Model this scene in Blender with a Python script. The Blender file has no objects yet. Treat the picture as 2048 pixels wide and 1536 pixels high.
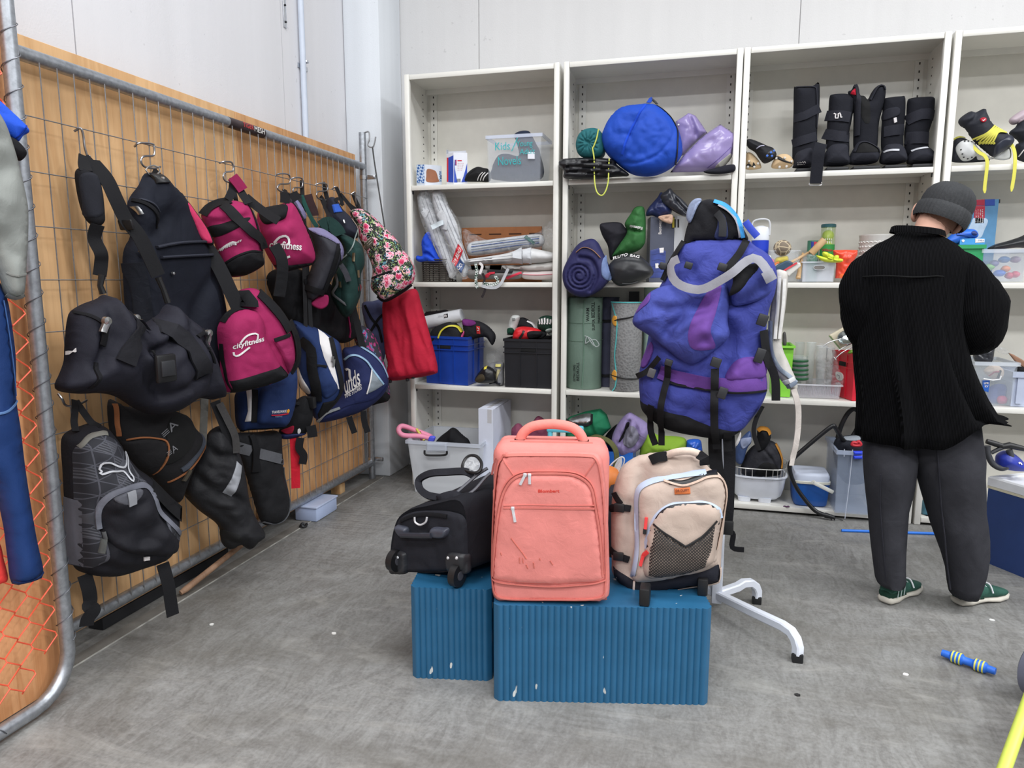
import bpy,bmesh,math,random
import numpy as np
from mathutils import Vector,Matrix,noise
from mathutils.geometry import delaunay_2d_cdt

scene = bpy.context.scene
COL = scene.collection
# ------------------------------------------------------------------ camera
PITCH,YAW,HC = math.radians(8.33),math.radians(15.0),1.38
cam_d = bpy.data.cameras.new('camera'); cam = bpy.data.objects.new('camera',cam_d); COL.objects.link(cam)
cam_d.sensor_width = 36.0; cam_d.lens = 1420.0/2048*36; cam_d.clip_start = .05
cam.location = (0,0,HC); cam.rotation_euler = (math.pi/2-PITCH,0,YAW)
scene.camera = cam
# ------------------------------------------------------------------ light
world = bpy.data.worlds.new('world'); scene.world = world; world.use_nodes = True
world.node_tree.nodes['Background'].inputs[0].default_value = (.93,.96,1.0,1)
world.node_tree.nodes['Background'].inputs[1].default_value = .38
def hall_and_fill_lamp(x,y,z,e,sx,sy):
    l = bpy.data.lights.new('hall_and_fill_lamp','AREA'); l.shape = 'RECTANGLE'; l.size = sx; l.size_y = sy
    l.energy = e; l.color = (.97,.985,1.0)
    o = bpy.data.objects.new('hall_and_fill_lamp',l); COL.objects.link(o); o.location = (x,y,z)
for lx,ly,le in ((-.7,1.9,110),(2.8,1.7,150),(-1.4,-1.6,170),(2.2,-1.6,170),(-1.4,-5.2,260),(2.2,-5.2,260),(5.8,-1.6,300),(6.2,2.4,320)):  # two rightmost lamps are added fill to brighten the fence side
    hall_and_fill_lamp(lx,ly,5.4,le,2.0,.7)
vs = scene.view_settings
vs.view_transform = 'Standard'; vs.look = 'None'; vs.gamma = 1; vs.use_curve_mapping = False
vs.exposure = -.26

# ------------------------------------------------------------------ geometry helpers
CAMO = np.array([0,0,HC]); 
_fw0 = np.array([-math.sin(YAW),math.cos(YAW),0]); _Z = np.array([0,0,1.0])
_R = np.array([math.cos(YAW),math.sin(YAW),0])
_FW = _fw0*math.cos(PITCH)-_Z*math.sin(PITCH); _UP = _fw0*math.sin(PITCH)+_Z*math.cos(PITCH)
def ray(x,y): return _FW+_R*((x-1024)/1420)-_UP*((y-768)/1420)
def onx(x,y,v): d = ray(x,y); return CAMO+d*((v-CAMO[0])/d[0])
def ony(x,y,v): d = ray(x,y); return CAMO+d*((v-CAMO[1])/d[1])
def onz(x,y,v): d = ray(x,y); return CAMO+d*((v-CAMO[2])/d[2])
def onp(x,y,o,n): d = ray(x,y); return CAMO+d*(np.dot(np.array(o)-CAMO,n)/np.dot(d,n))
def zz(x0,y0,k): return lambda *p: [(x0+a/k,y0+b/k) for a,b in p]
zA = zz(0,200,3.072); zB = zz(380,300,3.84); zC = zz(80,560,3.938); zD = zz(400,580,4.042); zE = zz(80,780,3.072)
zH = zz(740,820,3.658); zI = zz(1180,840,3.073); zJ = zz(1240,360,2.845); zK = zz(790,120,3.2); zL = zz(790,560,3.492)
zM = zz(1110,180,5.12); zN = zz(1110,360,3.338); zO = zz(1470,140,4.763); zP = zz(1860,180,4.042); zQ = zz(1490,420,3.841)
zR = zz(1440,800,5.485); zS = zz(1640,340,2.846); zT = zz(1660,840,3.657); zU = zz(1848,540,4.265); zV = zz(1650,1240,5.146)
zW = zz(940,800,3.793); zY = zz(800,1140,3.2)
def unit(v): v = np.array(v,float); return v/np.linalg.norm(v)
def nrm(a,tilt=0):  # unit normal from a compass angle in degrees (0 = +X, -90 = towards the camera side)
    a = math.radians(a); t = math.radians(tilt)
    return np.array([math.cos(a)*math.cos(t),math.sin(a)*math.cos(t),math.sin(t)])

# ------------------------------------------------------------------ materials
def lin(c):
    c = [x/255.0 for x in c]
    return tuple([x/12.92 if x <= .04045 else ((x+.055)/1.055)**2.4 for x in c])+(1,)
_M = {}
def base_mat(key):
    m = bpy.data.materials.new('mat_%d' % len(_M)); m.use_nodes = True; _M[key] = m
    nt = m.node_tree; return m,nt,nt.nodes['Principled BSDF']
def N(nt,t,**kw):
    n = nt.nodes.new(t)
    for k,v in kw.items():
        if k in n.inputs: n.inputs[k].default_value = v
        else: setattr(n,k,v)
    return n
def ramp(nt,fac,stops):
    r = N(nt,'ShaderNodeValToRGB'); e = r.color_ramp.elements
    while len(e) < len(stops): e.new(.5)
    for i,(p,c) in enumerate(stops): e[i].position = p; e[i].color = c
    nt.links.new(fac,r.inputs[0]); return r.outputs[0]
def mixc(nt,f,a,b,mode='MIX'):
    m = N(nt,'ShaderNodeMix',data_type='RGBA',blend_type=mode)
    for s,v in ((0,f),(6,a),(7,b)):
        if hasattr(v,'is_linked'): nt.links.new(v,m.inputs[s])
        else: m.inputs[s].default_value = v
    return m.outputs[2]
def coords(nt,scale=(1,1,1),rot=(0,0,0)):
    t = N(nt,'ShaderNodeTexCoord'); mp = N(nt,'ShaderNodeMapping')
    mp.inputs['Scale'].default_value = scale; mp.inputs['Rotation'].default_value = rot
    nt.links.new(t.outputs['Object'],mp.inputs[0]); return mp.outputs[0]
def tnoise(nt,vec,scale,detail=4,rough=.55,dist=0):
    n = N(nt,'ShaderNodeTexNoise'); n.inputs['Scale'].default_value = scale; n.inputs['Detail'].default_value = detail
    n.inputs['Roughness'].default_value = rough; n.inputs['Distortion'].default_value = dist
    nt.links.new(vec,n.inputs[0]); return n.outputs[0]
def bump(nt,b,h,dist,st=1.0):
    n = N(nt,'ShaderNodeBump'); n.inputs['Distance'].default_value = dist; n.inputs['Strength'].default_value = st
    nt.links.new(h,n.inputs['Height']); nt.links.new(n.outputs[0],b.inputs['Normal'])
def shade(c,k): return tuple([min(1,x*k) for x in c[:3]])+(1,)
def fabric(c,rough=.85,wr=.004,ws=22,var=.16,weave=.0006,spec=.25):
    key = ('fab',tuple(c),rough,wr,ws,var,weave)
    if key in _M: return _M[key]
    m,nt,b = base_mat(key); c = lin(c); v = coords(nt)
    n1 = tnoise(nt,v,9,5,.6,.5)
    nt.links.new(ramp(nt,n1,[(.3,shade(c,1-var)),(.7,shade(c,1+var))]),b.inputs['Base Color'])
    b.inputs['Roughness'].default_value = rough; b.inputs['Specular IOR Level'].default_value = spec
    n2 = tnoise(nt,v,ws,3,.5,1.2)
    n3 = tnoise(nt,v,650,1,.5)
    a = N(nt,'ShaderNodeMath',operation='MULTIPLY'); a.inputs[1].default_value = weave/max(wr,1e-5); nt.links.new(n3,a.inputs[0])
    s = N(nt,'ShaderNodeMath',operation='ADD'); nt.links.new(a.outputs[0],s.inputs[0]); nt.links.new(n2,s.inputs[1])
    bump(nt,b,s.outputs[0],wr,.8)
    return m
def plastic(c,rough=.4,var=.05,spec=.5):
    key = ('pl',tuple(c),rough,var)
    if key in _M: return _M[key]
    m,nt,b = base_mat(key); c = lin(c); v = coords(nt)
    nt.links.new(ramp(nt,tnoise(nt,v,14,4),[(.3,shade(c,1-var)),(.7,shade(c,1+var))]),b.inputs['Base Color'])
    b.inputs['Roughness'].default_value = rough; b.inputs['Specular IOR Level'].default_value = spec
    return m
def metal(c,rough=.35,var=.25,met=1.0):
    key = ('me',tuple(c),rough,met)
    if key in _M: return _M[key]
    m,nt,b = base_mat(key); c = lin(c); v = coords(nt)
    n = tnoise(nt,v,45,5,.6,.3)
    nt.links.new(ramp(nt,n,[(.3,shade(c,1-var)),(.7,shade(c,1+var))]),b.inputs['Base Color'])
    b.inputs['Roughness'].default_value = rough; b.inputs['Metallic'].default_value = met
    return m
def clear(c=(225,232,240),alpha=.45,rough=.25):
    alpha *= .55; key = ('cl',tuple(c),alpha,rough)
    if key in _M: return _M[key]
    m,nt,b = base_mat(key)
    b.inputs['Base Color'].default_value = lin(c); b.inputs['Roughness'].default_value = rough
    b.inputs['Alpha'].default_value = alpha
    return m
def film(alpha=.12):
    key = ('film',alpha)
    if key in _M: return _M[key]
    m,nt,b = base_mat(key)
    b.inputs['Base Color'].default_value = lin((235,238,242)); b.inputs['Roughness'].default_value = .12
    v = coords(nt); n = tnoise(nt,v,25,4,.6,2.0)
    nt.links.new(ramp(nt,n,[(.4,(alpha*.4,)*3+(1,)),(.65,(alpha*2.2,)*3+(1,))]),b.inputs['Alpha'])
    bump(nt,b,n,.02,1)
    return m

# ------------------------------------------------------------------ objects
INV = {}
def thing(name,label,cat,loc=(0,0,0),group=None,rotz=0):
    o = bpy.data.objects.new(name,None); COL.objects.link(o); o.empty_display_size = .05
    o.location = Vector([float(a) for a in loc]); o.rotation_euler = (0,0,rotz)
    INV[o.name] = (Matrix.Translation(o.location) @ Matrix.Rotation(rotz,4,'Z')).inverted()
    o['label'] = label; o['category'] = cat
    if group: o['group'] = group
    return o
def tag(o,label,cat,group=None):
    o['label'] = label; o['category'] = cat
    if group: o['group'] = group
    return o
def struct(o): o['kind'] = 'structure'; return o
class MB:
    def __init__(s): s.v = []; s.f = []
    def add(s,vs,fs):
        k = len(s.v); s.v += [tuple(float(c) for c in p) for p in vs]; s.f += [tuple(i+k for i in f) for f in fs]; return s
    def box(s,c,d,bev=0,M=None,seg=2):
        bm = bmesh.new(); bmesh.ops.create_cube(bm,size=1)
        for v in bm.verts: v.co = Vector((v.co.x*d[0],v.co.y*d[1],v.co.z*d[2]))
        if bev: bmesh.ops.bevel(bm,geom=bm.edges[:],offset=bev,segments=seg,affect='EDGES',profile=.5)
        T = Matrix.Translation(Vector([float(a) for a in c])) @ (M.to_4x4() if M is not None else Matrix.Identity(4))
        bm.verts.index_update()
        s.add([T @ v.co for v in bm.verts],[[v.index for v in f.verts] for f in bm.faces]); bm.free(); return s
    def span(s,a,b,bev=0,seg=2):
        a = np.array(a,float); b = np.array(b,float); return s.box((a+b)/2,np.abs(b-a),bev,None,seg)
    def tube(s,path,r,n=8,closed=False,cap=True):
        P = [np.array(p,float) for p in path]; L = len(P); rs = r if hasattr(r,'__len__') else [r]*L
        ref = None; vs = []; fs = []
        for i in range(L):
            a = P[(i-1) % L] if (closed or i) else P[i]; b = P[(i+1) % L] if (closed or i < L-1) else P[i]
            t = unit(b-a)
            if ref is None: ref = unit(np.cross(t,[0,0,1] if abs(t[2]) < .9 else [1,0,0]))
            u = unit(ref-t*np.dot(ref,t)); w = np.cross(t,u); ref = u
            for k in range(n):
                an = 2*math.pi*k/n; vs.append(P[i]+(u*math.cos(an)+w*math.sin(an))*rs[i])
        for i in range(L if closed else L-1):
            j = (i+1) % L
            for k in range(n): fs.append((i*n+k,i*n+(k+1) % n,j*n+(k+1) % n,j*n+k))
        if not closed and cap: fs.append(tuple(range(n))[::-1]); fs.append(tuple((L-1)*n+k for k in range(n)))
        return s.add(vs,fs)
    def cyl(s,a,b,r,r2=None,n=14): return s.tube([a,b],[r,r if r2 is None else r2],n)
    def lathe(s,prof,o,axis=(0,0,1),n=20,sq=None):
        w = unit(axis); u = unit(np.cross(w,[0,1,0] if abs(w[1]) < .9 else [1,0,0])); v = np.cross(w,u); o = np.array(o,float)
        vs = []; fs = []
        for r,h in prof:
            for k in range(n):
                an = 2*math.pi*k/n; ca,sa = math.cos(an),math.sin(an)
                if sq: e = 2/sq; ca = math.copysign(abs(ca)**e,ca); sa = math.copysign(abs(sa)**e,sa)
                vs.append(o+(u*ca+v*sa)*r+w*h)
        for i in range(len(prof)-1):
            for k in range(n): fs.append((i*n+k,i*n+(k+1) % n,(i+1)*n+(k+1) % n,(i+1)*n+k))
        if prof[0][0] > 1e-6: fs.append(tuple(range(n))[::-1])
        if prof[-1][0] > 1e-6: fs.append(tuple((len(prof)-1)*n+k for k in range(n)))
        return s.add(vs,fs)
    def rings(s,R,cap=True,closed=True):
        n = len(R[0]); vs = [p for r in R for p in r]; fs = []
        for i in range(len(R)-1):
            for k in range(n if closed else n-1): fs.append((i*n+k,i*n+(k+1) % n,(i+1)*n+(k+1) % n,(i+1)*n+k))
        if cap and closed: fs.append(tuple(range(n))[::-1]); fs.append(tuple((len(R)-1)*n+k for k in range(n)))
        return s.add(vs,fs)
    def ribbon(s,path,w,n,t=.003):
        """flat strap along 3-D points; n = direction it faces (one or per point), w = width (one or per point)"""
        P = [np.array(p,float) for p in path]; L = len(P); R = []
        for i in range(L):
            tg = unit(P[min(i+1,L-1)]-P[max(i-1,0)]); nn = np.array(n[i] if np.ndim(n) > 1 else n,float)
            ww = w[i] if hasattr(w,'__len__') else w
            sd = unit(np.cross(tg,nn))*ww/2; up = unit(np.cross(sd,tg))*t/2
            R.append([P[i]-sd-up,P[i]+sd-up,P[i]+sd+up,P[i]-sd+up])
        return s.rings(R)
    def prism(s,pts,lo,hi,M=None):
        """outline in 2-D (x,y) raised from lo to hi along z of M"""
        n = len(pts); M = M or Matrix.Identity(4)
        vs = [M @ Vector((float(x),float(y),float(lo))) for x,y in pts]+[M @ Vector((float(x),float(y),float(hi))) for x,y in pts]
        fs = [tuple(range(n))[::-1],tuple(range(n,2*n))]+[(i,(i+1) % n,n+(i+1) % n,n+i) for i in range(n)]
        return s.add(vs,fs)
    def obj(s,name,mat,parent=None,smooth=True,ang=40,loc=None):
        me = bpy.data.meshes.new(name)
        V = np.array(s.v)
        if parent is None:
            if loc is None: loc = ((V[:,0].min()+V[:,0].max())/2,(V[:,1].min()+V[:,1].max())/2,V[:,2].min())
            V = V-np.array(loc)
        me.from_pydata([tuple(p) for p in V],[],s.f)
        bm = bmesh.new(); bm.from_mesh(me); bmesh.ops.recalc_face_normals(bm,faces=bm.faces[:]); bm.to_mesh(me); bm.free()
        me.materials.append(mat)
        if smooth:
            me.shade_smooth(); me.set_sharp_from_angle(angle=math.radians(ang))
        o = bpy.data.objects.new(name,me); COL.objects.link(o)
        if parent is None: o.location = loc; INV[o.name] = Matrix.Translation(Vector([float(a) for a in loc])).inverted()
        else:
            root = parent
            while root.parent: root = root.parent
            me.transform(INV[root.name]); o.parent = parent
        return o
def bx(name,a,b,mat,parent=None,bev=0): return MB().span(a,b,bev).obj(name,mat,parent)

def catmull(P,closed=True,per=6):
    P = [np.array(p,float) for p in P]; n = len(P); out = []
    for i in range(n if closed else n-1):
        if closed: a,b,c,d = P[i-1],P[i],P[(i+1) % n],P[(i+2) % n]
        else: a,b,c,d = P[max(i-1,0)],P[i],P[i+1],P[min(i+2,n-1)]
        for k in range(per):
            t = k/per
            out.append(.5*(2*b+(c-a)*t+(2*a-5*b+4*c-d)*t*t+(3*b-a-3*c+d)*t**3))
    if not closed: out.append(P[-1])
    return out
def resample(P,ds,closed=True):
    P = np.array(P); Q = np.vstack([P,P[:1]]) if closed else P
    L = np.concatenate([[0],np.cumsum(np.linalg.norm(np.diff(Q,axis=0),axis=1))])
    n = max(3,int(round(L[-1]/ds))); t = np.linspace(0,L[-1],n+1)
    out = np.stack([np.interp(t,L,Q[:,k]) for k in range(Q.shape[1])],1)
    return out[:-1] if closed else out
def segdist(X,P,closed=True):
    """distance of points X (n,2) to the polyline P"""
    P = np.array(P); A = P if closed else P[:-1]; B = np.roll(P,-1,0) if closed else P[1:]
    D = B-A; LL = (D**2).sum(1)+1e-12; best = np.full(len(X),1e9)
    for a,d,l in zip(A,D,LL):
        t = np.clip(((X-a)@d)/l,0,1); q = X-a-t[:,None]*d; best = np.minimum(best,(q**2).sum(1))
    return np.sqrt(best)
def inside(X,P):
    c = np.zeros(len(X),bool); P = np.array(P); j = len(P)-1
    for i in range(len(P)):
        xi,yi = P[i]; xj,yj = P[j]
        with np.errstate(divide='ignore',invalid='ignore'):
            c ^= ((yi > X[:,1]) != (yj > X[:,1])) & (X[:,0] < (xj-xi)*(X[:,1]-yi)/(yj-yi+1e-15)+xi)
        j = i
    return c
def fill(poly,ds,seed=0):
    """triangulate a 2-D outline with inner points"""
    rnd = np.random.RandomState(seed); lo = poly.min(0); hi = poly.max(0)
    xs = np.arange(lo[0],hi[0],ds); ys = np.arange(lo[1],hi[1],ds*.87)
    G = np.array([(x+(ds/2 if j % 2 else 0),y) for j,y in enumerate(ys) for x in xs]).reshape(-1,2)
    if len(G):
        G += rnd.uniform(-.15,.15,G.shape)*ds
        G = G[inside(G,poly)]
    if len(G): G = G[segdist(G,poly) > ds*.6]
    nb = len(poly); allv = np.vstack([poly,G]) if len(G) else poly
    r = delaunay_2d_cdt([Vector((float(a),float(b))) for a,b in allv],[(i,(i+1) % nb) for i in range(nb)],[],1,1e-7)
    V = np.array([(p.x,p.y) for p in r[0]]); F = [tuple(f) for f in r[2]]
    if F:
        cen = np.array([V[list(f)].mean(0) for f in F]); ok = inside(cen,poly); F = [f for f,k in zip(F,ok) if k]
    return V,F
def prof(t): t = np.clip(t,0,1); return np.sqrt(np.maximum(0,1-(1-t)**2))

class Fr:
    """flat frame in the world: origin o, facing n"""
    def __init__(s,o,n):
        s.o = np.array(o,float); s.n = unit(n); up = np.array([0,0,1.0]) if abs(s.n[2]) < .95 else np.array([0,1.0,0])
        s.uy = unit(up-s.n*np.dot(up,s.n)); s.ux = np.cross(s.uy,s.n)
    def p2(s,p): q = onp(p[0],p[1],s.o,s.n)-s.o; return np.array([q@s.ux,q@s.uy])
    def w(s,x,y,h=0): return s.o+s.ux*x+s.uy*y+s.n*h
    def at(s,p,h=0): a = s.p2(p); return s.w(a[0],a[1],h)
    def H(s,X): return np.zeros(len(X))
    zmin = None
    def lift(s,X,h):
        X = np.array(X); W = s.o+X[:,:1]*s.ux+X[:,1:]*s.uy+(s.H(X)+h)[:,None]*s.n
        if s.zmin is not None: W[:,2] = np.maximum(W[:,2],s.zmin)
        return W
    def poly(s,pts,sharp=False,ds=None):
        Q = [s.p2(p) for p in pts]
        if not sharp: Q = catmull(Q)
        Q = np.array(Q)
        size = max(np.ptp(Q[:,0]),np.ptp(Q[:,1]))
        return resample(Q,ds or size/50)
    def patch(s,name,pts,mat,parent=None,lift=.002,t=.006,R=None,sharp=False,ds=None,sub=False):
        """a panel lying on the surface, with its own edge"""
        Q = s.poly(pts,sharp,ds); size = max(np.ptp(Q[:,0]),np.ptp(Q[:,1])); d0 = ds or size/28
        V,F = fill(Q,d0); d = segdist(V,Q); R = R or max(t,size*.03)
        W = s.lift(V,lift+t*prof(d/R)); nb = len(V); m = MB(); m.add(W,F)
        B = s.lift(Q,lift); U = s.lift(Q,-.006)  # rim going into the surface
        n = len(Q); m.add(np.vstack([B,U]),[(i,(i+1) % n,n+(i+1) % n,n+i) for i in range(n)])
        return m.obj(name,mat,parent,ang=60)
    def line(s,name,pts,w,mat,parent=None,lift=.002,t=.003,closed=False,smooth=True,mb=None,ds=None):
        """a strip (zip, piping, strap, stroke) lying on the surface"""
        Q = [s.p2(p) for p in pts]
        if smooth: Q = catmull(Q,closed)
        Q = resample(np.array(Q),ds or max(w*.7,.012),closed); L = len(Q); m = mb or MB()
        T = np.array([unit(Q[(i+1) % L if closed else min(i+1,L-1)]-Q[i-1 if closed else max(i-1,0)]) for i in range(L)])
        Nn = np.stack([-T[:,1],T[:,0]],1)*w/2
        a = s.lift(Q-Nn,lift-.003); b = s.lift(Q-Nn,lift+t); c = s.lift(Q,lift+t*1.25); d = s.lift(Q+Nn,lift+t); e = s.lift(Q+Nn,lift-.003)
        R = [[a[i],b[i],c[i],d[i],e[i]] for i in range(L)]
        if closed: R.append(R[0])
        m.rings(R,cap=not closed)
        return m if mb else m.obj(name,mat,parent,ang=50)
    def text(s,name,txt,p0,p1,p2,mat,parent=None,lift=.004,bold=.0,t=.0006,mb=None):
        """lettering fitted into the parallelogram p0 (bottom left) p1 (bottom right) p2 (top left)"""
        V,F = glyphs(txt,bold); a,b,c = [s.p2(p) for p in (p0,p1,p2)]
        X = a+V[:,:1]*(b-a)+V[:,1:]*(c-a); m = mb or MB(); m.add(s.lift(X,lift+t),F)
        return m if mb else m.obj(name,mat,parent,smooth=False)
_G = {}
def glyphs(txt,bold=0):
    if (txt,bold) in _G: return _G[(txt,bold)]
    cu = bpy.data.curves.new('t','FONT'); cu.body = txt; cu.offset = bold; cu.resolution_u = 3; cu.fill_mode = 'FRONT'
    o = bpy.data.objects.new('t',cu); COL.objects.link(o)
    dg = bpy.context.evaluated_depsgraph_get(); me = bpy.data.meshes.new_from_object(o.evaluated_get(dg))
    V = np.array([(v.co.x,v.co.y) for v in me.vertices]); F = [tuple(p.vertices) for p in me.polygons]
    bpy.data.objects.remove(o); bpy.data.curves.remove(cu); bpy.data.meshes.remove(me)
    lo = V.min(0); sz = np.ptp(V,axis=0)+1e-9; V = (V-lo)/sz
    _G[(txt,bold)] = (V,F); return V,F

class Soft(Fr):
    """a stuffed body: an outline on a plane, given real thickness front and back, with folds"""
    def __init__(s,pts,o,n,tf,tb=.03,R=None,amp=.008,sc=7,st=(1,1),rot=0,cre=(),bulge=0,seed=1,sharp=False,zmin=None,res=46,fade=None):
        Fr.__init__(s,o,n); s.pts = pts
        s.Q = s.poly(pts,sharp); s.size = max(np.ptp(s.Q[:,0]),np.ptp(s.Q[:,1]))
        s.tf,s.tb,s.R,s.amp,s.sc,s.st,s.rot,s.bulge,s.seed,s.zmin,s.res = tf,tb,R or tf*1.2,amp,sc,st,math.radians(rot),bulge,seed,zmin,res
        s.cre = [(np.array(catmull([s.p2(p) for p in c[0]],False)),c[1],c[2]) for c in cre]
        s.dmax = None
    def H(s,X,back=False):
        X = np.array(X,float); d = segdist(X,s.Q); d = np.where(inside(X,s.Q),d,0)
        k = prof(d/s.R)
        if back: return -s.tb*k
        h = s.tf*k
        if s.bulge:
            if s.dmax is None:
                g = np.array([(a,b) for a in np.linspace(s.Q[:,0].min(),s.Q[:,0].max(),30) for b in np.linspace(s.Q[:,1].min(),s.Q[:,1].max(),30)])
                g = g[inside(g,s.Q)]; s.dmax = segdist(g,s.Q).max()
            h = h+s.bulge*prof(d/s.dmax)
        if s.amp:
            c,sn = math.cos(s.rot),math.sin(s.rot)
            U = (X[:,0]*c+X[:,1]*sn)*s.sc*s.st[0]; V = (-X[:,0]*sn+X[:,1]*c)*s.sc*s.st[1]
            e = np.array([1.7*abs(noise.noise(Vector((u,v,s.seed*3.7))))-.45+.35*noise.noise(Vector((u*2.7,v*2.7,s.seed*1.3+9))) for u,v in zip(U,V)])
            h = h+s.amp*e*np.clip(d/s.R*1.4,0,1)
            e2 = np.array([1.5*abs(noise.noise(Vector((u*2.3+4,v*2.3,s.seed*2.1))))-.4 for u,v in zip(U,V)]); h = h+s.amp*.42*e2*np.clip(d/s.R*1.2,0,1)
        for P,dep,wd in s.cre:
            q = segdist(X,P,False); h = h-dep*np.exp(-(q/wd)**2)*np.clip(d/s.R*2,0,1)
        return h
    def body(s,name,mat,parent=None,loc=None):
        V,F = fill(s.Q,s.size/s.res,s.seed); hf = s.H(V); hb = s.H(V,True)
        isb = segdist(V,s.Q) < 1e-5; hf[isb] = 0
        W = s.o+V[:,:1]*s.ux+V[:,1:]*s.uy; A = W+hf[:,None]*s.n; B = W+hb[:,None]*s.n
        if s.zmin is not None: A[:,2] = np.maximum(A[:,2],s.zmin); B[:,2] = np.maximum(B[:,2],s.zmin)
        n = len(V); mp = {}; vs = list(A); 
        for i in range(n):
            if isb[i]: mp[i] = i
            else: mp[i] = len(vs); vs.append(B[i])
        m = MB(); m.add(vs,F+[tuple(mp[i] for i in f[::-1]) for f in F])
        return m.obj(name,mat,parent,ang=75,loc=loc)
    def bottom(s): return s.w(s.Q[:,0].mean(),s.Q[:,1].min(),0)

def copy_tree(o,loc,label=None,group=None,rotz=None):
    r = o.copy(); COL.objects.link(r); r.location = loc
    if rotz is not None: r.rotation_euler = (0,0,rotz)
    if label: r['label'] = label
    if group: r['group'] = group
    for ch in o.children:
        c = ch.copy(); COL.objects.link(c); c.parent = r
        for g in ch.children:
            d = g.copy(); COL.objects.link(d); d.parent = c
    return r
# ================================================================== THE ROOM
def floor_mat():
    m,nt,b = base_mat('floor'); v = coords(nt); v2 = coords(nt,(1.0,3.2,1),(0,0,.5)); v3 = coords(nt,(2.6,.8,1),(0,0,-.35))
    n1 = tnoise(nt,v,1.1,9,.62,.9); n2 = tnoise(nt,v2,2.6,9,.68,2.0); n3 = tnoise(nt,v3,5,8,.7,2.6); n4 = tnoise(nt,v,90,3,.6)
    c1 = ramp(nt,n1,[(.36,lin((103,102,97))),(.5,lin((130,130,127))),(.66,lin((147,149,148)))])
    c2 = ramp(nt,n2,[(.34,lin((96,94,90))),(.5,lin((128,128,125))),(.68,lin((153,154,152)))])
    c = mixc(nt,.55,c1,c2)
    c = mixc(nt,.5,c,ramp(nt,n3,[(.38,lin((86,83,79))),(.52,lin((130,129,126))),(.72,lin((163,164,162)))]))
    c = mixc(nt,.35,c,ramp(nt,n4,[(.3,lin((100,98,95))),(.7,lin((153,152,151)))]))
    n5 = tnoise(nt,v,.9,7,.62,1.2); n6 = tnoise(nt,v2,1.6,8,.7,1.6)
    c = mixc(nt,ramp(nt,n5,[(.48,(0,0,0,1)),(.66,(.62,.62,.62,1))]),c,lin((94,90,82)))
    c = mixc(nt,ramp(nt,n6,[(.54,(0,0,0,1)),(.70,(.38,.38,.38,1))]),c,lin((172,170,164)))
    # trowel arcs
    w = N(nt,'ShaderNodeTexWave',wave_type='RINGS'); w.inputs['Scale'].default_value = 9; w.inputs['Distortion'].default_value = 7; w.inputs['Detail'].default_value = 2; w.inputs['Detail Scale'].default_value = .5
    nt.links.new(v,w.inputs[0]); msk = ramp(nt,tnoise(nt,v,1.7,3),[(.5,(0,0,0,1)),(.7,(.14,.14,.14,1))])
    c = mixc(nt,msk,c,ramp(nt,w.outputs[0],[(.3,lin((97,96,92))),(.7,lin((154,155,154)))]))
    nt.links.new(c,b.inputs['Base Color'])
    nt.links.new(ramp(nt,n2,[(.3,(.42,)*3+(1,)),(.7,(.62,)*3+(1,))]),b.inputs['Roughness']); b.inputs['Specular IOR Level'].default_value = .35
    bump(nt,b,n4,.0006,.6); return m
def wall_mat(c,key,marks=.03):
    m,nt,b = base_mat('wall'+key); c = lin(c); v = coords(nt); v2 = coords(nt,(7,7,.35))
    a = ramp(nt,tnoise(nt,v2,1,4,.5),[(.3,shade(c,1-marks)),(.7,shade(c,1+marks))])
    a = mixc(nt,ramp(nt,tnoise(nt,v,34,2,.3),[(.76,(0,0,0,1)),(.79,(.3,.3,.3,1))]),a,shade(c,.55))
    nt.links.new(a,b.inputs['Base Color']); b.inputs['Roughness'].default_value = .6; b.inputs['Specular IOR Level'].default_value = .3
    bump(nt,b,tnoise(nt,v,120,3),.0015,.5); return m
def ply_mat(a,d,key):
    m,nt,b = base_mat('ply'+key); v = coords(nt,(1,3.2,.42))
    n = tnoise(nt,v,2.1,3,.5,.8)
    w = N(nt,'ShaderNodeMath',operation='MULTIPLY'); w.inputs[1].default_value = 34; nt.links.new(n,w.inputs[0])
    s = N(nt,'ShaderNodeMath',operation='SINE'); nt.links.new(w.outputs[0],s.inputs[0])
    q = N(nt,'ShaderNodeMapRange'); q.inputs[1].default_value = -1; nt.links.new(s.outputs[0],q.inputs[0])
    c = ramp(nt,q.outputs[0],[(.0,lin(d)),(.35,lin([(x+y)/2 for x,y in zip(a,d)])),(.7,lin(a)),(1,lin([min(255,x*1.05) for x in a]))])
    f = tnoise(nt,coords(nt,(1,140,2.2)),1.6,4,.6,.2)
    c = mixc(nt,.35,c,ramp(nt,f,[(.35,lin(d)),(.65,lin(a))]))
    c = mixc(nt,.3,c,ramp(nt,tnoise(nt,coords(nt,(1,1,.6)),2.3,4),[(.35,lin([x*.8 for x in d])),(.65,lin(a))]))
    nt.links.new(c,b.inputs['Base Color']); b.inputs['Roughness'].default_value = .62; b.inputs['Specular IOR Level'].default_value = .25
    bump(nt,b,f,.0008,.5); return m
WHITE = wall_mat((219,218,221),'l'); WHITEB = wall_mat((205,204,204),'b'); CONC = wall_mat((216,220,225),'c',.05)
SHELF = plastic((226,224,217),.32,.02); SHELFB = plastic((222,219,210),.3,.03)
GALV = metal((168,172,178),.42,.22,.85); WIRE = metal((150,150,152),.45,.2,.7); ZINC = metal((200,203,208),.3,.12)
BLACK = plastic((22,22,24),.45); DARK = plastic((40,41,45),.5); WEB = fabric((24,24,27),.8,.0006,120,.1)
PAINTW = plastic((214,218,228),.35)

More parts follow.
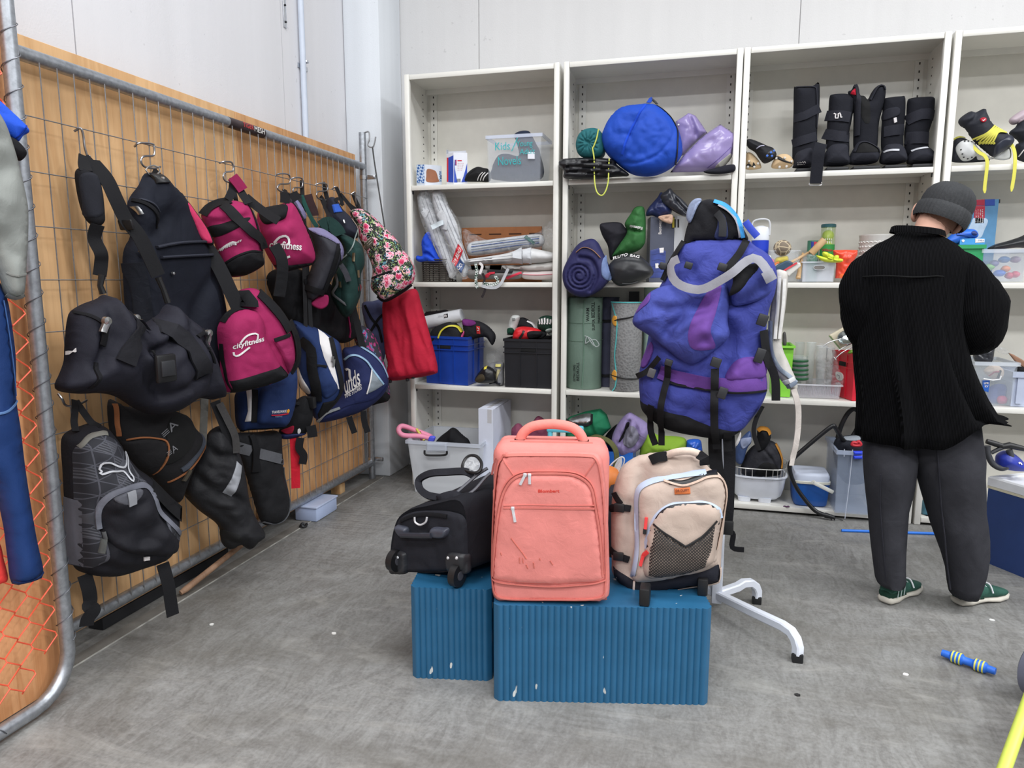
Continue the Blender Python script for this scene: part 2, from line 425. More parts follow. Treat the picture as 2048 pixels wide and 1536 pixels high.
f = MB().span((-3.2,-2.0,-.12),(4.5,5.4,0)).obj('floor',floor_mat()); struct(f)
w = MB().span((-2.6,.4,0),(-2.37,5.1,4.6)).obj('wall_left',WHITE); struct(w)
for y0,y1 in ((.4,2.345),(2.351,3.772),(3.778,5.1)):
    bx('wall_panel',(-2.37,y0,0),(-2.36,y1,4.6),WHITE,w)
w = MB().span((-2.36,4.86,0),(4.6,5.1,4.6)).obj('wall_back',WHITEB); struct(w)
for x0,x1 in ((-2.36,-2.195),(-2.189,-1.533),(-1.527,.496),(.502,2.6),(2.606,4.6)):
    bx('wall_panel',(x0,4.85,0),(x1,4.86,4.6),WHITEB,w)
c = MB().span((-2.358,4.5,0),(-2.10,4.849,4.6),.012).obj('trim_1',CONC); struct(c)
c['label'] = 'white painted concrete column in the corner beside the far fence post'
# saw-cut joint in the floor along the fence, with a grey sealant strip
j = MB().span((-2.20,.9,-.01),(-2.145,4.48,.003)).obj('trim_2',plastic((112,108,102),.8,.2)); struct(j)
j = MB().span((-2.142,.9,-.01),(-2.138,4.48,.004)).obj('trim_3',plastic((166,164,158),.8,.5)); struct(j)

# conduit and bracket on the left wall
t = thing('conduit_pipe','grey conduit pipe running up the white wall above the plywood','pipe',(-2.34,3.95,2.1))
MB().cyl((-2.335,3.95,2.0),(-2.335,3.95,4.5),.0175).obj('pipe',plastic((196,204,218),.35),t)
MB().tube([(-2.335,3.972,z) for z in (2.655,2.665)],.024,12).obj('saddle_clip',ZINC,t)
bx('clip_plate',(-2.36,3.925,2.62),(-2.352,4.03,2.645),ZINC,t)
t = thing('wall_bracket','small galvanised metal bracket high on the white wall','bracket',(-2.36,3.80,2.8))
bx('plate',(-2.36,3.795,2.80),(-2.352,3.822,3.1),ZINC,t,.002)
for z in (2.83,2.92): MB().cyl((-2.352,3.808,z),(-2.346,3.808,z),.006).obj('bolt',DARK,t)

# ------------------------------------------------------------------ plywood backing and wire fence panel
PLY = ply_mat((226,184,136),(212,165,116),'a'); PLY2 = ply_mat((216,168,120),(190,138,92),'b'); PLYO = ply_mat((224,168,120),(200,138,90),'c')
for i,(y0,y1,pm,lb) in enumerate(((1.83,3.149,PLY,'pale plywood sheet behind the near half of the wire fence'),(3.152,4.40,PLY2,'darker reddish plywood sheet behind the far half of the wire fence'))):
    o = MB().span((-2.262,y0,.06),(-2.246,y1,2.195),.001,1).obj('plywood_sheet',pm); tag(o,lb,'plywood')
o = MB().span((-2.075,.7,.02),(-2.060,1.79,2.6),.001,1).obj('plywood_sheet',PLYO); tag(o,'orange-brown plywood sheet behind the orange chain-link mesh','plywood')
fe = thing('wire_fence_panel','galvanised temporary fence panel of welded wire hung with bags','fence',(-2.2,3.17,0))
MB().cyl((-2.2,1.9,2.118),(-2.2,4.42,2.118),.024,n=16).obj('top_rail',GALV,fe)
MB().cyl((-2.2,1.9,.118),(-2.2,4.42,.118),.024,n=16).obj('bottom_rail',GALV,fe)
MB().cyl((-2.2,4.42,0),(-2.2,4.42,2.335),.023,n=16).obj('post',GALV,fe)
MB().cyl((-2.2,1.9,0),(-2.2,1.9,2.2),.023,n=16).obj('post',GALV,fe)
v0 = MB().cyl((-2.178,2.012,.118),(-2.178,2.012,2.10),.0021,n=6).obj('vertical_wire',WIRE,fe)
for k in range(1,36):
    q = v0.copy(); COL.objects.link(q); q.location = (0,.0678*k,0)
h0 = MB().cyl((-2.1745,1.9,1.916),(-2.1745,4.42,1.916),.0021,n=6).obj('horizontal_wire',WIRE,fe)
for k in range(1,10):
    q = h0.copy(); COL.objects.link(q); q.location = (0,0,-.1785*k-(.02 if k == 9 else 0))
for z in (2.05,.145):
    MB().tube([(-2.2,4.42,z-.012),(-2.2,4.42,z+.012)],.028,12).obj('clamp',ZINC,fe)
    q = MB(); q.span((-2.17,4.412,z-.014),(-2.115,4.430,z+.014),.002); q.cyl((-2.128,4.405,z),(-2.128,4.44,z),.008); q.obj('clamp_bolt',ZINC,fe)
S1 = Fr((-2.175,0,2.118),(1,0,.0))
lab = MB().tube([(-2.2,y,2.118) for y in (3.02,3.1,3.2,3.29,3.3)],.0246,16).obj('label_sleeve',plastic((52,40,42),.5,.3),fe)
MB().add(*(lambda V,F: ([(-2.174,3.20+.085*a,2.108+.026*b) for a,b in V],F))(*glyphs('MESH',.01))).obj('label_lettering',plastic((225,222,218),.5),lab,smooth=False)
MB().add(*(lambda V,F: ([(-2.174,3.11+.085*a,2.112+.022*b) for a,b in V],F))(*glyphs('TIGER',.01))).obj('label_lettering',plastic((196,60,62),.5),lab,smooth=False)

# orange chain-link panel at the left edge
of = thing('chain_link_panel','tall galvanised frame with orange plastic-coated chain-link mesh at the left edge','fence',(-2.0,1.2,0))
pth = [(-2.0,1.752,z) for z in (2.7,1.8,.9,.3,.17)]+[(-2.0,1.752-.14*(1-math.cos(a)),.03+.14*(1-math.sin(a))) for a in np.linspace(.1,math.pi/2,7)]+[(-2.0,.7,.03)]
MB().tube(pth,.0225,14).obj('tube_frame',GALV,of)
ORG = plastic((236,96,66),.5,.12); hx = .0435
def zig(y0,d,z0,z1):
    P = []; z = .0217+hx*round((z0-.0217)/(2*hx))*2; k = 0
    while z < z1:
        a = y0+(d if k % 2 else 0); P += [(-2.0+.004*(1 if k % 2 else -1),a,z-.005),(-2.0-.003*(1 if k % 2 else -1),a,z+.005)]; z += hx; k += 1
    return P
for k in range(11):
    y0 = 1.715-k*hx; zb = .19 if k < 2 else .085
    MB().tube(zig(y0 if k % 2 else y0-hx,-hx if k % 2 else hx,.11 if k > 1 else .195,2.6),.0024,5).obj('chain_wire',ORG,of)
hel = [(-2.0+.026*math.cos(a),1.752+.026*math.sin(a),.2+a/(2*math.pi)*.087) for a in np.arange(0,2*math.pi*26,.55)]
MB().tube(hel,.0016,4).obj('tie_wire',metal((120,122,128),.5),of)
hel = [(-2.0+.026*math.cos(a),1.5-a/(2*math.pi)*.087,.03+.026*math.sin(a)) for a in np.arange(0,2*math.pi*8,.55)]
MB().tube(hel,.0016,4).obj('tie_wire',metal((120,122,128),.5),of)

# under the fence
o = MB().span((-2.33,2.14,.0),(-2.255,2.92,.05),.004).obj('fence_foot',plastic((26,26,30),.8)); tag(o,'long black rubber fence foot lying under the plywood near the left edge','fence foot')
o = MB().span((-2.30,4.02,0),(-2.235,4.09,.062),.002).obj('timber_block',ply_mat((226,190,142),(170,120,74),'d')); tag(o,'short pale timber block under the far end of the plywood','timber block')
t = thing('storage_tub','blue-grey plastic tub on the floor under the fence','tub',(-2.2,3.62,0))
MB().span((-2.24,3.50,0.002),(-2.10,3.74,.080),.008).obj('body',plastic((176,190,222),.4),t)
MB().span((-2.245,3.495,.080),(-2.095,3.745,.091),.004).obj('rim',plastic((190,202,230),.4),t)
tag(MB().tube([(-2.13+.016*math.cos(a),3.41+.02*math.sin(a),.012+.004*math.sin(3*a)) for a in np.linspace(0,14,60)],.008,6).obj('coiled_cord',BLACK),'small coil of black cord on the floor beside the blue-grey tub','cord')
# bent hooks on the far post
t = thing('wire_hook','double wire hook on top of the far fence post holding a black cord','hook',(-2.175,4.42,2.25))
MB().tube(catmull([(-2.18,4.42,2.335),(-2.15,4.415,2.335),(-2.145,4.41,2.29),(-2.155,4.405,2.25),(-2.12,4.40,2.235),(-2.105,4.40,2.26),(-2.095,4.40,2.30)],False,5),.0045,8).obj('hook_rod',WIRE,t)
o = MB().tube(catmull([(-2.12,4.40,2.24),(-2.105,4.395,2.13),(-2.06,4.37,1.9),(-2.02,4.34,1.72)],False,5),.0045,6).obj('elastic_cord',BLACK); tag(o,'thin black elastic cord hanging from the far fence post','cord')

# ------------------------------------------------------------------ shelving
ZS = [.045,.694,1.366,1.977]; ZT = 2.652; YF,YB = 4.352,4.745
HOLE = plastic((52,50,48),.9)
def bay(x0,x1,label,base=True):
    t = thing('shelving_unit',label,'shelving',((x0+x1)/2,4.55,0),'row of white metal shelving units')
    for s,x in ((1,x0),(-1,x1)):
        m = MB(); a,b = sorted((x,x+s*.034)); m.span((a,YF-.004,0),(b,YF+.03,ZT+.004),.007); a,b = sorted((x,x+s*.008)); m.span((a,YF+.02,0),(b,YB,ZT)); m.obj('upright',SHELF,t)
        h = MB()
        for k in range(56):
            z = .12+k*.045; h.span((x+s*.008,YF+.06,z),(x+s*.0092,YF+.07,z+.008)); h.span((x+s*.008,YB-.11,z),(x+s*.0092,YB-.10,z+.008)); h.span((x+s*.052-.0035,YB-.0232,z),(x+s*.052+.0035,YB-.0218,z+.013))
        o = h.obj('slot_holes',HOLE,t,smooth=False); o['kind'] = 'stuff'
        a,b = sorted((x+s*.03,x+s*.075)); bx('corner_strip',(a,YB-.022,0),(b,YB-.012,ZT-.03),SHELF,t)
    bx('back_panel',(x0+.008,YB-.012,0),(x1-.008,YB,ZT),SHELFB,t)
    for i,z in enumerate(ZS+[ZT]):
        if i == 0 and not base: continue
        m = MB(); m.span((x0+.035,YF,z-.03),(x1-.035,YF+.014,z),.003); m.span((x0+.01,YF+.01,z-.008),(x1-.01,YB-.024,z),.0)
        if i: m.span((x0+.012,YB-.055,z-.04),(x1-.012,YB-.045,z-.006))
        m.obj('top_panel' if i == 4 else 'base_shelf' if i == 0 else 'shelf',SHELF,t,ang=30)
        if 0 < i < 4:
            for s,x in ((1,x0),(-1,x1)): bx('shelf_clip',(x+s*.022-.014,YF+.016,z-.05),(x+s*.022+.014,YF+.036,z-.03),DARK,t)
    return t
bay(-1.868,-.874,'leftmost white metal shelving unit, beside the concrete column',False)
bay(-.850,.163,'white metal shelving unit with the big round blue tent bag')
bay(.168,1.192,'white metal shelving unit with the black medical boots')
bay(1.206,2.23,'white metal shelving unit at the right edge with the ice skates')
# ================================================================== PLINTHS AND LUGGAGE IN THE MIDDLE
def teal_mat():
    m,nt,b = base_mat('teal'); v = coords(nt)
    c = ramp(nt,tnoise(nt,v,6,4),[(.3,lin((34,90,126))),(.7,lin((40,99,138)))])
    n = tnoise(nt,coords(nt,(1,1,.45)),23,2,.4)
    c = mixc(nt,ramp(nt,n,[(.72,(0,0,0,1)),(.73,(1,1,1,1))]),c,lin((206,208,206)))
    nt.links.new(c,b.inputs['Base Color']); b.inputs['Roughness'].default_value = .42; return m
TEAL = teal_mat()
def plinth(p0,p1,depth,h,nx,label):
    p0,p1 = np.array(p0[:2]),np.array(p1[:2]); w = np.linalg.norm(p1-p0); a = math.atan2(*(p1-p0)[::-1])
    t = thing('fluted_plinth',label,'plinth',(p0[0],p0[1],0),None,a)
    M = Matrix.Translation((p0[0],p0[1],0)) @ Matrix.Rotation(a,4,'Z')
    ch = .012; pitch = (w-2*ch)/nx; ny = max(4,int(round((depth-2*ch)/pitch))); py = (depth-2*ch)/ny
    def side(L,n):  # scalloped edge along x from 0..L, dips inwards (positive y)
        P = []
        for k in range(n):
            for q in range(8):
                u = q/8; P.append((ch+(k+u)*(L-2*ch)/n,.0055*(1-abs(math.sin(math.pi*u))**.8)))
        P.append((L-ch,.0055)); return P
    S = [(x,y) for x,y in side(w,nx)]
    E_ = [(w-y,x) for x,y in side(depth,ny)]
    B = [(w-x,depth-y) for x,y in side(w,nx)]
    W = [(y,depth-x) for x,y in side(depth,ny)]
    out = S+E_+B+W
    MB().prism(out,0,h-.018,M).obj('fluted_body',TEAL,t,ang=50)
    MB().prism(out,h-.018,h,M).obj('top_board',TEAL,t,ang=50)
    return t
PH = .335
plinth(onz(823,1356,0),onz(984,1363,0),.40,PH,13,'small teal fluted plinth under the black wheeled bag')
plinth(onz(987,1402,0),onz(1418,1411,0),.42,PH,33,'long teal fluted plinth under the coral suitcase and the beige backpack')

# ---- coral suitcase
CORAL = fabric((222,134,127),.75,.0022,26,.07,.0006); CORD = fabric((206,116,107),.7,.001,40,.06); CORL = fabric((234,140,130),.75,.0022,26,.05)
SIL = metal((224,224,228),.3,.1,.35)
o = onz(1102,1203,PH+.004); n = nrm(-80,.0)
su = thing('suitcase','coral pink soft suitcase with front pocket standing on the teal plinth','suitcase',o)
F0 = Fr(o+np.array([0,0,.022]),n)
w2 = abs(F0.p2((1216,1150))[0]-F0.p2((984,1150))[0])/2
cx = (F0.p2((1216,1150))[0]+F0.p2((984,1150))[0])/2
htop = F0.p2((1102,893))[1]
Mr = Matrix((F0.ux,F0.uy,F0.n)).transposed()
q = MB().box(F0.w(cx,htop/2,-.085),(2*w2,htop,.15),.045,Mr,5); q.obj('shell',CORAL,su,ang=60)
q = MB().box(F0.w(cx,htop/2-.004,-.185),(2*w2-.012,htop-.01,.07),.03,Mr,4); q.obj('back_shell',CORAL,su,ang=60)
CF = Soft([(986,1188),(992,1198),(1010,1200),(1195,1201),(1212,1196),(1219,1180),(1218,1100),(1214,1000),(1206,930),(1200,912),(1182,904),(1100,902),(1022,903),(1008,910),(996,935),(988,1000),(984,1100),(983,1165)],F0.o-F0.n*.012,n,.026,.02,.018,.0035,6)
CF.body('front_panel',CORAL,su)
pk = zH((900,1140),(925,900),(955,690),(990,570),(1050,490),(1140,452),(1300,445),(1460,452),(1560,490),(1620,560),(1645,680),(1680,900),(1705,1140),(1695,1225),(1500,1245),(1300,1250),(1100,1245),(912,1212))
pm = CF.patch('front_pocket',pk,CORAL,su,.001,.012,.02)
arch = zH((902,1190),(925,900),(955,690),(990,570),(1050,490),(1140,452),(1300,445),(1460,452),(1560,490),(1620,560),(1645,680),(1680,900),(1700,1190))
CF.line('zipper',arch,.007,CORD,su,.007,.003)
CF.line('zipper',[(x-3 if x < 1100 else x+3,y-4) for x,y in arch],.003,CORD,su,.002,.003)
top2 = CF
CF.line('zipper',zH((985,690),(1150,690),(1400,695),(1640,695)),.006,CORD,su,.013,.002)
CF.line('seam',zH((985,672),(1150,668),(1400,672),(1640,670)),.0025,CORD,su,.013,.002)
CF.line('piping',zH((900,1250),(893,1100),(905,700),(930,430),(960,355),(1010,320),(1300,316),(1600,322),(1655,350),(1685,450),(1712,700),(1726,1100),(1720,1250),(1670,1350),(1300,1362),(965,1350)),.006,CORD,su,.001,.004,closed=True)
CF.line('seam',zH((895,1215),(1000,1240),(1300,1262),(1600,1245),(1720,1215)),.004,CORD,su,.008,.002)
for l in (zH((975,348),(1060,470)),zH((1655,345),(1562,482))): CF.line('seam',l,.0025,CORD,su,.001,.002,smooth=False)
for l in (zH((892,470),(905,400),(925,350)),): CF.line('side_zipper',l,.006,fabric((150,82,76)),su,.003,.003)
for i,(a,b) in enumerate((((1140,450),(1105,520)),((1172,452),(1174,515)),((1052,690),(1070,785)))):
    z = CF.line('zip_pull',zH(a,b),.0085,SIL,su,.016,.003,smooth=False)
    q = MB(); c3 = CF.lift(np.array([CF.p2(zH(a)[0])]),.016)[0]; q.box(c3,(.012,.012,.008),.003,Mr); q.obj('zip_slider',SIL,z)
CF.text('brand_lettering','Blombert',*zH((1235,578),(1388,578),(1235,555)),fabric((205,62,50)),su,.014,.02)
DIRT = fabric((196,108,94),.9)
for l in (((1040,905),(1080,960),(1120,1010),(1150,1055)),((1100,1045),(1102,1085)),((1122,1050),(1128,1085)),((1148,1095),(1160,1125)),((1200,1080),(1206,1122)),((1320,1070),(1340,1100)),((1245,1050),(1250,1065)),((965,1010),(970,1030))):
    CF.line('scuff_mark',zH(*l),.0026,DIRT,su,.0135,.0016)
ht = [F0.w(cx+x,htop+y,-.10) for x,y in ((-.105,-.005),(-.092,.022),(-.06,.044),(0,.052),(.06,.044),(.092,.022),(.105,-.005))]
q = MB().tube(catmull(ht,False,5),[.017]*31,10); hd = q.obj('top_handle',CORL,su)
for s in (-1,1): MB().box(F0.w(cx+s*.105,htop-.006,-.10),(.045,.012,.05),.005,Mr).obj('handle_anchor',CORAL,su)
MB().box(F0.w(cx,htop-.001,-.06),(.27,.006,.016),.003,Mr).obj('top_seam',CORD,su)
yw = plastic((210,152,62),.5)
for s in (-.075,.075): MB().box(F0.w(cx+s,-.010,-.05),(.052,.026,.09),.007,Mr).obj('foot',yw,su)
for s in (-1,1): MB().cyl(F0.w(cx+s*.15-.015,-.001,-.2),F0.w(cx+s*.15+.015,-.001,-.2),.021).obj('wheel',BLACK,su)
MB().box(F0.w(cx-w2+.003,htop*.5,-.11),(.02,.16,.05),.009,Mr).obj('side_handle',CORAL,su)

# ---- beige wheeled backpack
BEI = fabric((188,170,158),.85,.004,17,.06); BEI2 = fabric((180,162,150),.85,.003,18,.06); NAVY = fabric((30,31,40),.8,.003,16,.1); PIPE = fabric((176,190,212),.6,.0008,50,.05)
o = onz(1330,1196,PH); n = nrm(-84,6)
bp = thing('wheeled_backpack','beige and navy backpack with mesh pocket standing on the teal plinth','backpack',o)
BO = Soft(zI((148,960),(133,850),(130,560),(150,400),(200,285),(290,225),(420,198),(560,195),(680,240),(740,300),(800,335),(832,420),(835,540),(810,790),(800,960),(770,1000),(560,1030),(400,1060),(320,1095),(280,1085)),o+np.array([0,.12,.2]),n,.05,.16,.07,.010,7,seed=5,cre=[(zI((250,240),(330,300),(300,400)),.012,.02),(zI((240,500),(250,700),(240,900)),.012,.02)])
BO.body('body',BEI,bp)
BO.patch('base_panel',zI((142,890),(262,958),(300,966),(500,950),(700,890),(785,870),(800,970),(770,1000),(560,1030),(400,1060),(320,1097),(280,1088),(150,965)),NAVY,bp,.001,.008,.01,sharp=True)
BO.patch('main_compartment',zI((262,955),(285,700),(282,470),(310,400),(400,360),(560,330),(720,305),(800,335),(835,430),(825,560),(775,800),(760,875),(500,945)),BEI,bp,.002,.045,.06)
CP = Soft(zI((262,955),(285,700),(282,470),(310,400),(400,360),(560,330),(720,305),(800,335),(835,430),(825,560),(775,800),(760,875),(500,945)),BO.o+BO.n*.047,n,.05,.0,.06,.006,8,seed=6)
CP.body('front_compartment',BEI,bp)
CP.line('piping',zI((258,960),(285,800),(284,600),(284,470),(310,405),(400,362),(560,332),(710,312)),.014,PIPE,bp,.002,.004)
CP.line('open_zip',zI((480,368),(560,372),(640,350),(720,322),(780,318)),.014,plastic((20,20,22)),bp,.003,.003)
CP.line('piping',zI((450,360),(560,385),(640,365),(720,335),(800,345),(838,430),(825,560),(780,790)),.006,fabric((196,172,156)),bp,.004,.005)
CP.patch('label_patch',zI((512,404),(606,396),(608,434),(514,440)),plastic((196,104,48),.6,.1),bp,.004,.002,sharp=True)
CP.text('label_lettering','DR DUFFY',*zI((520,424),(600,418),(520,408)),plastic((112,52,22),.6),bp,.0085,.02)
lp = zI((332,800),(345,690),(370,610),(420,540),(500,498),(620,486),(720,490),(785,530),(800,590),(785,680),(740,880),(560,945),(345,950))
CP.patch('lower_pocket',lp,BEI2,bp,.001,.03,.035)
LP = Soft(lp,CP.o+CP.n*.03,n,.045,0,.06,.004,9,seed=3)
LP.body('lower_pocket_front',BEI,bp)
LP.line('piping',zI((330,790),(348,690),(375,610),(425,540),(500,500),(620,488),(720,492),(785,532),(805,600)),.012,PIPE,bp,.001,.005)
LP.line('zip_tape',zI((352,780),(366,690),(394,610),(440,550),(510,514),(620,502),(710,508),(768,545),(785,610),(775,680)),.010,plastic((24,24,28)),bp,.002,.003)
LP.line('seam',zI((610,505),(605,640),(580,800),(558,940)),.003,fabric((116,98,88)),bp,.001,.001)
def mesh_mat(c,sc=620):
    m,nt,b = base_mat(('mesh',tuple(c))); b.inputs['Base Color'].default_value = lin(c); v = coords(nt,(1,1,1),(0,0,0))
    sp = N(nt,'ShaderNodeSeparateXYZ'); nt.links.new(v,sp.inputs[0]); outs = []
    for ax,mul in ((0,1),(0,-1)):
        a = N(nt,'ShaderNodeMath',operation='MULTIPLY'); a.inputs[1].default_value = mul*sc; nt.links.new(sp.outputs[0],a.inputs[0])
        z = N(nt,'ShaderNodeMath',operation='MULTIPLY_ADD'); z.inputs[1].default_value = sc; nt.links.new(sp.outputs[2],z.inputs[0]); nt.links.new(a.outputs[0],z.inputs[2])
        s = N(nt,'ShaderNodeMath',operation='SINE'); nt.links.new(z.outputs[0],s.inputs[0]); g = N(nt,'ShaderNodeMath',operation='GREATER_THAN'); g.inputs[1].default_value = .35; nt.links.new(s.outputs[0],g.inputs[0]); outs.append(g)
    mx = N(nt,'ShaderNodeMath',operation='MAXIMUM'); nt.links.new(outs[0].outputs[0],mx.inputs[0]); nt.links.new(outs[1].outputs[0],mx.inputs[1])
    nt.links.new(mx.outputs[0],b.inputs['Alpha']); b.inputs['Roughness'].default_value = .7; return m
LP.patch('mesh_pocket',zI((385,625),(450,672),(580,750),(680,690),(770,605),(745,760),(700,890),(560,945),(430,962),(345,950),(358,780)),mesh_mat((30,28,28)),bp,.006,.012,.02,sharp=True)
LP.line('mesh_binding',zI((385,622),(450,668),(580,750),(680,690),(772,602)),.006,plastic((26,26,28)),bp,.014,.003,smooth=False)
BO.line('piping',zI((270,960),(268,1040),(290,1085),(330,1090),(420,1058),(600,1022),(760,992),(795,965),(800,900)),.007,fabric((214,194,182)),bp,.008,.005)
for p in (((115,545),(180,520),(250,528)),((118,790),(175,815),(240,838))):
    q = BO.line('side_strap',zI(*p),.022,WEB,bp,.006,.004); c3 = BO.lift(np.array([BO.p2(zI(p[1])[0])]),.012)[0]
    MB().box(c3,(.036,.012,.03),.004).obj('buckle',BLACK,q)
BO.line('side_strap',zI((145,440),(165,470),(190,500)),.02,WEB,bp,.006,.004)
RED = plastic((226,66,66),.5)
for a,b in (((345,590),(338,660)),((352,785),(325,820)),((325,820),(308,885))): LP.line('zip_pull',zI(a,b),.010,RED,bp,.02,.006,smooth=False)
LP.line('zip_pull_end',zI((336,660),(334,690)),.011,BLACK,bp,.02,.007,smooth=False)
q = MB().tube(catmull([BO.at(p,h) for p,h in zip(zI((455,215),(520,185),(600,178),(670,205)),(.03,.055,.055,.03))],False,6),.013,10); q.obj('top_handle',fabric((212,192,178)),bp)
for p in (zI((370,235),(410,215),(465,210)),zI((660,200),(690,220),(695,260))): MB().ribbon([BO.at(a,h) for a,h in zip(p,(.045,.055,.045))],.032,BO.n,.012).obj('handle_base',WEB,bp)
for a,d in (((332,1150),.02),((690,1085),.0)):
    g = onz(*zI(a)[0],PH); MB().box(g+np.array([0,.03,.03]),(.034,.06,.06),.006).obj('foot',BLACK,bp)

# ---- black wheeled holdall
BK = fabric((27,28,34),.8,.004,14,.14); BK2 = fabric((34,35,42),.75,.003,14,.12)
o = onz(890,1160,PH); n = nrm(-106)
bg = thing('wheeled_holdall','black wheeled holdall lying on the small teal plinth, wheels to the front','bag',o)
WF = Fr(o+np.array([0,0,.02]),n)
cs = np.array([WF.p2(p) for p in zH((150,1150),(150,1000),(175,860),(215,770),(300,715),(420,690),(540,660),(640,640),(700,680),(725,800),(735,1000),(730,1150),(650,1185),(430,1195),(220,1185))])
cs = np.array(resample(np.array(catmull(cs)),.02)); cc = cs.mean(0); R_ = []
back = unit(np.array([math.cos(math.radians(66)),math.sin(math.radians(66)),0]))
for dd,sc_,rz in ((0,.0,0),(.0,.9,0),(-.006,.96,0),(.02,1.0,0),(.12,1.04,.0),(.25,1.05,.01),(.4,1.08,.02),(.52,1.05,.015),(.58,.98,.005),(.60,.9,0),(.60,0,0)):
    R_.append([WF.w(*(cc+(p-cc)*max(sc_,.001)))+back*dd+np.array([0,0,rz*(p[1] > cc[1])]) for p in cs])
MB().rings(R_).obj('body',BK,bg,ang=70)
EN = Fr(WF.o+WF.n*.006,n)
EP = Soft(zH((165,1140),(165,1000),(190,870),(225,790),(320,745),(450,735),(600,745),(700,800),(715,1000),(712,1140),(640,1170),(430,1180),(220,1175)),EN.o,n,.012,.0,.02,.006,9,seed=2)
EP.body('end_panel',BK2,bg)
for pts in (((150,1040),(270,1030),(285,1100),(275,1190),(200,1200),(150,1180)),((585,1040),(715,1050),(730,1120),(725,1190),(640,1200),(590,1180))):
    pt = EP.patch('wheel_housing',zH(*pts),DARK,bg,.001,.014,.012)
    for dx in (22,86):
        p = EP.lift(np.array([EP.p2(zH((pts[0][0]+dx,pts[0][1]+22))[0])]),.014)[0]; MB().lathe([(0,.005),(.004,.004),(.006,0)],p,EP.n,12).obj('rivet',SIL,pt)
for px in (215,665):
    c3 = EP.at(zH((px,1160))[0],.022); c3[2] = PH+.045 if px > 400 else PH+.04
    ax = EP.ux; MB().cyl(c3-ax*.013,c3+ax*.013,.040,n=20).obj('wheel',BLACK,bg)
    MB().cyl(c3-ax*.015,c3+ax*.015,.016,n=14).obj('wheel_hub',plastic((70,70,76)),bg)
for pts in (((212,838),(240,832),(300,850),(300,905),(255,915),(225,880)),((480,850),(560,848),(600,855),(595,900),(555,925),(480,912))):
    EP.patch('grip_mount',zH(*pts),plastic((66,69,80),.35),bg,.002,.022,.012)
MB().tube([EP.at(p,.04) for p in zH((280,890),(390,893),(500,893))],.010,8).obj('grip_bar',plastic((46,48,56),.35),bg)
MB().tube(catmull([EP.at(p,.026) for p in zH((360,770),(365,805),(400,825),(440,805),(450,770))],False,5),.0036,8).obj('d_ring',SIL,bg)
EP.line('zipper',zH((245,800),(330,765),(450,755),(580,770)),.012,fabric((18,18,22)),bg,.003,.004)
# top pockets and zips of the holdall
TOPN = unit(np.array([-.35,-.75,.62]))
for pts,hh in ((((500,640),(560,610),(640,595),(690,625),(690,740),(640,760),(560,735),(520,700)),.03),):
    s_ = Soft(zH(*pts),WF.o+np.array([0,.035,.21]),TOPN,.035,.03,.03,.006,10,seed=8); s_.body('top_pocket',BK2,bg)
def hz(p,h): return onp(*zH(p)[0],WF.o+np.array([0,0,h]),unit(np.array([-.25,-.6,.75])))
for pts in (((530,640),(545,670),(535,705)),): MB().tube([hz(p,.215) for p in pts],.006,6).obj('zip_pull',SIL,bg)
for pts in (((640,600),(720,530),(790,470),(860,425)),((690,640),(770,580),(840,500),(885,460))):
    MB().tube(catmull([hz(p,.225) for p in pts],False,5),.006,6).obj('zipper',plastic((88,90,98),.4),bg)
MB().ribbon(catmull([hz(p,h) for p,h in zip(((500,640),(420,622),(365,575),(360,510),(440,465),(560,455),(690,450),(760,480)),(.2,.2,.2,.21,.24,.25,.25,.22))],False,6),.026,unit(np.array([0,-.8,.6])),.010).obj('carry_strap',fabric((36,37,43)),bg)
ov = [hz(p,.25) for p in ((680,430),(690,370),(730,335),(780,340),(815,385),(805,440),(760,460))]
MB().tube(catmull(ov,True,6),.006,7,True).obj('pocket_rim',BLACK,bg)
ovf = np.array(catmull(ov,True,6)); MB().add(list(ovf)+[ovf.mean(0)],[(i,(i+1) % len(ovf),len(ovf)) for i in range(len(ovf))]).obj('clear_pocket',film(.22),bg)

# ================================================================== STAND WITH THE HIKING PACK
pb = onz(1432,1222,0)
st = thing('steel_stand','white square-tube steel stand with splayed legs behind the teal plinth','stand',pb)
def sq(path,w,name,mat,parent):
    m = MB(); P = [np.array(p) for p in path]; R = []
    for i,p in enumerate(P):
        t = unit(P[min(i+1,len(P)-1)]-P[max(i-1,0)]); sd = unit(np.cross(t,[0,0,1])) if abs(t[2]) < .97 else unit(np.cross(P[-1]-P[0]+1e-6*np.array([1,2,0]),[0,0,1])); up = np.cross(sd,t)
        R.append([p+(sd*a+up*b)*w/2 for a,b in ((-1,-.7),(-.7,-1),(.7,-1),(1,-.7),(1,.7),(.7,1),(-.7,1),(-1,.7))])
    m.rings(R); return m.obj(name,mat,parent,ang=30)
q = MB().box(pb+np.array([0,0,.62]),(.042,.042,1.16),.005); q.obj('post',PAINTW,st)
MB().box(pb+np.array([-.02,-.05,1.46]),(.32,.025,.025),.004).obj('cross_bar',PAINTW,st)
MB().box(pb+np.array([0,0,1.32]),(.03,.03,.29),.004).obj('inner_post',PAINTW,st)
ends = [onz(1594,1322,0),onz(1513,1206,0)]; ends += [2*pb-e for e in ends]
for e in ends[:2]+[pb+(pb-ends[0])*np.array([.4,.3,0]),pb+(pb-ends[1])*np.array([.6,-.6,0])]:
    e = np.array([e[0],e[1],0]); d = unit(e-pb); L = np.linalg.norm(e-pb); u = lambda k,z: pb+d*k+np.array([0,0,z])
    sq([u(.0,.075),u(L*.5,.09),u(L-.075,.102),u(L-.035,.098),u(L-.012,.08),u(L,.055),u(L,.028)],.034,'leg',PAINTW,st)
    MB().box(u(L,.017),(.038,.038,.034),.004).obj('foot_cap',BLACK,st)

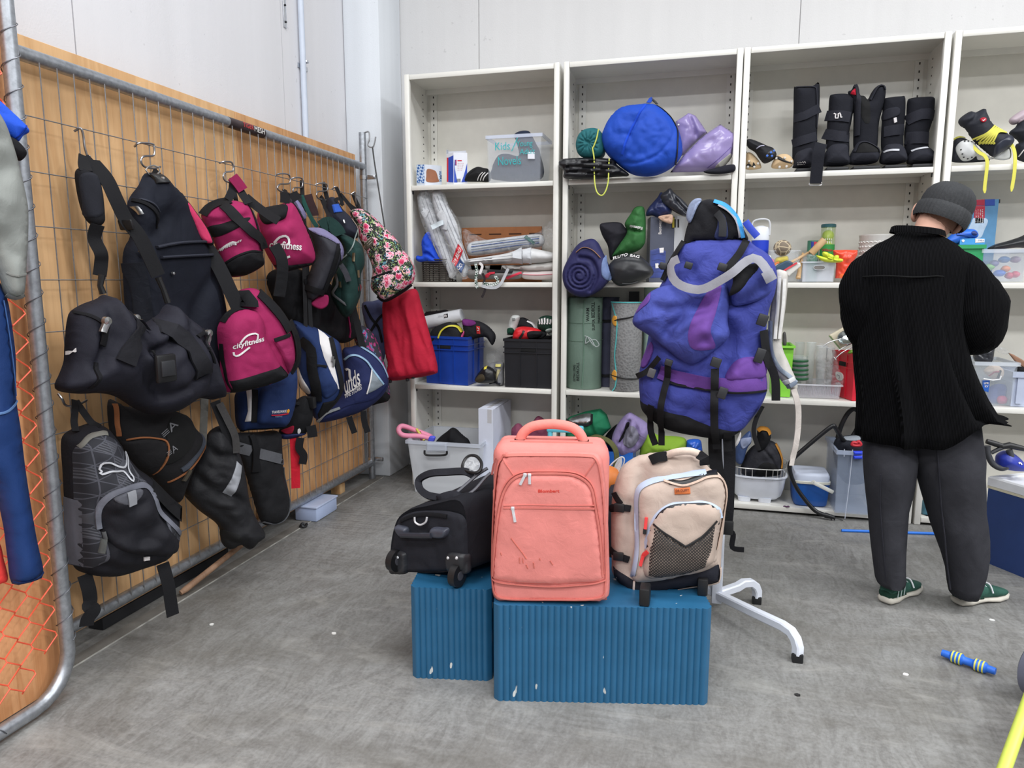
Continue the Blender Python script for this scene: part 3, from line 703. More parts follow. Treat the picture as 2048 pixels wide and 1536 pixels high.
BL = fabric((62,70,148),.8,.011,16,.12); BL2 = fabric((68,78,156),.8,.010,16,.12); PU = fabric((100,64,142),.8,.004,12,.1); BKF = fabric((24,24,27),.85,.005,14,.12)
GREY = fabric((150,150,158),.7,.0008,60,.05)
o = np.array([pb[0]-.05,pb[1]-.19,1.0]); n = nrm(-92)
hp = thing('hiking_backpack','large blue and purple hiking backpack hanging on the white stand','backpack',(o[0],o[1],.45))
HB = Soft(zJ((300,430),(340,370),(420,338),(560,333),(715,335),(765,372),(850,430),(893,525),(882,640),(845,750),(830,900),(830,1080),(838,1190),(800,1290),(740,1370),(690,1425),(600,1470),(420,1452),(250,1410),(135,1320),(114,1250),(110,1090),(150,950),(180,780),(220,620),(265,540)),
    o,n,.075,.13,.12,.030,6.5,seed=4,bulge=.03,cre=[(zJ((610,700),(700,680),(800,620)),.03,.025),(zJ((600,800),(640,950),(590,1060)),.04,.03),(zJ((180,1060),(330,1130),(560,1170)),.02,.02),(zJ((250,1200),(400,1290),(560,1300)),.015,.02)],res=60)
HB.body('main_bag',BL,hp)
HB.patch('black_base',zJ((114,1252),(180,1265),(250,1285),(400,1330),(520,1380),(640,1412),(690,1422),(600,1470),(420,1452),(250,1410),(135,1320)),BKF,hp,.002,.012,.02,sharp=True)
HB.patch('side_pocket',zJ((600,1112),(640,1030),(700,995),(800,1000),(826,1010),(828,1110),(700,1116)),PU,hp,.002,.02,.025)
HB.patch('side_flap',zJ((625,650),(660,560),(690,510),(760,470),(840,500),(870,560),(850,640),(760,690),(650,710)),BL2,hp,.01,.05,.05)
HB.patch('pocket_lining',zJ((648,520),(700,490),(780,478),(775,515),(730,570),(690,620),(622,655),(640,590)),BKF,hp,.055,.012,.02)
HB.patch('purple_side',zJ((118,1050),(150,960),(185,915),(200,960),(160,1050)),PU,hp,.002,.01)
HB.line('purple_band',zJ((235,1075),(330,1105),(520,1140),(700,1150),(832,1152)),.052,PU,hp,.004,.008)
HB.line('band_edge',zJ((235,1100),(330,1140),(520,1172),(700,1186),(835,1190)),.008,WEB,hp,.010,.006)
LID = Soft(zJ((175,635),(280,597),(400,612),(500,605),(560,588),(610,600),(620,700),(612,800),(622,885),(560,955),(440,1042),(350,1028),(260,960),(165,885),(78,825),(80,770),(125,700)),HB.o+HB.n*.10,n,.085,.05,.10,.035,6,seed=11,cre=[(zJ((560,620),(480,720),(330,800),(250,900)),.022,.02),(zJ((600,760),(540,860),(500,900)),.02,.02),(zJ((230,720),(350,730),(450,690)),.015,.02)],res=56)
LID.body('lid',BL2,hp)
LID.patch('purple_panel',zJ((520,608),(560,590),(578,605),(570,660),(545,760),(520,850),(545,935),(520,958),(425,950),(395,890),(408,810),(460,700)),PU,hp,.003,.004,.01)
LID.patch('purple_panel',zJ((160,655),(178,640),(172,690),(120,735),(95,755),(110,715)),PU,hp,.003,.004,.01)
HB.line('grey_webbing',zJ((350,455),(305,480),(310,540),(350,590),(430,618),(490,615),(560,580),(640,530),(710,470),(765,452),(815,500),(850,572)),.030,GREY,hp,.085,.004)
HB.line('webbing_end',zJ((822,520),(852,575)),.040,GREY,hp,.09,.006,smooth=False)
for p,w,h in ((((290,1030),(280,1120),(255,1230),(242,1350),(240,1500)),.024,.028),(((545,1050),(542,1200),(540,1340),(546,1440),(552,1520)),.028,.03),(((195,1255),(180,1330),(178,1420),(205,1500)),.024,.02),(((615,1405),(612,1470),(616,1535)),.03,.025),(((720,345),(680,420),(640,470),(600,520)),.026,.012),(((365,350),(320,420),(290,470),(245,570)),.02,.012),(((300,480),(250,500),(230,480)),.02,.01),(((815,850),(835,1000),(880,1120),(885,1250)),.03,.02),(((810,1280),(775,1350),(760,1430),(790,1530)),.016,.02),(((240,990),(170,1070),(100,1110)),.02,.03)):
    HB.line('webbing_strap',zJ(*p),w,WEB,hp,h,.004)
for (x,y),sx,sy in (((295,1015),.04,.035),((550,1015),.05,.05),((585,500),.045,.04),((250,490),.04,.035),((805,790),.05,.06),((790,985),.045,.075),((195,1080),.04,.05),((585,1180),.045,.06),((400,490),.04,.035)):
    c3 = HB.lift(np.array([HB.p2(zJ((x,y))[0])]),.036)[0]; MB().box(c3,(sx*.7,.012,sy*.7),.004,Matrix.Rotation(.3,3,'Y')).obj('buckle',DARK if x != 195 else plastic((92,92,96)),hp)
# padded belt and straps standing up at the top
PAD = fabric((30,30,34),.9,.002,60,.1); K = HB.o+HB.n*(-.02)
UP = Soft(zJ((372,300),(390,240),(420,160),(470,118),(530,112),(600,150),(660,210),(710,290),(730,340),(690,345),(650,330),(640,345),(420,350),(440,400),(475,485),(440,490),(380,430),(360,390)),HB.o+HB.n*.02,n,.02,.06,.03,.006,12,seed=3)
UP.body('padded_hip_belt',PAD,hp)
UP.patch('grey_pad',zJ((378,200),(395,140),(430,108),(465,112),(440,160),(405,240),(385,235)),fabric((138,150,178),.7),hp,.01,.01)
UP.line('blue_trim',zJ((535,122),(600,145),(655,200),(685,260),(700,332)),.014,fabric((60,150,214),.6),hp,.008,.006)
UP.line('grey_trim',zJ((560,145),(620,180),(665,240),(682,330)),.008,GREY,hp,.008,.005)
UP.patch('belt_gap',zJ((560,190),(600,215),(612,330),(540,332),(555,260)),fabric((52,60,96)),hp,.004,.004)
UP.line('belt_strap',zJ((550,190),(585,240),(582,325)),.026,DARK,hp,.012,.006)
UP.line('blue_tube',zJ((712,240),(745,285),(780,325)),.024,plastic((46,72,190)),hp,.03,.012)
# long dark straps below the pack
q = MB(); q.ribbon(catmull([HB.at(p,-.02) for p in zI((770,20),(768,200),(790,420))],False,4),.05,n,.012); q.obj('hanging_strap',WEB,hp)
q = MB(); q.ribbon(catmull([HB.at(p,-.03) for p in zI((850,60),(858,250),(852,450),(845,600),(830,690))],False,4),.044,n,.014); q.obj('hanging_strap',PAD,hp)
q = MB(); q.ribbon(catmull([HB.at(p,-.03) for p in zI((850,690),(880,720),(875,800),(948,815))],False,4),.02,n,.004); q.obj('hanging_strap',WEB,hp)
q = MB(); q.box(HB.at(zI((840,670))[0],-.02),(.05,.02,.06),.008); q.obj('buckle',BLACK,hp)

# pale carrier on the right of the stand
cg = HB.o-HB.n*.06; G = Fr(cg+np.array([0,0,0]),n)
cr = thing('carrier_harness','pale grey carrier harness hanging behind the right side of the blue backpack','carrier',G.at(zJ((1000,1500))[0]))
CA = fabric((188,184,178),.85,.003,16,.06)
CS = Soft(zJ((885,520),(930,515),(955,545),(945,700),(920,920),(960,1040),(1000,1130),(1010,1190),(975,1195),(930,1160),(880,1080),(850,980),(850,800),(870,640)),G.o,n,.02,.03,.03,.012,14,(1,.35),seed=7)
CS.body('harness_panel',CA,cr)
CS.line('piping',zJ((855,800),(858,960),(900,1060),(960,1110),(1003,1150)),.014,fabric((132,142,156)),cr,.004,.008)
for p in (((905,545),(895,700),(880,900)),((935,560),(925,720),(905,900))): CS.line('webbing',zJ(*p),.012,fabric((214,212,208)),cr,.01,.006)
for d in (0,22): CS.line('buckle',zJ((925+d*.8,1150+d),(990+d*.5,1120+d)),.016,plastic((196,196,198) if d == 0 else (110,120,136)),cr,.02,.01,smooth=False)
MB().ribbon(catmull([G.at(p,h) for p,h in zip(zJ((985,1185),(1010,1280),(1012,1400),(1000,1500),(985,1570),(975,1625)),(.02,.02,.01,.01,.0,.0))],False,6),[.022]*26+[.018]*5,nrm(-70),.003).obj('hanging_webbing',fabric((196,188,182)),cr)

# turquoise pull handle case behind the coral suitcase
o = np.array([-.20,2.95,0]); tq = thing('trolley_case','small dark trolley case with a turquoise pull handle, mostly hidden behind the coral suitcase','suitcase',o)
TQ = plastic((108,204,224),.4)
MB().box(o+np.array([0,0,.26]),(.34,.2,.48),.03).obj('shell',fabric((40,42,50)),tq)
F = Fr(o+np.array([0,-.0,.5]),nrm(-84))
a,b = F.p2((1100,866)),F.p2((1166,856)); xl,xr,yt = F.p2((1098,860))[0],F.p2((1163,860))[0],F.p2((1130,858))[1]
MB().box(F.w((xl+xr)/2,yt,0),(xr-xl+.02,.03,.026),.008,Matrix((F.ux,F.uy,F.n)).transposed()).obj('handle_grip',TQ,tq)
for x in (xl+.005,xr-.005): q = MB(); q.cyl(F.w(x,yt,0),F.w(x,-.02,0),.011); q.obj('handle_rod',TQ,tq)
for s in (-.13,.13): MB().cyl(o+np.array([s-.015,.08,.025]),o+np.array([s+.015,.08,.025]),.025).obj('wheel',BLACK,tq)
# ================================================================== PERSON
def person():
    YP = 3.22
    P = lambda a,b,y=YP: ony(*zS((a,b))[0],y)
    T = lambda a,b,y=YP: ony(*zT((a,b))[0],y)
    t = thing('person','person in grey ribbed beanie, black corduroy shirt and charcoal trousers, back turned, browsing the shelves','person',(.95,3.2,0))
    SKIN = plastic((206,160,140),.6,.05,.3)
    # one continuous body: skin-modifier skeleton inside the clothes
    V = []; Rr = []; E_ = []
    def jn(p,r,par=None):
        V.append(tuple(float(a) for a in p)); Rr.append(r)
        if par is not None: E_.append((par,len(V)-1))
        return len(V)-1
    hips = jn((.905,YP,.86),.13); waist = jn((.90,YP+.01,1.02),.125,hips); chest = jn((.905,YP+.02,1.22),.14,waist)
    nb = jn(P(610,400,YP+.02),.07,chest); nk = jn(P(622,330,YP+.045),.058,nb); hd = jn(P(672,250,YP+.08),.075,nk); ht = jn(P(712,180,YP+.085),.072,hd)
    fl = jn(T(430,1140,YP+.0),.045); fr = jn(T(985,1230,YP+.04),.045)
    for s,(kx,kz),f in ((-1,(440,640),fl),(1,(930,680),fr)):
        a = jn((.905+s*.085,YP,.80),.085,hips); k = jn(T(kx,kz,YP+.02),.06,a); E_.append((k,f))
    hands = []
    for s,sh,el,wr in ((-1,P(320,540),P(255,860,YP+.03),P(330,860,YP+.24)),(1,P(780,540),P(885,870,YP+.03),P(760,860,YP+.24))):
        a = jn(sh,.06,chest); b = jn(el,.045,a); c = jn(wr,.03,b); d = unit(wr-el)
        pm = wr+d*.05; h = jn(pm,.034,c)
        side = unit(np.cross(d,[0,0,1])); up = np.cross(side,d)
        for i,(off,L) in enumerate(((-.03,.062),(-.010,.074),(.010,.07),(.03,.055))):
            f0 = jn(pm+d*.035+side*off,.0095,h); f1 = jn(pm+d*(.04+L*.55)+side*off*1.15-up*.004,.009,f0); jn(pm+d*(.035+L*.85)+side*off*1.1-up*.028,.0075,f1)
        th = jn(pm-d*.012+side*(.034*-s),.011,h); t2 = jn(pm+d*.02+side*(.058*-s)-up*.012,.010,th); jn(pm+d*.045+side*(.056*-s)-up*.03,.008,t2)
    me = bpy.data.meshes.new('body'); me.from_pydata(V,E_,[]); o = bpy.data.objects.new('body',me); COL.objects.link(o)
    sk = o.modifiers.new('skin','SKIN'); sk.use_smooth_shade = True
    for i,r in enumerate(Rr): me.skin_vertices[0].data[i].radius = (r,r*.82 if i in (0,1,2) else r)
    me.skin_vertices[0].data[0].use_root = True
    o.modifiers.new('sub','SUBSURF').levels = 2; o.modifiers['sub'].render_levels = 2
    dg = bpy.context.evaluated_depsgraph_get(); nm = bpy.data.meshes.new_from_object(o.evaluated_get(dg)); bpy.data.objects.remove(o)
    nm.name = 'body'; nm.materials.clear(); nm.materials.append(SKIN); nm.transform(INV[t.name])
    for p in nm.polygons: p.material_index = 0; p.use_smooth = True
    body = bpy.data.objects.new('body',nm); COL.objects.link(body); body.parent = t
    # head: face looks down towards the shelves (away from the camera)
    up = unit(_R*math.sin(.42)+_Z*math.cos(.42)); fwd0 = unit(np.array([.12,.93,-.36])); fwd = unit(fwd0-up*np.dot(fwd0,up)); rt = np.cross(fwd,up)
    HC_ = P(672,270,YP+.085)
    m = MB(); Q = []
    for i in range(15):
        ph = -math.pi/2+math.pi*i/14; R_ = []
        for k in range(24):
            a = 2*math.pi*k/24; x,y,z = math.cos(ph)*math.cos(a),math.cos(ph)*math.sin(a),math.sin(ph)
            w_ = .074*(1-.18*max(0,-z)); dpt = .090*(1-.1*max(0,-z)); yy = y*dpt
            if y > .3 and z < 0: yy += .012*(-z)           # jaw and chin
            R_.append(HC_+rt*x*w_+fwd*yy+up*z*.118)
        Q.append(R_)
    m.rings(Q)
    fc = lambda x,y,z: HC_+rt*x+fwd*y+up*z
    m.tube([fc(0,.09,.012),fc(0,.106,-.012),fc(0,.118,-.03),fc(0,.1,-.04)],[.008,.011,.015,.008],8)   # nose
    for s in (-1,1):
        m.tube(catmull([fc(s*.074,.012,.018),fc(s*.088,-.006,.024),fc(s*.091,-.016,.0),fc(s*.084,-.008,-.028),fc(s*.074,.006,-.036)],False,4),.010,8)  # ears
    m.obj('head',SKIN,t,ang=80)
    m = MB()
    for s in (-1,1): m.lathe([(0,.011),(.008,.008),(.012,0),(0,-.002)],fc(s*.03,.088,-.002),fwd,12)
    m.obj('eyes',plastic((70,52,42),.3),t)
    m = MB(); m.tube([fc(-.024,.092,-.07),fc(0,.1,-.067),fc(.024,.092,-.07)],[.004,.007,.004],8); m.obj('mouth',plastic((176,108,100),.5),t)
    # hair: short fade under the hat, coloured close to shaded skin
    m = MB(); Q = []
    for i in range(7):
        ph = math.radians(-22+i*14); Q.append([HC_+rt*.078*math.cos(ph)*math.cos(a)+fwd*.092*math.cos(ph)*math.sin(a)+up*.12*math.sin(ph) for a in np.linspace(math.radians(170),math.radians(370),20)])
    m.rings(Q,closed=False); m.obj('hair',fabric((134,100,84),.9,.002,90),t)
    # beanie with knitted ribs and a turned-up cuff
    CU = fabric((60,61,63),.95,.0025,90,.16)
    bc = P(682,279,YP+.07); n_ = 120
    def ring(h,rx,ry,off=0,dx=0):
        R_ = []
        for k in range(n_):
            a = 2*math.pi*k/n_; rib = 1+.022*(1 if k % 3 == 0 else (-1 if k % 3 == 1 else 0)); R_.append(bc+(up*h+rt*(rx*rib*math.cos(a)+dx)+fwd*(ry*rib*math.sin(a)-off))*.83)
        return R_
    MB().rings([ring(-.012,.108,.118,.0),ring(-.022,.117,.128),ring(-.006,.124,.134),ring(.03,.124,.133),ring(.052,.120,.128),ring(.056,.112,.12)],cap=False).obj('cuff',CU,t,ang=80)
    MB().rings([ring(.02,.108,.118),ring(.05,.116,.125),ring(.08,.117,.126,.004),ring(.11,.112,.12,.008),ring(.135,.098,.106,.012),ring(.155,.076,.08,.016),ring(.166,.045,.05,.018),ring(.170,.012,.014,.018)],cap=True).obj('beanie',CU,t,ang=80)
    # ---- shirt
    CORDM,nt,b = base_mat('corduroy'); v = coords(nt)
    sp = N(nt,'ShaderNodeSeparateXYZ'); nt.links.new(v,sp.inputs[0]); a = N(nt,'ShaderNodeMath',operation='MULTIPLY'); a.inputs[1].default_value = 1250
    nt.links.new(sp.outputs[0],a.inputs[0]); s = N(nt,'ShaderNodeMath',operation='SINE'); nt.links.new(a.outputs[0],s.inputs[0])
    nt.links.new(ramp(nt,s.outputs[0],[(0,lin((8,8,9))),(1,lin((25,25,28)))]),b.inputs['Base Color']); b.inputs['Roughness'].default_value = .95; b.inputs['Specular IOR Level'].default_value = .08
    bump(nt,b,s.outputs[0],.0018,.9)
    rows = [(350,455,668,.055),(385,400,715,.075),(420,325,775,.095),(470,258,830,.12),(530,205,868,.14),(600,190,850,.15),(700,185,838,.155),(800,190,826,.158),(900,200,825,.16),(1000,205,840,.162),(1100,212,865,.172),(1200,222,905,.18),(1300,232,955,.186),(1400,234,1005,.19),(1470,230,1035,.192),(1545,226,1050,.194)]
    Q = []
    for j,(Y,xl,xr,dp) in enumerate(rows):
        A,B = P(xl,Y),P(xr,Y); c = (A+B)/2; hw = np.linalg.norm(B-A)/2; R_ = []
        for k in range(72):
            an = 2*math.pi*k/72; ca,sa = math.cos(an),math.sin(an); e = .85
            x = math.copysign(abs(ca)**e,ca)*hw; y = math.copysign(abs(sa)**e,sa)*dp
            tt = max(0,(Y-600)/950); fo = .010*math.sin(an*9+1.1)+.008*math.sin(an*15+.4)
            if sa < 0:                                        # box pleat and folds on the back
                u = ca
                fo += -.020*math.exp(-((u+.42+.1*tt)/.045)**2)+.014*math.exp(-((u+.30+.12*tt)/.06)**2)-.016*math.exp(-((u-.30-.35*tt)/.05)**2)+.014*math.exp(-((u-.4-.35*tt)/.06)**2)-.012*math.exp(-((u-.05)/.05)**2)
            rr = tt**.6*fo*1.2 if Y > 600 else 0
            z = 0
            if Y > 1380:
                q = (Y-1380)/165
                u = min(1,max(0,(ca+.05)/.5)); z = q*(.105*u*u*(3-2*u)*1.0)
            d = np.array([ca,sa,0])
            R_.append(c+np.array([x*1.0,y+.02,z])+d*rr)
        Q.append(R_)
    sh = MB().rings(Q,cap=False); 
    o = sh.obj('shirt',CORDM,t,ang=80)
    md = o.modifiers.new('solid','SOLIDIFY'); md.thickness = .004
    # yoke seam, collar
    m = MB(); m.tube([P(190+k*(670/24),606+4*math.cos(k*.5)+(26 if k > 17 else 0)*(k-17)/7,YP-.135+.10*abs((k-12)/12)**3) for k in range(25)],.0035,6); m.obj('yoke_seam',fabric((9,9,10)),o)
    Q = []
    for h,e,in ((0,0),(.016,.002),(.026,.004),(.022,.012),(.0,.018)):
        A,B = P(425,392),P(700,398); c = (A+B)/2; hw = np.linalg.norm(B-A)/2
        Q.append([c+np.array([(hw*.96+e)*math.cos(a),(.085+e)*math.sin(a)+.025,h+.020-.028*math.cos(a)*.4]) for a in np.linspace(0,2*math.pi,41)[:-1]])
    MB().rings(Q,cap=False).obj('collar',CORDM,o,ang=80)
    def sleeve(path,rad,name):
        pp = catmull([np.array(p) for p in path],False,6); rr = np.interp(np.linspace(0,1,len(pp)),np.linspace(0,1,len(rad)),rad)
        m = MB(); m.tube(pp,list(rr),20)
        V = np.array(m.v); nz = [noise.noise(Vector(p)*11) for p in V]; 
        cen = np.repeat(np.array(pp),20,0); dr = V[:len(cen)]-cen
        m.v = [tuple(a) for a in cen+dr*(1+.11*np.array(nz)[:len(cen),None])]
        return m.obj(name,CORDM,o,ang=80)
    sleeve([P(360,500),P(275,580),P(243,665),P(240,780,YP+.0),P(265,910,YP+.04),P(300,905,YP+.15),P(325,862,YP+.25)],[.04,.075,.088,.085,.085,.07,.05],'sleeve')
    sleeve([P(720,500),P(815,585),P(852,680),P(888,780,YP+.0),P(890,905,YP+.02),P(840,930,YP+.13),P(765,870,YP+.25)],[.04,.08,.098,.108,.098,.08,.05],'sleeve')
    # ---- trousers
    TR = fabric((54,54,59),.92,.005,10,.16,.0006,.12); TRS = fabric((40,40,47))
    def leg(rows,name):
        Q = []
        for j,(Y,xl,xr,dp,yo) in enumerate(rows):
            A,B = T(xl,Y,YP+yo),T(xr,Y,YP+yo); c = (A+B)/2; hw = np.linalg.norm(B-A)/2
            Q.append([c+np.array([math.cos(a)*hw*(1+.02*noise.noise(Vector((math.cos(a)*2,math.sin(a)*2,Y*.012)))),math.sin(a)*dp*(1+.12*noise.noise(Vector((math.cos(a)*2+5,math.sin(a)*2,Y*.016)))),0]) for a in np.linspace(0,2*math.pi,37)[:-1]])
        return MB().rings(Q).obj(name,TR,t,ang=80)
    tl = leg([(20,270,590,.10,.02),(150,250,630,.115,.01),(280,240,640,.13,.0),(400,248,628,.125,0),(520,262,605,.115,0),(650,276,572,.11,0),(800,290,560,.1,0),(950,302,552,.095,0),(1080,320,550,.09,0),(1160,330,552,.085,.0),(1192,345,545,.08,0)],'trouser_leg')
    tr = leg([(20,520,1105,.10,.02),(150,560,1120,.115,.01),(280,585,1132,.13,.01),(400,628,1130,.13,.02),(520,665,1132,.125,.03),(650,700,1135,.12,.03),(760,735,1150,.12,.03),(850,765,1160,.115,.03),(980,812,1158,.11,.03),(1100,848,1140,.1,.03),(1200,862,1112,.095,.03),(1268,875,1080,.085,.03)],'trouser_leg')
    for l,pr,yo in ((((372,400),(365,600),(378,800),(395,1000),(412,1180)),tl,-.12),(((780,180),(798,400),(815,650),(838,850),(856,1050),(880,1240)),tr,-.115)):
        pp = [T(a,b,YP+yo+i*.012) for i,(a,b) in enumerate(l)]; MB().tube(catmull(pp,False,6),.0035,6).obj('side_seam',TRS,pr)
    MB().tube(catmull([T(a,b,YP-.125) for a,b in ((700,175),(780,180),(870,168),(945,150))],False,5),.003,6).obj('pocket_seam',TRS,tr)
    # ---- shoes
    GR = fabric((52,92,80),.75,.003,40,.2); GR2 = fabric((28,60,48),.7,.003,40,.1); SOLE = plastic((206,200,188),.6,.08); LACE = fabric((214,216,220),.8,.001,60)
    for hx_,toe in ((onz(*zT((425,1362))[0],0),onz(*zT((575,1290))[0],0)),(onz(*zT((960,1372))[0],0),onz(*zT((1255,1322))[0],0))):
        d = unit(toe-hx_); L = .285; sd = np.cross([0,0,1.0],d); hx_ = hx_-d*.02+np.array([0,.03,0])
        def sec(k,hw,z0,z1,n=16,e=.7):
            R_ = []
            for q in range(n):
                a = 2*math.pi*q/n; ca,sa = math.cos(a),math.sin(a)
                R_.append(hx_+d*k*L+sd*hw*math.copysign(abs(ca)**e,ca)+np.array([0,0,(z0+z1)/2+(z1-z0)/2*math.copysign(abs(sa)**e,sa)]))
            return R_
        s_ = t
        MB().rings([sec(0,.022,.012,.032),sec(.03,.034,.004,.038),(sec(.2,.039,.0,.036)),sec(.38,.034,.004,.030),sec(.5,.036,.006,.027),sec(.7,.046,.0,.026),(sec(.88,.04,.003,.027)),sec(.97,.024,.01,.028),sec(1.0,.01,.014,.026)]).obj('shoe_sole',SOLE,t,ang=70)
        u_ = MB().rings([sec(.015,.02,.03,.07),sec(.05,.030,.028,.092),sec(.2,.035,.026,.098),sec(.36,.034,.024,.092),sec(.5,.036,.022,.082),sec(.68,.040,.02,.064),sec(.84,.036,.02,.05),sec(.95,.022,.02,.04),sec(.985,.008,.022,.034)]).obj('shoe_upper',GR,t,ang=70)
        MB().rings([sec(.01,.022,.028,.06),sec(.045,.033,.026,.064),sec(.2,.0375,.024,.060),sec(.36,.036,.022,.045),sec(.42,.034,.022,.035)]).obj('heel_panel',GR2,u_,ang=70)
        for i in range(4):
            k = .46+i*.07; z = .088-i*.010; MB().tube([hx_+d*k*L+sd*s*.028+np.array([0,0,z-.012*abs(s)]) for s in (-1,-.4,.4,1)],.0032,6).obj('lace',LACE,u_)
        MB().tube(catmull([hx_+d*.42*L+np.array([0,0,.095]),hx_+d*.5*L-sd*.03+np.array([0,0,.09]),hx_+d*.52*L-sd*.048+np.array([0,0,.055])],False,5),.0035,6).obj('lace_end',LACE,u_)
        MB().rings([sec(.12,.026,.09,.12,e=1),sec(.3,.026,.09,.12,e=1)]).obj('sock',fabric((206,206,208)),u_,ang=70)
        for i in range(3):
            k = .12+.09*i; MB().tube([hx_+d*k*L+sd*-.0385+np.array([0,0,.035]),hx_+d*(k+.03)*L+sd*-.037+np.array([0,0,.075])],.0022,5).obj('side_trim',plastic((176,190,188)),u_)
    return t
person()
# ------------------------------------------------------------------ loose things on the floor
tg = thing('foam_baton','blue baton with yellow rings lying on the concrete floor','toy',onz(1938,1340,0)); a,b = onz(1883,1316,.0),onz(1990,1354,.0); d = unit(b-a); L = np.linalg.norm(b-a); Z2 = np.array([0,0,.021])
BB = plastic((42,108,214),.5,.05); YY = plastic((222,218,96),.5,.05)
MB().lathe([(0,0),(.012,0),(.013,.01),(.013,L*.16),(.017,L*.17),(.020,L*.2),(.020,L*.39),(.016,L*.41),(.014,L*.43),(.014,L*.58),(.016,L*.6),(.020,L*.62),(.020,L*.81),(.017,L*.84),(.013,L*.86),(.013,L-.01),(.012,L),(0,L)],a+Z2,d,18).obj('rod',BB,tg)
for k in (.215,.285,.355,.645,.715,.785): MB().lathe([(.0195,L*(k-.016)),(.0215,L*(k-.013)),(.0215,L*(k+.013)),(.0195,L*(k+.016))],a+Z2,d,18).obj('ring',YY,tg)
o = MB().cyl(onz(1683,1061,.007)+np.array([0,0,.0]),onz(1885,1068,.007),.008,n=10).obj('blue_stick',plastic((36,116,220),.45)); tag(o,'thin bright blue stick on the floor behind the feet of the person','stick')
# play furniture cut by the right edge
pf = thing('play_ride_on','grey, lime and pink plastic ride-on cut off at the lower right edge','toy',onz(2090,1420,0)+np.array([0,0,0]))
wc = onz(2086,1400,0)+np.array([0,0,.112]); qa,qb = onz(1996,1572,.06),wc+np.array([.05,.05,.22]); pink = plastic((206,44,86),.45)
MB().lathe([(0,-.03),(.09,-.03),(.11,-.015),(.11,.015),(.09,.03),(0,.03)],wc,unit([-.5,.8,0]),28).obj('wheel',plastic((112,116,134),.5),pf)
MB().cyl(wc-np.array([-.03,.05,0]),wc+np.array([-.03,.05,0]),.02).obj('axle',DARK,pf)
MB().tube([qa,qa*.5+qb*.5+np.array([0,0,.0]),qb],.017,14).obj('frame_tube',plastic((200,214,92),.45),pf); MB().tube([qb,wc],.014,10).obj('fork',plastic((200,214,92),.45),pf)
MB().cyl(qa,qa*np.array([1,1,0])+np.array([0,0,.002]),.02).obj('front_foot',DARK,pf)
MB().box(qa*.55+qb*.45+np.array([.085,-.01,-.04]),(.13,.22,.06),.02).obj('seat_panel',pink,pf)
# specks of litter on the floor
for (x,y),c,lb in (((423,1250),(214,214,210),'white scrap of paper on the floor in front of the hanging grey backpack'),((668,1268),(226,224,220),'white crumb on the open floor left of the small teal plinth'),((1596,1391),(36,34,34),'dark scrap on the floor below the foot of the steel stand'),((1811,1350),(230,228,226),'white scrap on the floor left of the blue baton'),((1983,1241),(214,214,212),'white scrap on the floor behind the right shoe of the person')):
    p = onz(x,y,0); r = random.Random(x); m = MB(); k = [(.011*math.cos(a)*r.uniform(.6,1.2),.008*math.sin(a)*r.uniform(.6,1.2)) for a in np.linspace(0,6.28,8)[:-1]]
    m.prism(k,.0005,.004,Matrix.Translation(Vector([float(a) for a in p]))); tag(m.obj('paper_scrap',plastic(c,.8)),lb,'litter')
# ================================================================== BAGS ON THE WIRE FENCE
def cen(pts): return (min(p[0] for p in pts)+max(p[0] for p in pts))/2,(min(p[1] for p in pts)+max(p[1] for p in pts))/2
def hang(name,label,cat,pts,x,a,tf,mat,group=None,body='body',tilt=0,**kw):
    c = cen(pts); o = onx(c[0],c[1],x); n = nrm(a,tilt); s = Soft(pts,o,n,tf,**kw)
    t = thing(name,label,cat,s.bottom(),group); s.body(body,mat,t); s.t = t; return s
LOOPS = []
def freestrap(s,pts,hs,w,mat,name,parent=None,t=.003,per=6):
    m = MB(); P = catmull([s.at(p,h) for p,h in zip(pts,hs if hasattr(hs,'__len__') else [hs]*len(pts))],False,per)
    m.ribbon(P,w,s.n,t); return m.obj(name,mat,parent or s.t)
def swoosh(s,P,Q,w,mat,lift):
    m = None
    for pts in (P,Q):
        if pts: m = s.line('x',pts,w,mat,None,lift,.0012,mb=(m or MB()))
    return m.obj('logo_swoosh',mat,s.t)
OFFW = fabric((226,222,222),.8,.0006,80,.03); BRASS = metal((176,160,128),.35); STEELP = metal((196,196,196),.28,.1)
HOOKG = 'S-shaped metal hooks on the wire fence'
FF = Fr((-2.166,3,1.9),(1,0,0))
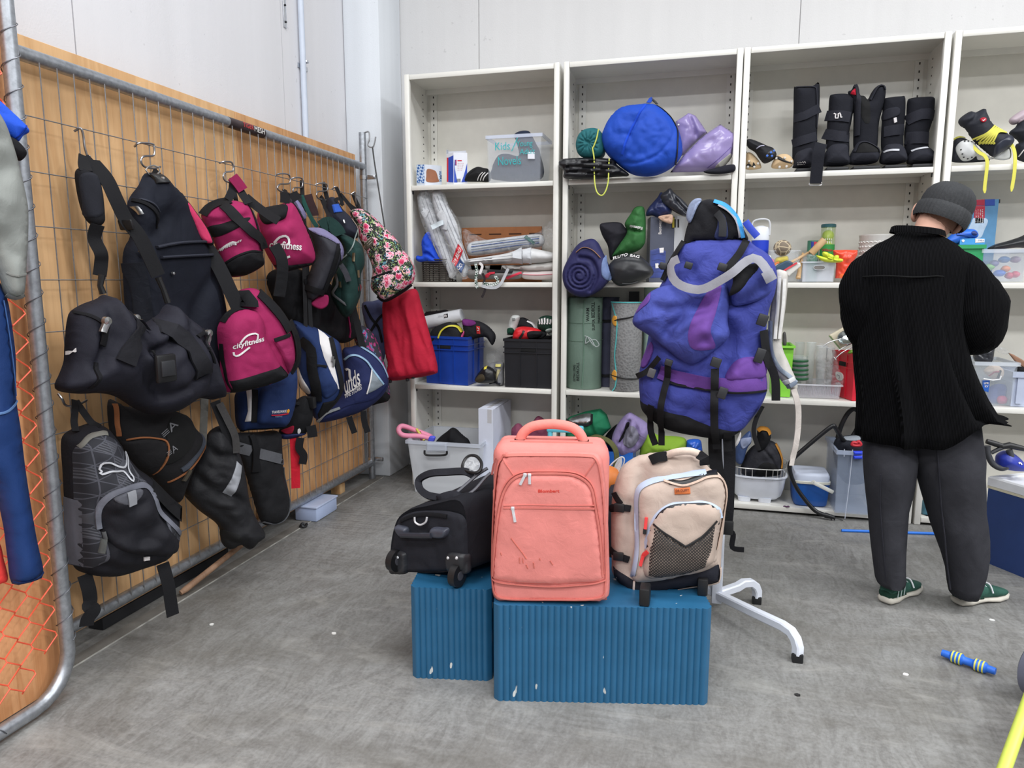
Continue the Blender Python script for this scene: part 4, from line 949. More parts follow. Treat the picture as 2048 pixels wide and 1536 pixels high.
for pts,lb in ((zA((852,285),(856,264),(935,270),(946,290),(944,340),(885,346),(866,372),(885,408),(940,420),(985,410)),'S-shaped metal hook holding the ring of the tall navy garment bag'),
                (zB((252,100),(268,90),(322,98),(330,160),(275,170),(256,200),(268,235),(300,247),(325,240)),'S-shaped metal hook above the leftmost magenta duffel'),
                (zB((680,195),(692,182),(760,192),(764,255),(694,262),(672,290),(690,315),(735,322)),'bright S-shaped metal hook above the magenta duffel with the large lettering'),
                (zB((794,225),(808,212),(858,220),(860,284),(802,290),(792,320),(812,345),(855,350)),'S-shaped metal hook above the lilac-grey bag'),
                (zB((984,266),(1000,255),(1048,262),(1050,312),(988,318),(972,345),(990,375),(1048,386)),'S-shaped metal hook above the dark green backpack'),
                (zA((484,190),(496,174),(512,226),(520,290),(540,352),(552,344)),'leftmost metal hook, seen edge-on, holding the black holdall strap'),
                (zB((1112,300),(1120,282),(1140,330),(1160,372),(1166,350)),'slim dark hook above the black daypack with the blue tab'),
                (zB((1258,340),(1268,324),(1274,380),(1280,420),(1290,432)),'rightmost slim hook holding the floral backpack'),
                (zC((180,900),(176,940),(200,985),(260,992),(330,968),(368,945)),'low curved hook holding the patterned grey and black backpack')):
    P = catmull([FF.at(p,.0 if i else -.02) for i,p in enumerate(pts)],False,4); tag(MB().tube(P,.0042,7).obj('metal_hook',metal((158,158,162),.35,.15)),lb,'hook',HOOKG)

# ---- layer at the back
DKB = fabric((26,26,33),.85,.006,12,.16); BKB = fabric((21,21,24),.85,.006,12,.16); MAG = fabric((150,34,84),.8,.003,16,.08); MAGD = fabric((136,28,74),.8,.003,18,.08)
NVY = fabric((34,52,96),.8,.004,14,.1); NVD = fabric((36,43,84),.8,.005,12,.1); GRN = fabric((28,54,51),.85,.004,14,.12)
s = hang('black_bag','black bag with a thin pink stripe behind the green backpack on the fence','bag',zB((600,950),(760,900),(950,960),(1100,1050),(1230,1180),(1290,1380),(1200,1480),(1000,1450),(820,1390),(700,1260),(620,1100)),-2.125,-8,.05,BKB,amp=.02,seed=3)
s.line('pink_stripe',zB((1125,1185),(1160,1270),(1180,1360),(1185,1440)),.012,MAG,s.t,.004,.004)
freestrap(s,zB((800,960),(830,1050),(850,1150),(860,1250)),.09,.035,WEB,'strap'); freestrap(s,zB((770,990),(790,1120),(800,1260),(800,1390)),.10,.02,WEB,'strap')
s = hang('slate_bag','slate-blue bag with thin black straps squeezed behind the red sack','bag',zD((1310,110),(1400,90),(1500,80),(1510,300),(1490,560),(1440,480),(1380,380),(1330,250)),-2.06,-62,.04,fabric((84,90,126),.85,.005,14,.1),amp=.012)
for p in (((1330,120),(1380,220),(1440,300),(1470,420)),((1500,180),(1440,230),(1380,330))): s.line('strap',zD(*p),.016,WEB,s.t,.003,.004)
s = hang('camouflage_backpack','small pink, blue and black patterned backpack peeping out behind the navy duffel','backpack',zD((1215,310),(1290,282),(1380,330),(1440,430),(1480,550),(1520,700),(1532,880),(1440,918),(1350,930),(1310,800),(1280,500)),-2.02,-62,.06,None or BKB,amp=.012)
def camo():
    m,nt,b = base_mat('camo'); v = coords(nt); n = tnoise(nt,v,16,2,.5,1.5); n2 = tnoise(nt,v,11,2,.5,2.0)
    c = ramp(nt,n,[(.44,lin((44,44,54))),(.46,lin((176,54,120))),(.53,lin((176,54,120))),(.55,lin((78,130,172)))])
    c = mixc(nt,ramp(nt,n2,[(.5,(0,0,0,1)),(.52,(1,1,1,1))]),c,lin((50,50,62))); nt.links.new(c,b.inputs['Base Color']); b.inputs['Roughness'].default_value = .8; return m
s.t.children[0].data.materials[0] = camo(); s.patch('dark_base',zD((1340,870),(1440,800),(1520,830),(1532,880),(1440,918),(1350,930)),BKB,s.t,.002,.006)
# tall garment bag
GB = fabric((22,25,36),.8,.006,9,.12)
s = hang('garment_bag','tall navy-black folded garment bag hanging by a steel ring','bag',zA((888,452),(962,452),(1010,485),(1110,590),(1180,730),(1240,880),(1300,1050),(1350,1200),(1382,1420),(1382,1650),(1345,1800),(1000,1840),(820,1800),(790,1530),(765,1250),(752,1000),(765,905),(800,830),(777,690),(792,605),(850,525)),-2.125,-4,.07,GB,R=.1,amp=.022,sc=4,st=(1,.5),seed=12,cre=[(zA((900,510),(905,620),(930,760)),.02,.02),(zA((960,700),(930,760),(880,830)),.02,.02),(zA((1240,1060),(1170,1180),(1130,1300),(1100,1500)),.02,.03)])
for p,lf in (((880,905),(1000,880),(1120,872),(1235,872)),.004),(((900,968),(1060,958),(1245,950)),.004): s.line('flap_edge',zA(*p),.010,fabric((44,46,56)),s.t,lf,.012)
s.line('zipper',zA((792,612),(840,650),(885,710),(908,790)),.014,fabric((16,16,20)),s.t,.002,.006)
s.line('zipper',zA((812,608),(860,640),(900,690)),.006,fabric((52,54,64)),s.t,.003,.008)
s.line('zip_pull',zA((780,655),(797,705)),.010,STEELP,s.t,.02,.006,smooth=False)
s.line('zip_pull',zA((790,925),(805,950)),.012,STEELP,s.t,.015,.006,smooth=False)
s.patch('ring_tab',zA((892,455),(955,455),(972,512),(905,516)),plastic((24,24,26),.5),s.t,.008,.006,sharp=True)
MB().tube([s.at(p,.02) for p in zA((870,430),(885,412),(920,404),(950,415),(958,440),(940,460),(890,460))],.0035,7,True).obj('steel_ring',STEELP,s.t)
for p in ((930,486),(975,1066)): c = s.lift(np.array([s.p2(zA(p)[0])]),.012)[0]; MB().lathe([(0,.006),(.006,.004),(.008,-.004)],c,s.n,12).obj('snap_stud',STEELP,s.t)
s.line('side_panel',zA((775,1000),(800,1150),(815,1300),(825,1500)),.05,fabric((24,26,34)),s.t,.002,.006)

# open black bag and the two striped bags, low
s = hang('open_bag','black bag with orange piping gaping open below the black holdall','bag',zE((420,60),(520,100),(700,120),(860,140),(920,220),(962,270),(970,350),(905,480),(860,600),(815,700),(750,640),(680,560),(560,480),(470,350),(425,240)),-2.115,-6,.10,fabric((30,29,31),.85,.004,16,.14),amp=.01,seed=9)
s.patch('opening_dark',zE((672,230),(740,160),(850,150),(862,230),(825,330),(750,405),(675,440),(662,340)),plastic((6,6,7),.95),s.t,.004,.001)  # near-black patch paints the darkness inside the bag
for p0,p1,p2 in (((640,285),(745,205),(620,250)),((670,400),(720,350),(650,365))): s.text('lining_print','\u2261A',*zE(p0,p1,p2),fabric((120,120,124)),s.t,.008)
ORP = fabric((150,96,62)); 
for p in (((470,300),(520,282),(600,285),(662,312),(664,430),(640,515)),((720,560),(800,480),(900,400),(968,310)),((422,80),(430,200),(445,280))): s.line('piping',zE(*p),.006,ORP,s.t,.003,.004)
s.line('zipper',zE((760,480),(850,400),(920,320),(950,270)),.018,fabric((66,70,80)),s.t,.003,.005)
s.line('zip_pull',zE((790,475),(770,545)),.012,plastic((70,64,54),.4),s.t,.015,.006,smooth=False)
s.patch('side_panel',zE((430,260),(470,310),(560,290),(655,318),(655,430),(635,520),(560,470),(480,350)),fabric((31,30,32)),s.t,.003,.006)

s = hang('striped_bag','slim black nylon bag with a horizontal reflective stripe and grey piping','bag',zE((1140,262),(1220,262),(1330,258),(1450,250),(1472,300),(1482,500),(1518,700),(1490,790),(1430,826),(1360,812),(1300,640),(1250,480)),-2.11,-14,.05,fabric((31,31,34),.7,.006,12,.14),amp=.012,seed=15)
REF = fabric((150,152,158),.55,.0008,40,.08)
for p in (((1150,335),(1200,352),(1255,368)),((1300,382),(1380,402),(1470,424))): s.line('reflective_stripe',zE(*p),.05,fabric((96,97,102),.6),s.t,.003,.003,smooth=False)
s.line('piping',zE((1472,470),(1490,580),(1510,700),(1485,785),(1430,820),(1360,808)),.007,fabric((120,122,128)),s.t,.003,.006)
s.line('buckle_strap',zE((1265,270),(1275,380),(1285,495)),.034,WEB,s.t,.012,.005)
s = hang('reflective_duffel','crumpled black duffel with a diagonal reflective stripe, hanging low, a stick poking out','bag',zE((1050,245),(1120,222),(1180,300),(1230,400),(1262,520),(1292,700),(1340,810),(1386,890),(1340,932),(1290,980),(1230,950),(1160,975),(1112,930),(1092,830),(980,742),(892,655),(872,600),(920,480),(980,380),(1010,305)),-2.03,-42,.09,fabric((33,33,36),.65,.008,11,.16),amp=.028,sc=8,st=(.7,1.4),rot=-30,seed=21,cre=[(zE((920,490),(1050,600),(1200,650),(1290,760)),.03,.02),(zE((1010,330),(1080,380),(1190,400)),.02,.02)])
s.patch('reflective_stripe',zE((1192,420),(1226,452),(1210,520),(1156,632),(1104,610),(1150,520)),REF,s.t,.004,.003,sharp=True)
freestrap(s,zE((1005,40),(1000,150),(995,260),(990,340)),.03,.03,fabric((86,84,80)),'strap')
freestrap(s,zE((1060,60),(1100,160),(1130,240),(1150,320)),.05,.04,WEB,'strap')
freestrap(s,zE((1085,70),(1140,180),(1180,270),(1190,370)),.06,.03,fabric((66,64,64)),'strap')
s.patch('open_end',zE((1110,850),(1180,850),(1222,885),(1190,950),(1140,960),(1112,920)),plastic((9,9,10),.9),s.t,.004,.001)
o = MB().tube([onz(361,1186,.022),onz(372,1178,.03),onx(430,1132,-2.09),onx(483,1090,-2.06)],[.011,.015,.014,.013],10).obj('wooden_stick',ply_mat((170,136,110),(122,92,72),'s')); tag(o,'long round wooden stick leaning out of the black duffel down to the floor','stick')

# navy "travel" backpack behind and its neighbours
s = hang('travel_backpack','navy backpack with white side stripe and a small embroidered logo below the magenta backpack','backpack',zD((290,830),(400,740),(560,660),(760,600),(785,700),(780,850),(755,980),(690,1105),(560,1122),(400,1130),(335,1142),(292,1085),(280,950)),-2.06,-46,.08,NVY,amp=.01,seed=4)
LOOPS.append(('a',s,zD((620,600))[0],zD((560,670))[0]))
s.patch('front_pocket',zD((470,790),(600,740),(768,660),(770,850),(745,980),(690,1085),(560,1075),(448,1062),(440,960)),NVY,s.t,.002,.03,.03)
s.patch('white_stripe',zD((360,790),(402,785),(400,900),(396,1040),(345,1046),(368,960)),OFFW,s.t,.003,.003,sharp=True)
s.line('black_seam',zD((425,790),(420,920),(415,1050)),.026,WEB,s.t,.003,.004)
m = MB(); s.text('x','TRAVELWAVE',*zD((542,966),(662,960),(542,945)),OFFW,None,.038,.015,mb=m); m.obj('logo_lettering',OFFW,s.t,smooth=False)
s.line('logo_underline',zD((540,980),(600,980),(680,972)),.006,fabric((176,40,60)),s.t,.036,.002)
m = MB(); s.text('x','FREESTYLE',*zD((570,998),(625,995),(570,988)),OFFW,None,.038,.0,mb=m); m.obj('logo_lettering',fabric((150,156,176)),s.t,smooth=False)
s.patch('logo_dot',zD((668,945),(680,936),(690,946),(686,962),(674,968),(666,958)),fabric((226,158,50)),s.t,.036,.002)
s.patch('black_base',zD((335,1125),(500,1112),(690,1098),(690,1108),(560,1125),(400,1133),(335,1145)),BKB,s.t,.004,.01)
s = hang('dark_backpack','black backpack with red and navy base, a red strap hanging below it','backpack',zD((640,1130),(700,1010),(780,890),(870,860),(912,1000),(892,1100),(840,1168),(710,1202),(645,1192)),-2.03,-50,.06,BKB,amp=.012,seed=6)
LOOPS.append(('a',s,zD((700,850))[0],zD((780,900))[0]))
s.patch('red_panel',zD((650,1130),(700,1100),(745,1082),(735,1140),(690,1150)),fabric((150,26,52)),s.t,.003,.006)
s.patch('navy_base',zD((640,1160),(740,1150),(850,1150),(840,1170),(710,1202),(645,1195)),NVD,s.t,.004,.008)
s.patch('logo_spot',zD((778,1112),(795,1105),(803,1130),(788,1152),(776,1138)),OFFW,s.t,.004,.002)
freestrap(s,zD((755,1180),(760,1300),(765,1420),(768,1590)),.03,.045,fabric((200,28,48),.7),'red_strap')
freestrap(s,zD((800,1180),(790,1260),(825,1320),(815,1390)),.05,.04,WEB,'strap'); freestrap(s,zD((880,1080),(890,1130),(895,1172)),.06,.05,WEB,'strap')

# ---- middle layer
s = hang('navy_duffel','navy duffel with pale blue piping, a grey triangle and large white lettering','bag',zD((1150,490),(1220,460),(1295,448),(1400,500),(1480,600),(1522,700),(1512,800),(1430,900),(1300,985),(1100,1050),(960,1072),(940,1040),(1000,960),(1120,850),(1160,700)),-1.99,-56,.10,NVD,amp=.010,seed=8)
LOOPS.append(('a',s,zB((1048,384))[0],zD((1295,460))[0]))
PB = fabric((140,170,196),.6,.0006,60)
s.line('piping',zD((1160,560),(1200,520),(1260,518),(1330,560),(1380,630),(1470,748)),.010,PB,s.t,.003,.005)
s.line('piping',zD((1295,452),(1400,520),(1470,600),(1515,700)),.010,PB,s.t,.003,.005)
s.patch('grey_triangle',zD((1375,615),(1420,690),(1470,750),(1400,790),(1330,820),(1352,740)),fabric((128,136,144),.7),s.t,.003,.003,sharp=True)
s.line('triangle_edge',zD((1374,615),(1356,720),(1330,820)),.007,OFFW,s.t,.004,.004)
m = MB(); s.text('x','unds',*zD((1165,830),(1280,740),(1150,700)),OFFW,None,.006,.012,mb=m); s.text('x','FINE STORES',*zD((1165,860),(1290,780),(1162,830)),OFFW,None,.006,.006,mb=m); m.obj('logo_lettering',OFFW,s.t,smooth=False)
s.line('logo_stroke',zD((1170,640),(1195,630),(1200,690),(1212,720)),.012,OFFW,s.t,.005,.002)
s.line('logo_underline',zD((1160,838),(1220,790),(1285,742)),.004,OFFW,s.t,.005,.002)
s.line('piping',zD((945,1060),(1010,985),(1120,935)),.012,fabric((150,156,160)),s.t,.004,.006)
s.line('seam',zD((1050,985),(1200,905),(1400,860),(1500,760)),.004,fabric((30,36,74)),s.t,.002,.002)
for p in (((1195,1010),(1215,1070),(1240,1140)),((1310,965),(1318,1050),(1345,1135))): freestrap(s,zD(*p),.06,.035,WEB,'hanging_strap')
s = hang('navy_backpack','navy backpack with a broad white stripe down its front and black zips','backpack',zD((745,250),(850,278),(950,310),(1050,368),(1130,432),(1152,560),(1168,740),(1140,850),(1060,955),(955,1042),(905,1000),(870,860),(805,780),(790,640),(785,400)),-1.98,-54,.11,NVY,amp=.012,seed=10)
LOOPS.append(('a',s,zB((855,350))[0],zD((850,290))[0]))
s.patch('white_stripe',zD((950,312),(1000,345),(1042,388),(1048,500),(1080,640),(1112,790),(1080,760),(1035,640),(985,530),(955,420)),OFFW,s.t,.003,.004,sharp=True)
s.line('zipper',zD((1050,380),(1075,520),(1110,640),(1138,780),(1110,860),(1010,970)),.026,WEB,s.t,.003,.006)
s.patch('side_pocket',zD((925,590),(1000,598),(1060,690),(1100,780),(1060,830),(985,850),(935,740)),NVY,s.t,.002,.016,.02)
s.line('pocket_edge',zD((925,590),(965,592),(1005,600)),.012,WEB,s.t,.016,.004)
s.patch('dark_base',zD((980,890),(1050,878),(1110,868),(1050,950),(955,1035),(940,990)),BKB,s.t,.004,.006,sharp=True)
s.line('shoulder_strap',zD((800,400),(880,470),(890,620),(920,760),(930,880)),.05,BKB,s.t,.006,.012)
s.patch('white_lining',zD((790,620),(820,700),(880,800),(870,830),(820,800),(795,720)),OFFW,s.t,.006,.004)
for a,b in (((1055,520),(1050,560)),((1065,545),(1060,600))): s.line('zip_pull',zD(a,b),.012,STEELP,s.t,.012,.006,smooth=False)
c = s.at(zD((880,880))[0],.12); MB().box(c,(.05,.03,.06),.006).obj('buckle',BLACK,s.t)

s = hang('lilac_grey_bag','dark grey messenger bag with a lilac-edged flap','bag',zB((780,385),(820,380),(880,470),(900,590),(1000,598),(1080,640),(1150,700),(1182,790),(1140,900),(1080,1010),(1030,1092),(940,1160),(880,1120),(900,1000),(930,900),(958,800),(925,690),(860,560),(800,470)),-2.0,-55,.09,fabric((50,50,57),.6,.004,14,.14),amp=.012,seed=14)
LOOPS.append(('a',s,zB((830,348))[0],zB((800,395))[0]))
LIL = fabric((122,116,150),.8,.003,16,.1)
s.patch('lilac_flap',zB((772,392),(820,382),(885,478),(892,520),(868,530),(810,470)),LIL,s.t,.004,.006)
s.patch('lilac_flap',zB((905,602),(1000,600),(1080,640),(1150,700),(1180,785),(1160,850),(1130,740),(1060,690),(960,650)),LIL,s.t,.004,.008)
s.line('flap_edge',zB((1140,720),(1110,850),(1070,980),(1030,1090)),.024,BKB,s.t,.003,.008)
s.line('buckle_strap',zB((880,1050),(960,1080),(1030,1100)),.03,WEB,s.t,.01,.006)
s.line('side_tab',zB((1150,880),(1190,940),(1215,1010)),.03,fabric((56,56,62)),s.t,.02,.006)
s.patch('pink_lining',zB((930,1180),(1000,1122),(1060,1118),(1058,1190),(1000,1222)),MAG,s.t,.002,.01)
s = hang('black_daypack','small black daypack with a bright blue tab on its handle','backpack',zB((1046,500),(1058,376),(1120,370),(1170,450),(1240,520),(1292,600),(1292,670),(1200,692),(1130,650),(1065,560)),-2.03,-58,.08,fabric((36,38,50),.8,.004,14,.14),amp=.008,seed=16)
LOOPS.append(('a',s,zB((1160,365))[0],zB((1120,385))[0]))
s.patch('blue_tab',zB((1084,430),(1140,418),(1168,480),(1100,492)),fabric((52,92,186)),s.t,.004,.004,sharp=True)
s.line('piping',zB((1240,530),(1285,600),(1290,670)),.006,fabric((150,140,130)),s.t,.003,.005); s.line('zip_pull',zB((1172,545),(1180,570)),.008,STEELP,s.t,.01,.004,smooth=False)
freestrap(s,zB((1120,290),(1150,360),(1170,430)),.03,.02,WEB,'hang_loop'); freestrap(s,zB((1150,340),(1200,400),(1245,460)),.03,.02,WEB,'hang_loop')
s = hang('green_backpack','dark green backpack with brass zip pulls and grey piping','backpack',zB((990,600),(1080,538),(1140,620),(1250,678),(1322,740),(1342,870),(1312,960),(1312,1100),(1252,1250),(1182,1282),(1112,1182),(1082,1100),(1110,950),(1162,850),(1180,770),(1130,690)),-1.96,-56,.11,GRN,amp=.012,seed=17)
LOOPS.append(('a',s,zB((1010,382))[0],zB((1080,560))[0]))
s.patch('front_pocket',zB((1200,790),(1300,760),(1335,860),(1310,960),(1300,1100),(1240,1230),(1180,1240),(1150,1100),(1170,930)),GRN,s.t,.002,.03,.03)
s.line('piping',zB((1290,610),(1260,690),(1210,790),(1150,850)),.006,fabric((130,140,138)),s.t,.003,.004)
for a,b in (((1240,795),(1235,860)),((1275,925),(1280,980)),((1135,1010),(1138,1055))): s.line('zip_pull',zB(a,b),.012,BRASS,s.t,.035,.006,smooth=False)
s.line('zipper',zB((1195,800),(1230,830),(1270,960),(1290,1090)),.008,fabric((20,38,36)),s.t,.032,.004)
s.line('grey_cord',zB((1110,950),(1120,1030),(1090,1100),(1140,1150),(1205,1200)),.012,fabric((110,112,116)),s.t,.02,.006)
freestrap(s,zB((860,340),(890,430),(930,520),(975,595)),[-.05,-.02,0,.02],.022,fabric((26,66,60)),'shoulder_strap')
freestrap(s,zB((905,335),(925,400),(950,460),(958,500)),[-.05]*4,.05,fabric((52,34,36)),'strap_pad')
s.patch('round_badge',zB((1275,1050),(1292,1030),(1308,1050),(1296,1085),(1278,1080)),fabric((110,46,50)),s.t,.03,.003)
freestrap(s,zB((1000,600),(1060,570),(1120,620),(1140,660)),.07,.07,GRN,'top_handle',t=.01)

def floral():
    m,nt,b = base_mat('floral'); v = coords(nt); base = lin((26,26,30))
    w = tnoise(nt,v,30,2); 
    def vor(sc,off):
        t = N(nt,'ShaderNodeVectorMath',operation='ADD'); t.inputs[1].default_value = off; nt.links.new(v,t.inputs[0])
        q = N(nt,'ShaderNodeTexVoronoi',feature='F1'); q.inputs['Scale'].default_value = sc; q.inputs['Randomness'].default_value = .8; nt.links.new(t.outputs[0],q.inputs[0])
        d = N(nt,'ShaderNodeMath',operation='MULTIPLY_ADD'); d.inputs[1].default_value = .9; nt.links.new(tnoise(nt,t.outputs[0],90,2),d.inputs[0]); nt.links.new(q.outputs['Distance'],d.inputs[2]); return d.outputs[0]
    g = tnoise(nt,coords(nt,(1,1,1),(.4,.6,.2)),38,3,.6,2.5)
    c = mixc(nt,ramp(nt,g,[(.55,(0,0,0,1)),(.57,(1,1,1,1))]),base,ramp(nt,w,[(.4,lin((96,134,78))),(.5,lin((168,190,120))),(.6,lin((100,158,176)))]))
    g2 = tnoise(nt,v,21,2,.5,1.5); c = mixc(nt,ramp(nt,g2,[(.62,(0,0,0,1)),(.64,(1,1,1,1))]),c,lin((214,176,140)))
    for sc,off,col in ((15,(0,0,0),(236,150,174)),(17,(3.3,1.2,.4),(214,70,116))):
        d = vor(sc,off); fl = ramp(nt,d,[(.0,lin((176,30,70))),(.56,lin((200,40,84))),(.66,lin(col)),(.8,lin((248,214,222)))])
        c = mixc(nt,ramp(nt,d,[(.80,(1,1,1,1)),(.82,(0,0,0,1))]),c,fl)
    nt.links.new(c,b.inputs['Base Color']); b.inputs['Roughness'].default_value = .85; return m
s = hang('red_sack','bright red cloth sack hanging at the far end of the fence under the floral backpack','bag',zD((1480,80),(1600,40),(1740,-10),(1790,120),(1850,330),(1900,520),(1922,640),(1895,680),(1700,718),(1545,732),(1502,690),(1518,600),(1492,450)),-1.785,-86,.07,fabric((178,30,54),.8,.008,10,.06),amp=.024,sc=9,st=(1.3,.28),rot=10,seed=23,cre=[(zD((1735,20),(1750,250),(1880,560)),.012,.012)])
LOOPS.append(('a',s,zB((1280,420))[0],zD((1600,60))[0]))
s.line('hem',zD((1535,705),(1700,695),(1910,655)),.02,fabric((150,22,48)),s.t,.002,.004)
for p in ((1550,735),(1690,722),(1735,700)): MB().box(s.at(zD(p)[0],.03),(.02,.02,.018),.004).obj('cord_toggle',BLACK,s.t)
s = hang('floral_backpack','floral backpack with pink hibiscus flowers on black','backpack',zB((1230,462),(1330,455),(1420,520),(1500,600),(1580,680),(1642,770),(1702,850),(1732,950),(1702,1040),(1620,1100),(1500,1162),(1440,1120),(1388,1050),(1402,920),(1362,800),(1300,680),(1288,600),(1240,520)),-1.86,-74,.11,floral(),amp=.014,seed=19,cre=[(zB((1405,960),(1520,940),(1660,880)),.016,.014)])
LOOPS.append(('a',s,zB((1286,428))[0],zB((1310,470))[0]))
s.line('piping',zB((1400,985),(1470,960),(1560,930)),.008,BKB,s.t,.003,.006)
s.patch('brand_patch',zB((1352,720),(1420,675),(1440,695),(1420,740),(1362,780)),fabric((104,96,84)),s.t,.003,.003,sharp=True)
m = MB(); s.text('x','\u2261\u2261',*zB((1362,762),(1424,715),(1352,722)),OFFW,None,.007,.0,mb=m); m.obj('patch_print',fabric((196,190,176)),s.t,smooth=False)
s.line('base_trim',zB((1440,1125),(1500,1160),(1620,1098),(1705,1035)),.014,BKB,s.t,.002,.006)
freestrap(s,zB((1200,400),(1250,440),(1300,470)),-.02,.02,WEB,'hang_loop')

# ---- magenta gym bags
MG = 'matching magenta gym bags on the fence'
s = hang('gym_duffel','leftmost magenta and black gym duffel with a small white logo, hanging beside the garment bag','bag',zB((85,505),(130,450),(220,400),(300,385),(380,395),(440,420),(490,490),(525,560),(548,660),(556,800),(562,885),(430,962),(300,972),(240,900),(180,700),(120,600)),-2.05,-44,.12,MAG,MG,amp=.018,seed=25,cre=[(zB((110,580),(250,560),(420,520)),.02,.02)])
LOOPS.append(('a',s,zB((310,245))[0],zB((300,395))[0]))
s.patch('black_base',zB((242,885),(330,822),(440,786),(548,792),(562,885),(430,962),(300,972)),BKB,s.t,.003,.008,sharp=True)
s.patch('open_zip',zB((125,600),(220,575),(320,545),(440,530),(330,610),(180,672)),BKB,s.t,.003,.004)
s.line('top_trim',zB((88,500),(140,440),(220,402),(300,390)),.03,BKB,s.t,.003,.008)
s.line('carry_strap',zB((235,425),(330,540),(440,640),(530,690),(560,760)),.045,WEB,s.t,.01,.008)
s.line('piping',zB((240,880),(330,818),(440,782),(548,790)),.008,BKB,s.t,.004,.005)
s.line('side_piping',zB((440,425),(470,500),(545,780)),.008,BKB,s.t,.004,.005)
m = MB(); s.text('x','cityfitness',*zB((185,800),(355,718),(192,768)),OFFW,None,.004,.018,mb=m); m.obj('logo_lettering',OFFW,s.t,smooth=False)
swoosh(s,zB((215,775),(260,735),(310,712),(318,738)),None,.008,OFFW,.004)
freestrap(s,zB((345,235),(325,310),(280,390)),[-.02,.0,.04],.035,WEB,'handle'); freestrap(s,zB((360,240),(390,320),(430,420)),[-.02,.0,.06],.035,WEB,'handle')
freestrap(s,zB((325,205),(370,260),(405,310)),.0,.045,MAGD,'handle_wrap',t=.02)
freestrap(s,zB((425,360),(500,440),(580,520),(630,560)),[0,.04,.1,.13],.04,WEB,'shoulder_strap')
freestrap(s,zB((600,740),(650,840),(660,960),(645,1120)),[.12,.13,.12,.1],.05,BKB,'hanging_pad',t=.012)
s = hang('gym_duffel','magenta gym duffel with large white lettering in the middle of the fence','bag',zB((520,480),(580,440),(660,428),(730,405),(790,410),(830,470),(890,600),(940,720),(964,820),(942,880),(800,920),(690,942),(630,870),(570,760),(525,620)),-2.01,-48,.12,MAG,MG,amp=.02,seed=26,cre=[(zB((730,420),(700,540),(560,600)),.02,.02)])
LOOPS.append(('a',s,zB((720,320))[0],zB((740,420))[0]))
s.patch('upper_panel',zB((525,480),(600,435),(725,425),(722,500),(690,545),(560,575)),BKB,s.t,.003,.008)
s.patch('black_base',zB((640,885),(760,888),(935,868),(940,882),(800,922),(690,944)),BKB,s.t,.004,.01,sharp=True)
s.line('edge_piping',zB((790,412),(850,500),(910,640),(955,780),(958,830),(935,872)),.009,BKB,s.t,.002,.007)
m = MB(); s.text('x','cityfitness',*zB((590,775),(822,795),(598,700)),OFFW,None,.004,.02,mb=m); m.obj('logo_lettering',OFFW,s.t,smooth=False)
swoosh(s,zB((625,720),(660,680),(710,672),(732,705),(725,735)),zB((672,822),(700,835),(740,822)),.010,OFFW,.004)
for p in (((720,330),(722,370),(720,412)),((780,330),(795,360),(815,390))): freestrap(s,zB(*p),.03,.045,WEB,'handle')
s = hang('gym_backpack','magenta gym backpack with black base and mesh side pocket, lowest of the magenta bags','backpack',zD((142,300),(200,205),(260,150),(300,20),(380,-15),(450,-10),(520,30),(620,120),(700,240),(742,330),(762,430),(768,560),(725,640),(690,700),(560,760),(330,818),(225,826),(172,790),(160,560),(142,420)),-1.95,-38,.11,MAG,MG,amp=.010,seed=27)
FP = Soft(zD((142,300),(200,205),(280,155),(360,142),(440,162),(490,220),(512,300),(525,390),(580,490),(635,600),(692,690),(560,760),(330,818),(225,826),(172,790),(160,560),(142,420)),s.o+s.n*.05,s.n,.10,.0,.06,.008,8,seed=28); FP.body('front_panel',MAG,s.t); FP.t = s.t
FP.patch('black_base',zD((200,722),(320,690),(480,640),(630,598),(692,690),(560,760),(330,818),(240,828)),BKB,s.t,.002,.006,sharp=True)
FP.line('piping',zD((165,255),(210,195),(280,152),(360,140),(440,162),(490,220),(512,300),(525,390),(580,490),(640,605),(690,690)),.011,BKB,s.t,.003,.006)
FP.line('piping',zD((150,430),(170,600),(190,740),(235,820)),.006,BKB,s.t,.003,.005)
m = MB(); FP.text('x','cityfitness',*zD((216,480),(462,412),(214,425)),OFFW,None,.003,.022,mb=m); m.obj('logo_lettering',OFFW,s.t,smooth=False)
swoosh(FP,zD((270,420),(310,370),(360,345),(405,345),(405,390)),zD((222,490),(230,520),(270,508),(345,450)),.007,OFFW,.003)
s.patch('side_pocket',zD((530,398),(600,372),(660,352),(700,440),(722,560),(692,660),(640,595),(585,490)),fabric((150,38,88),.7),s.t,.004,.016)
s.line('pocket_edge',zD((525,392),(590,372),(665,350)),.016,BKB,s.t,.02,.006)
s.line('side_band',zD((450,20),(530,110),(620,220),(680,320)),.05,BKB,s.t,.004,.012)
s.line('back_panel',zD((300,60),(345,50),(350,130)),.06,BKB,s.t,.004,.02); s.line('side_band',zD((700,250),(760,400),(768,560),(710,660)),.045,BKB,s.t,.004,.012)
freestrap(s,zA((955,410),(1000,470),(1060,560),(1110,620)),[-.10,-.07,-.04,.0],.04,WEB,'shoulder_strap')
freestrap(s,zA((1255,880),(1330,1020),(1390,1160),(1450,1300)),[.0,.03,.05,.06],.06,WEB,'shoulder_strap')
PADS = Soft(zA((1108,625),(1150,618),(1200,680),(1270,780),(1312,865),(1306,892),(1265,888),(1220,850),(1180,770),(1130,690)),s.at(zA((1210,750))[0],.03),s.n,.018,.01,.02,0)
PADS.body('strap_pad',BKB,s.t); PADS.patch('pad_face',zA((1124,640),(1155,634),(1200,695),(1262,785),(1296,862),(1290,880),(1255,874),(1218,830),(1180,750)),fabric((186,52,92),.85),s.t,.002,.006)

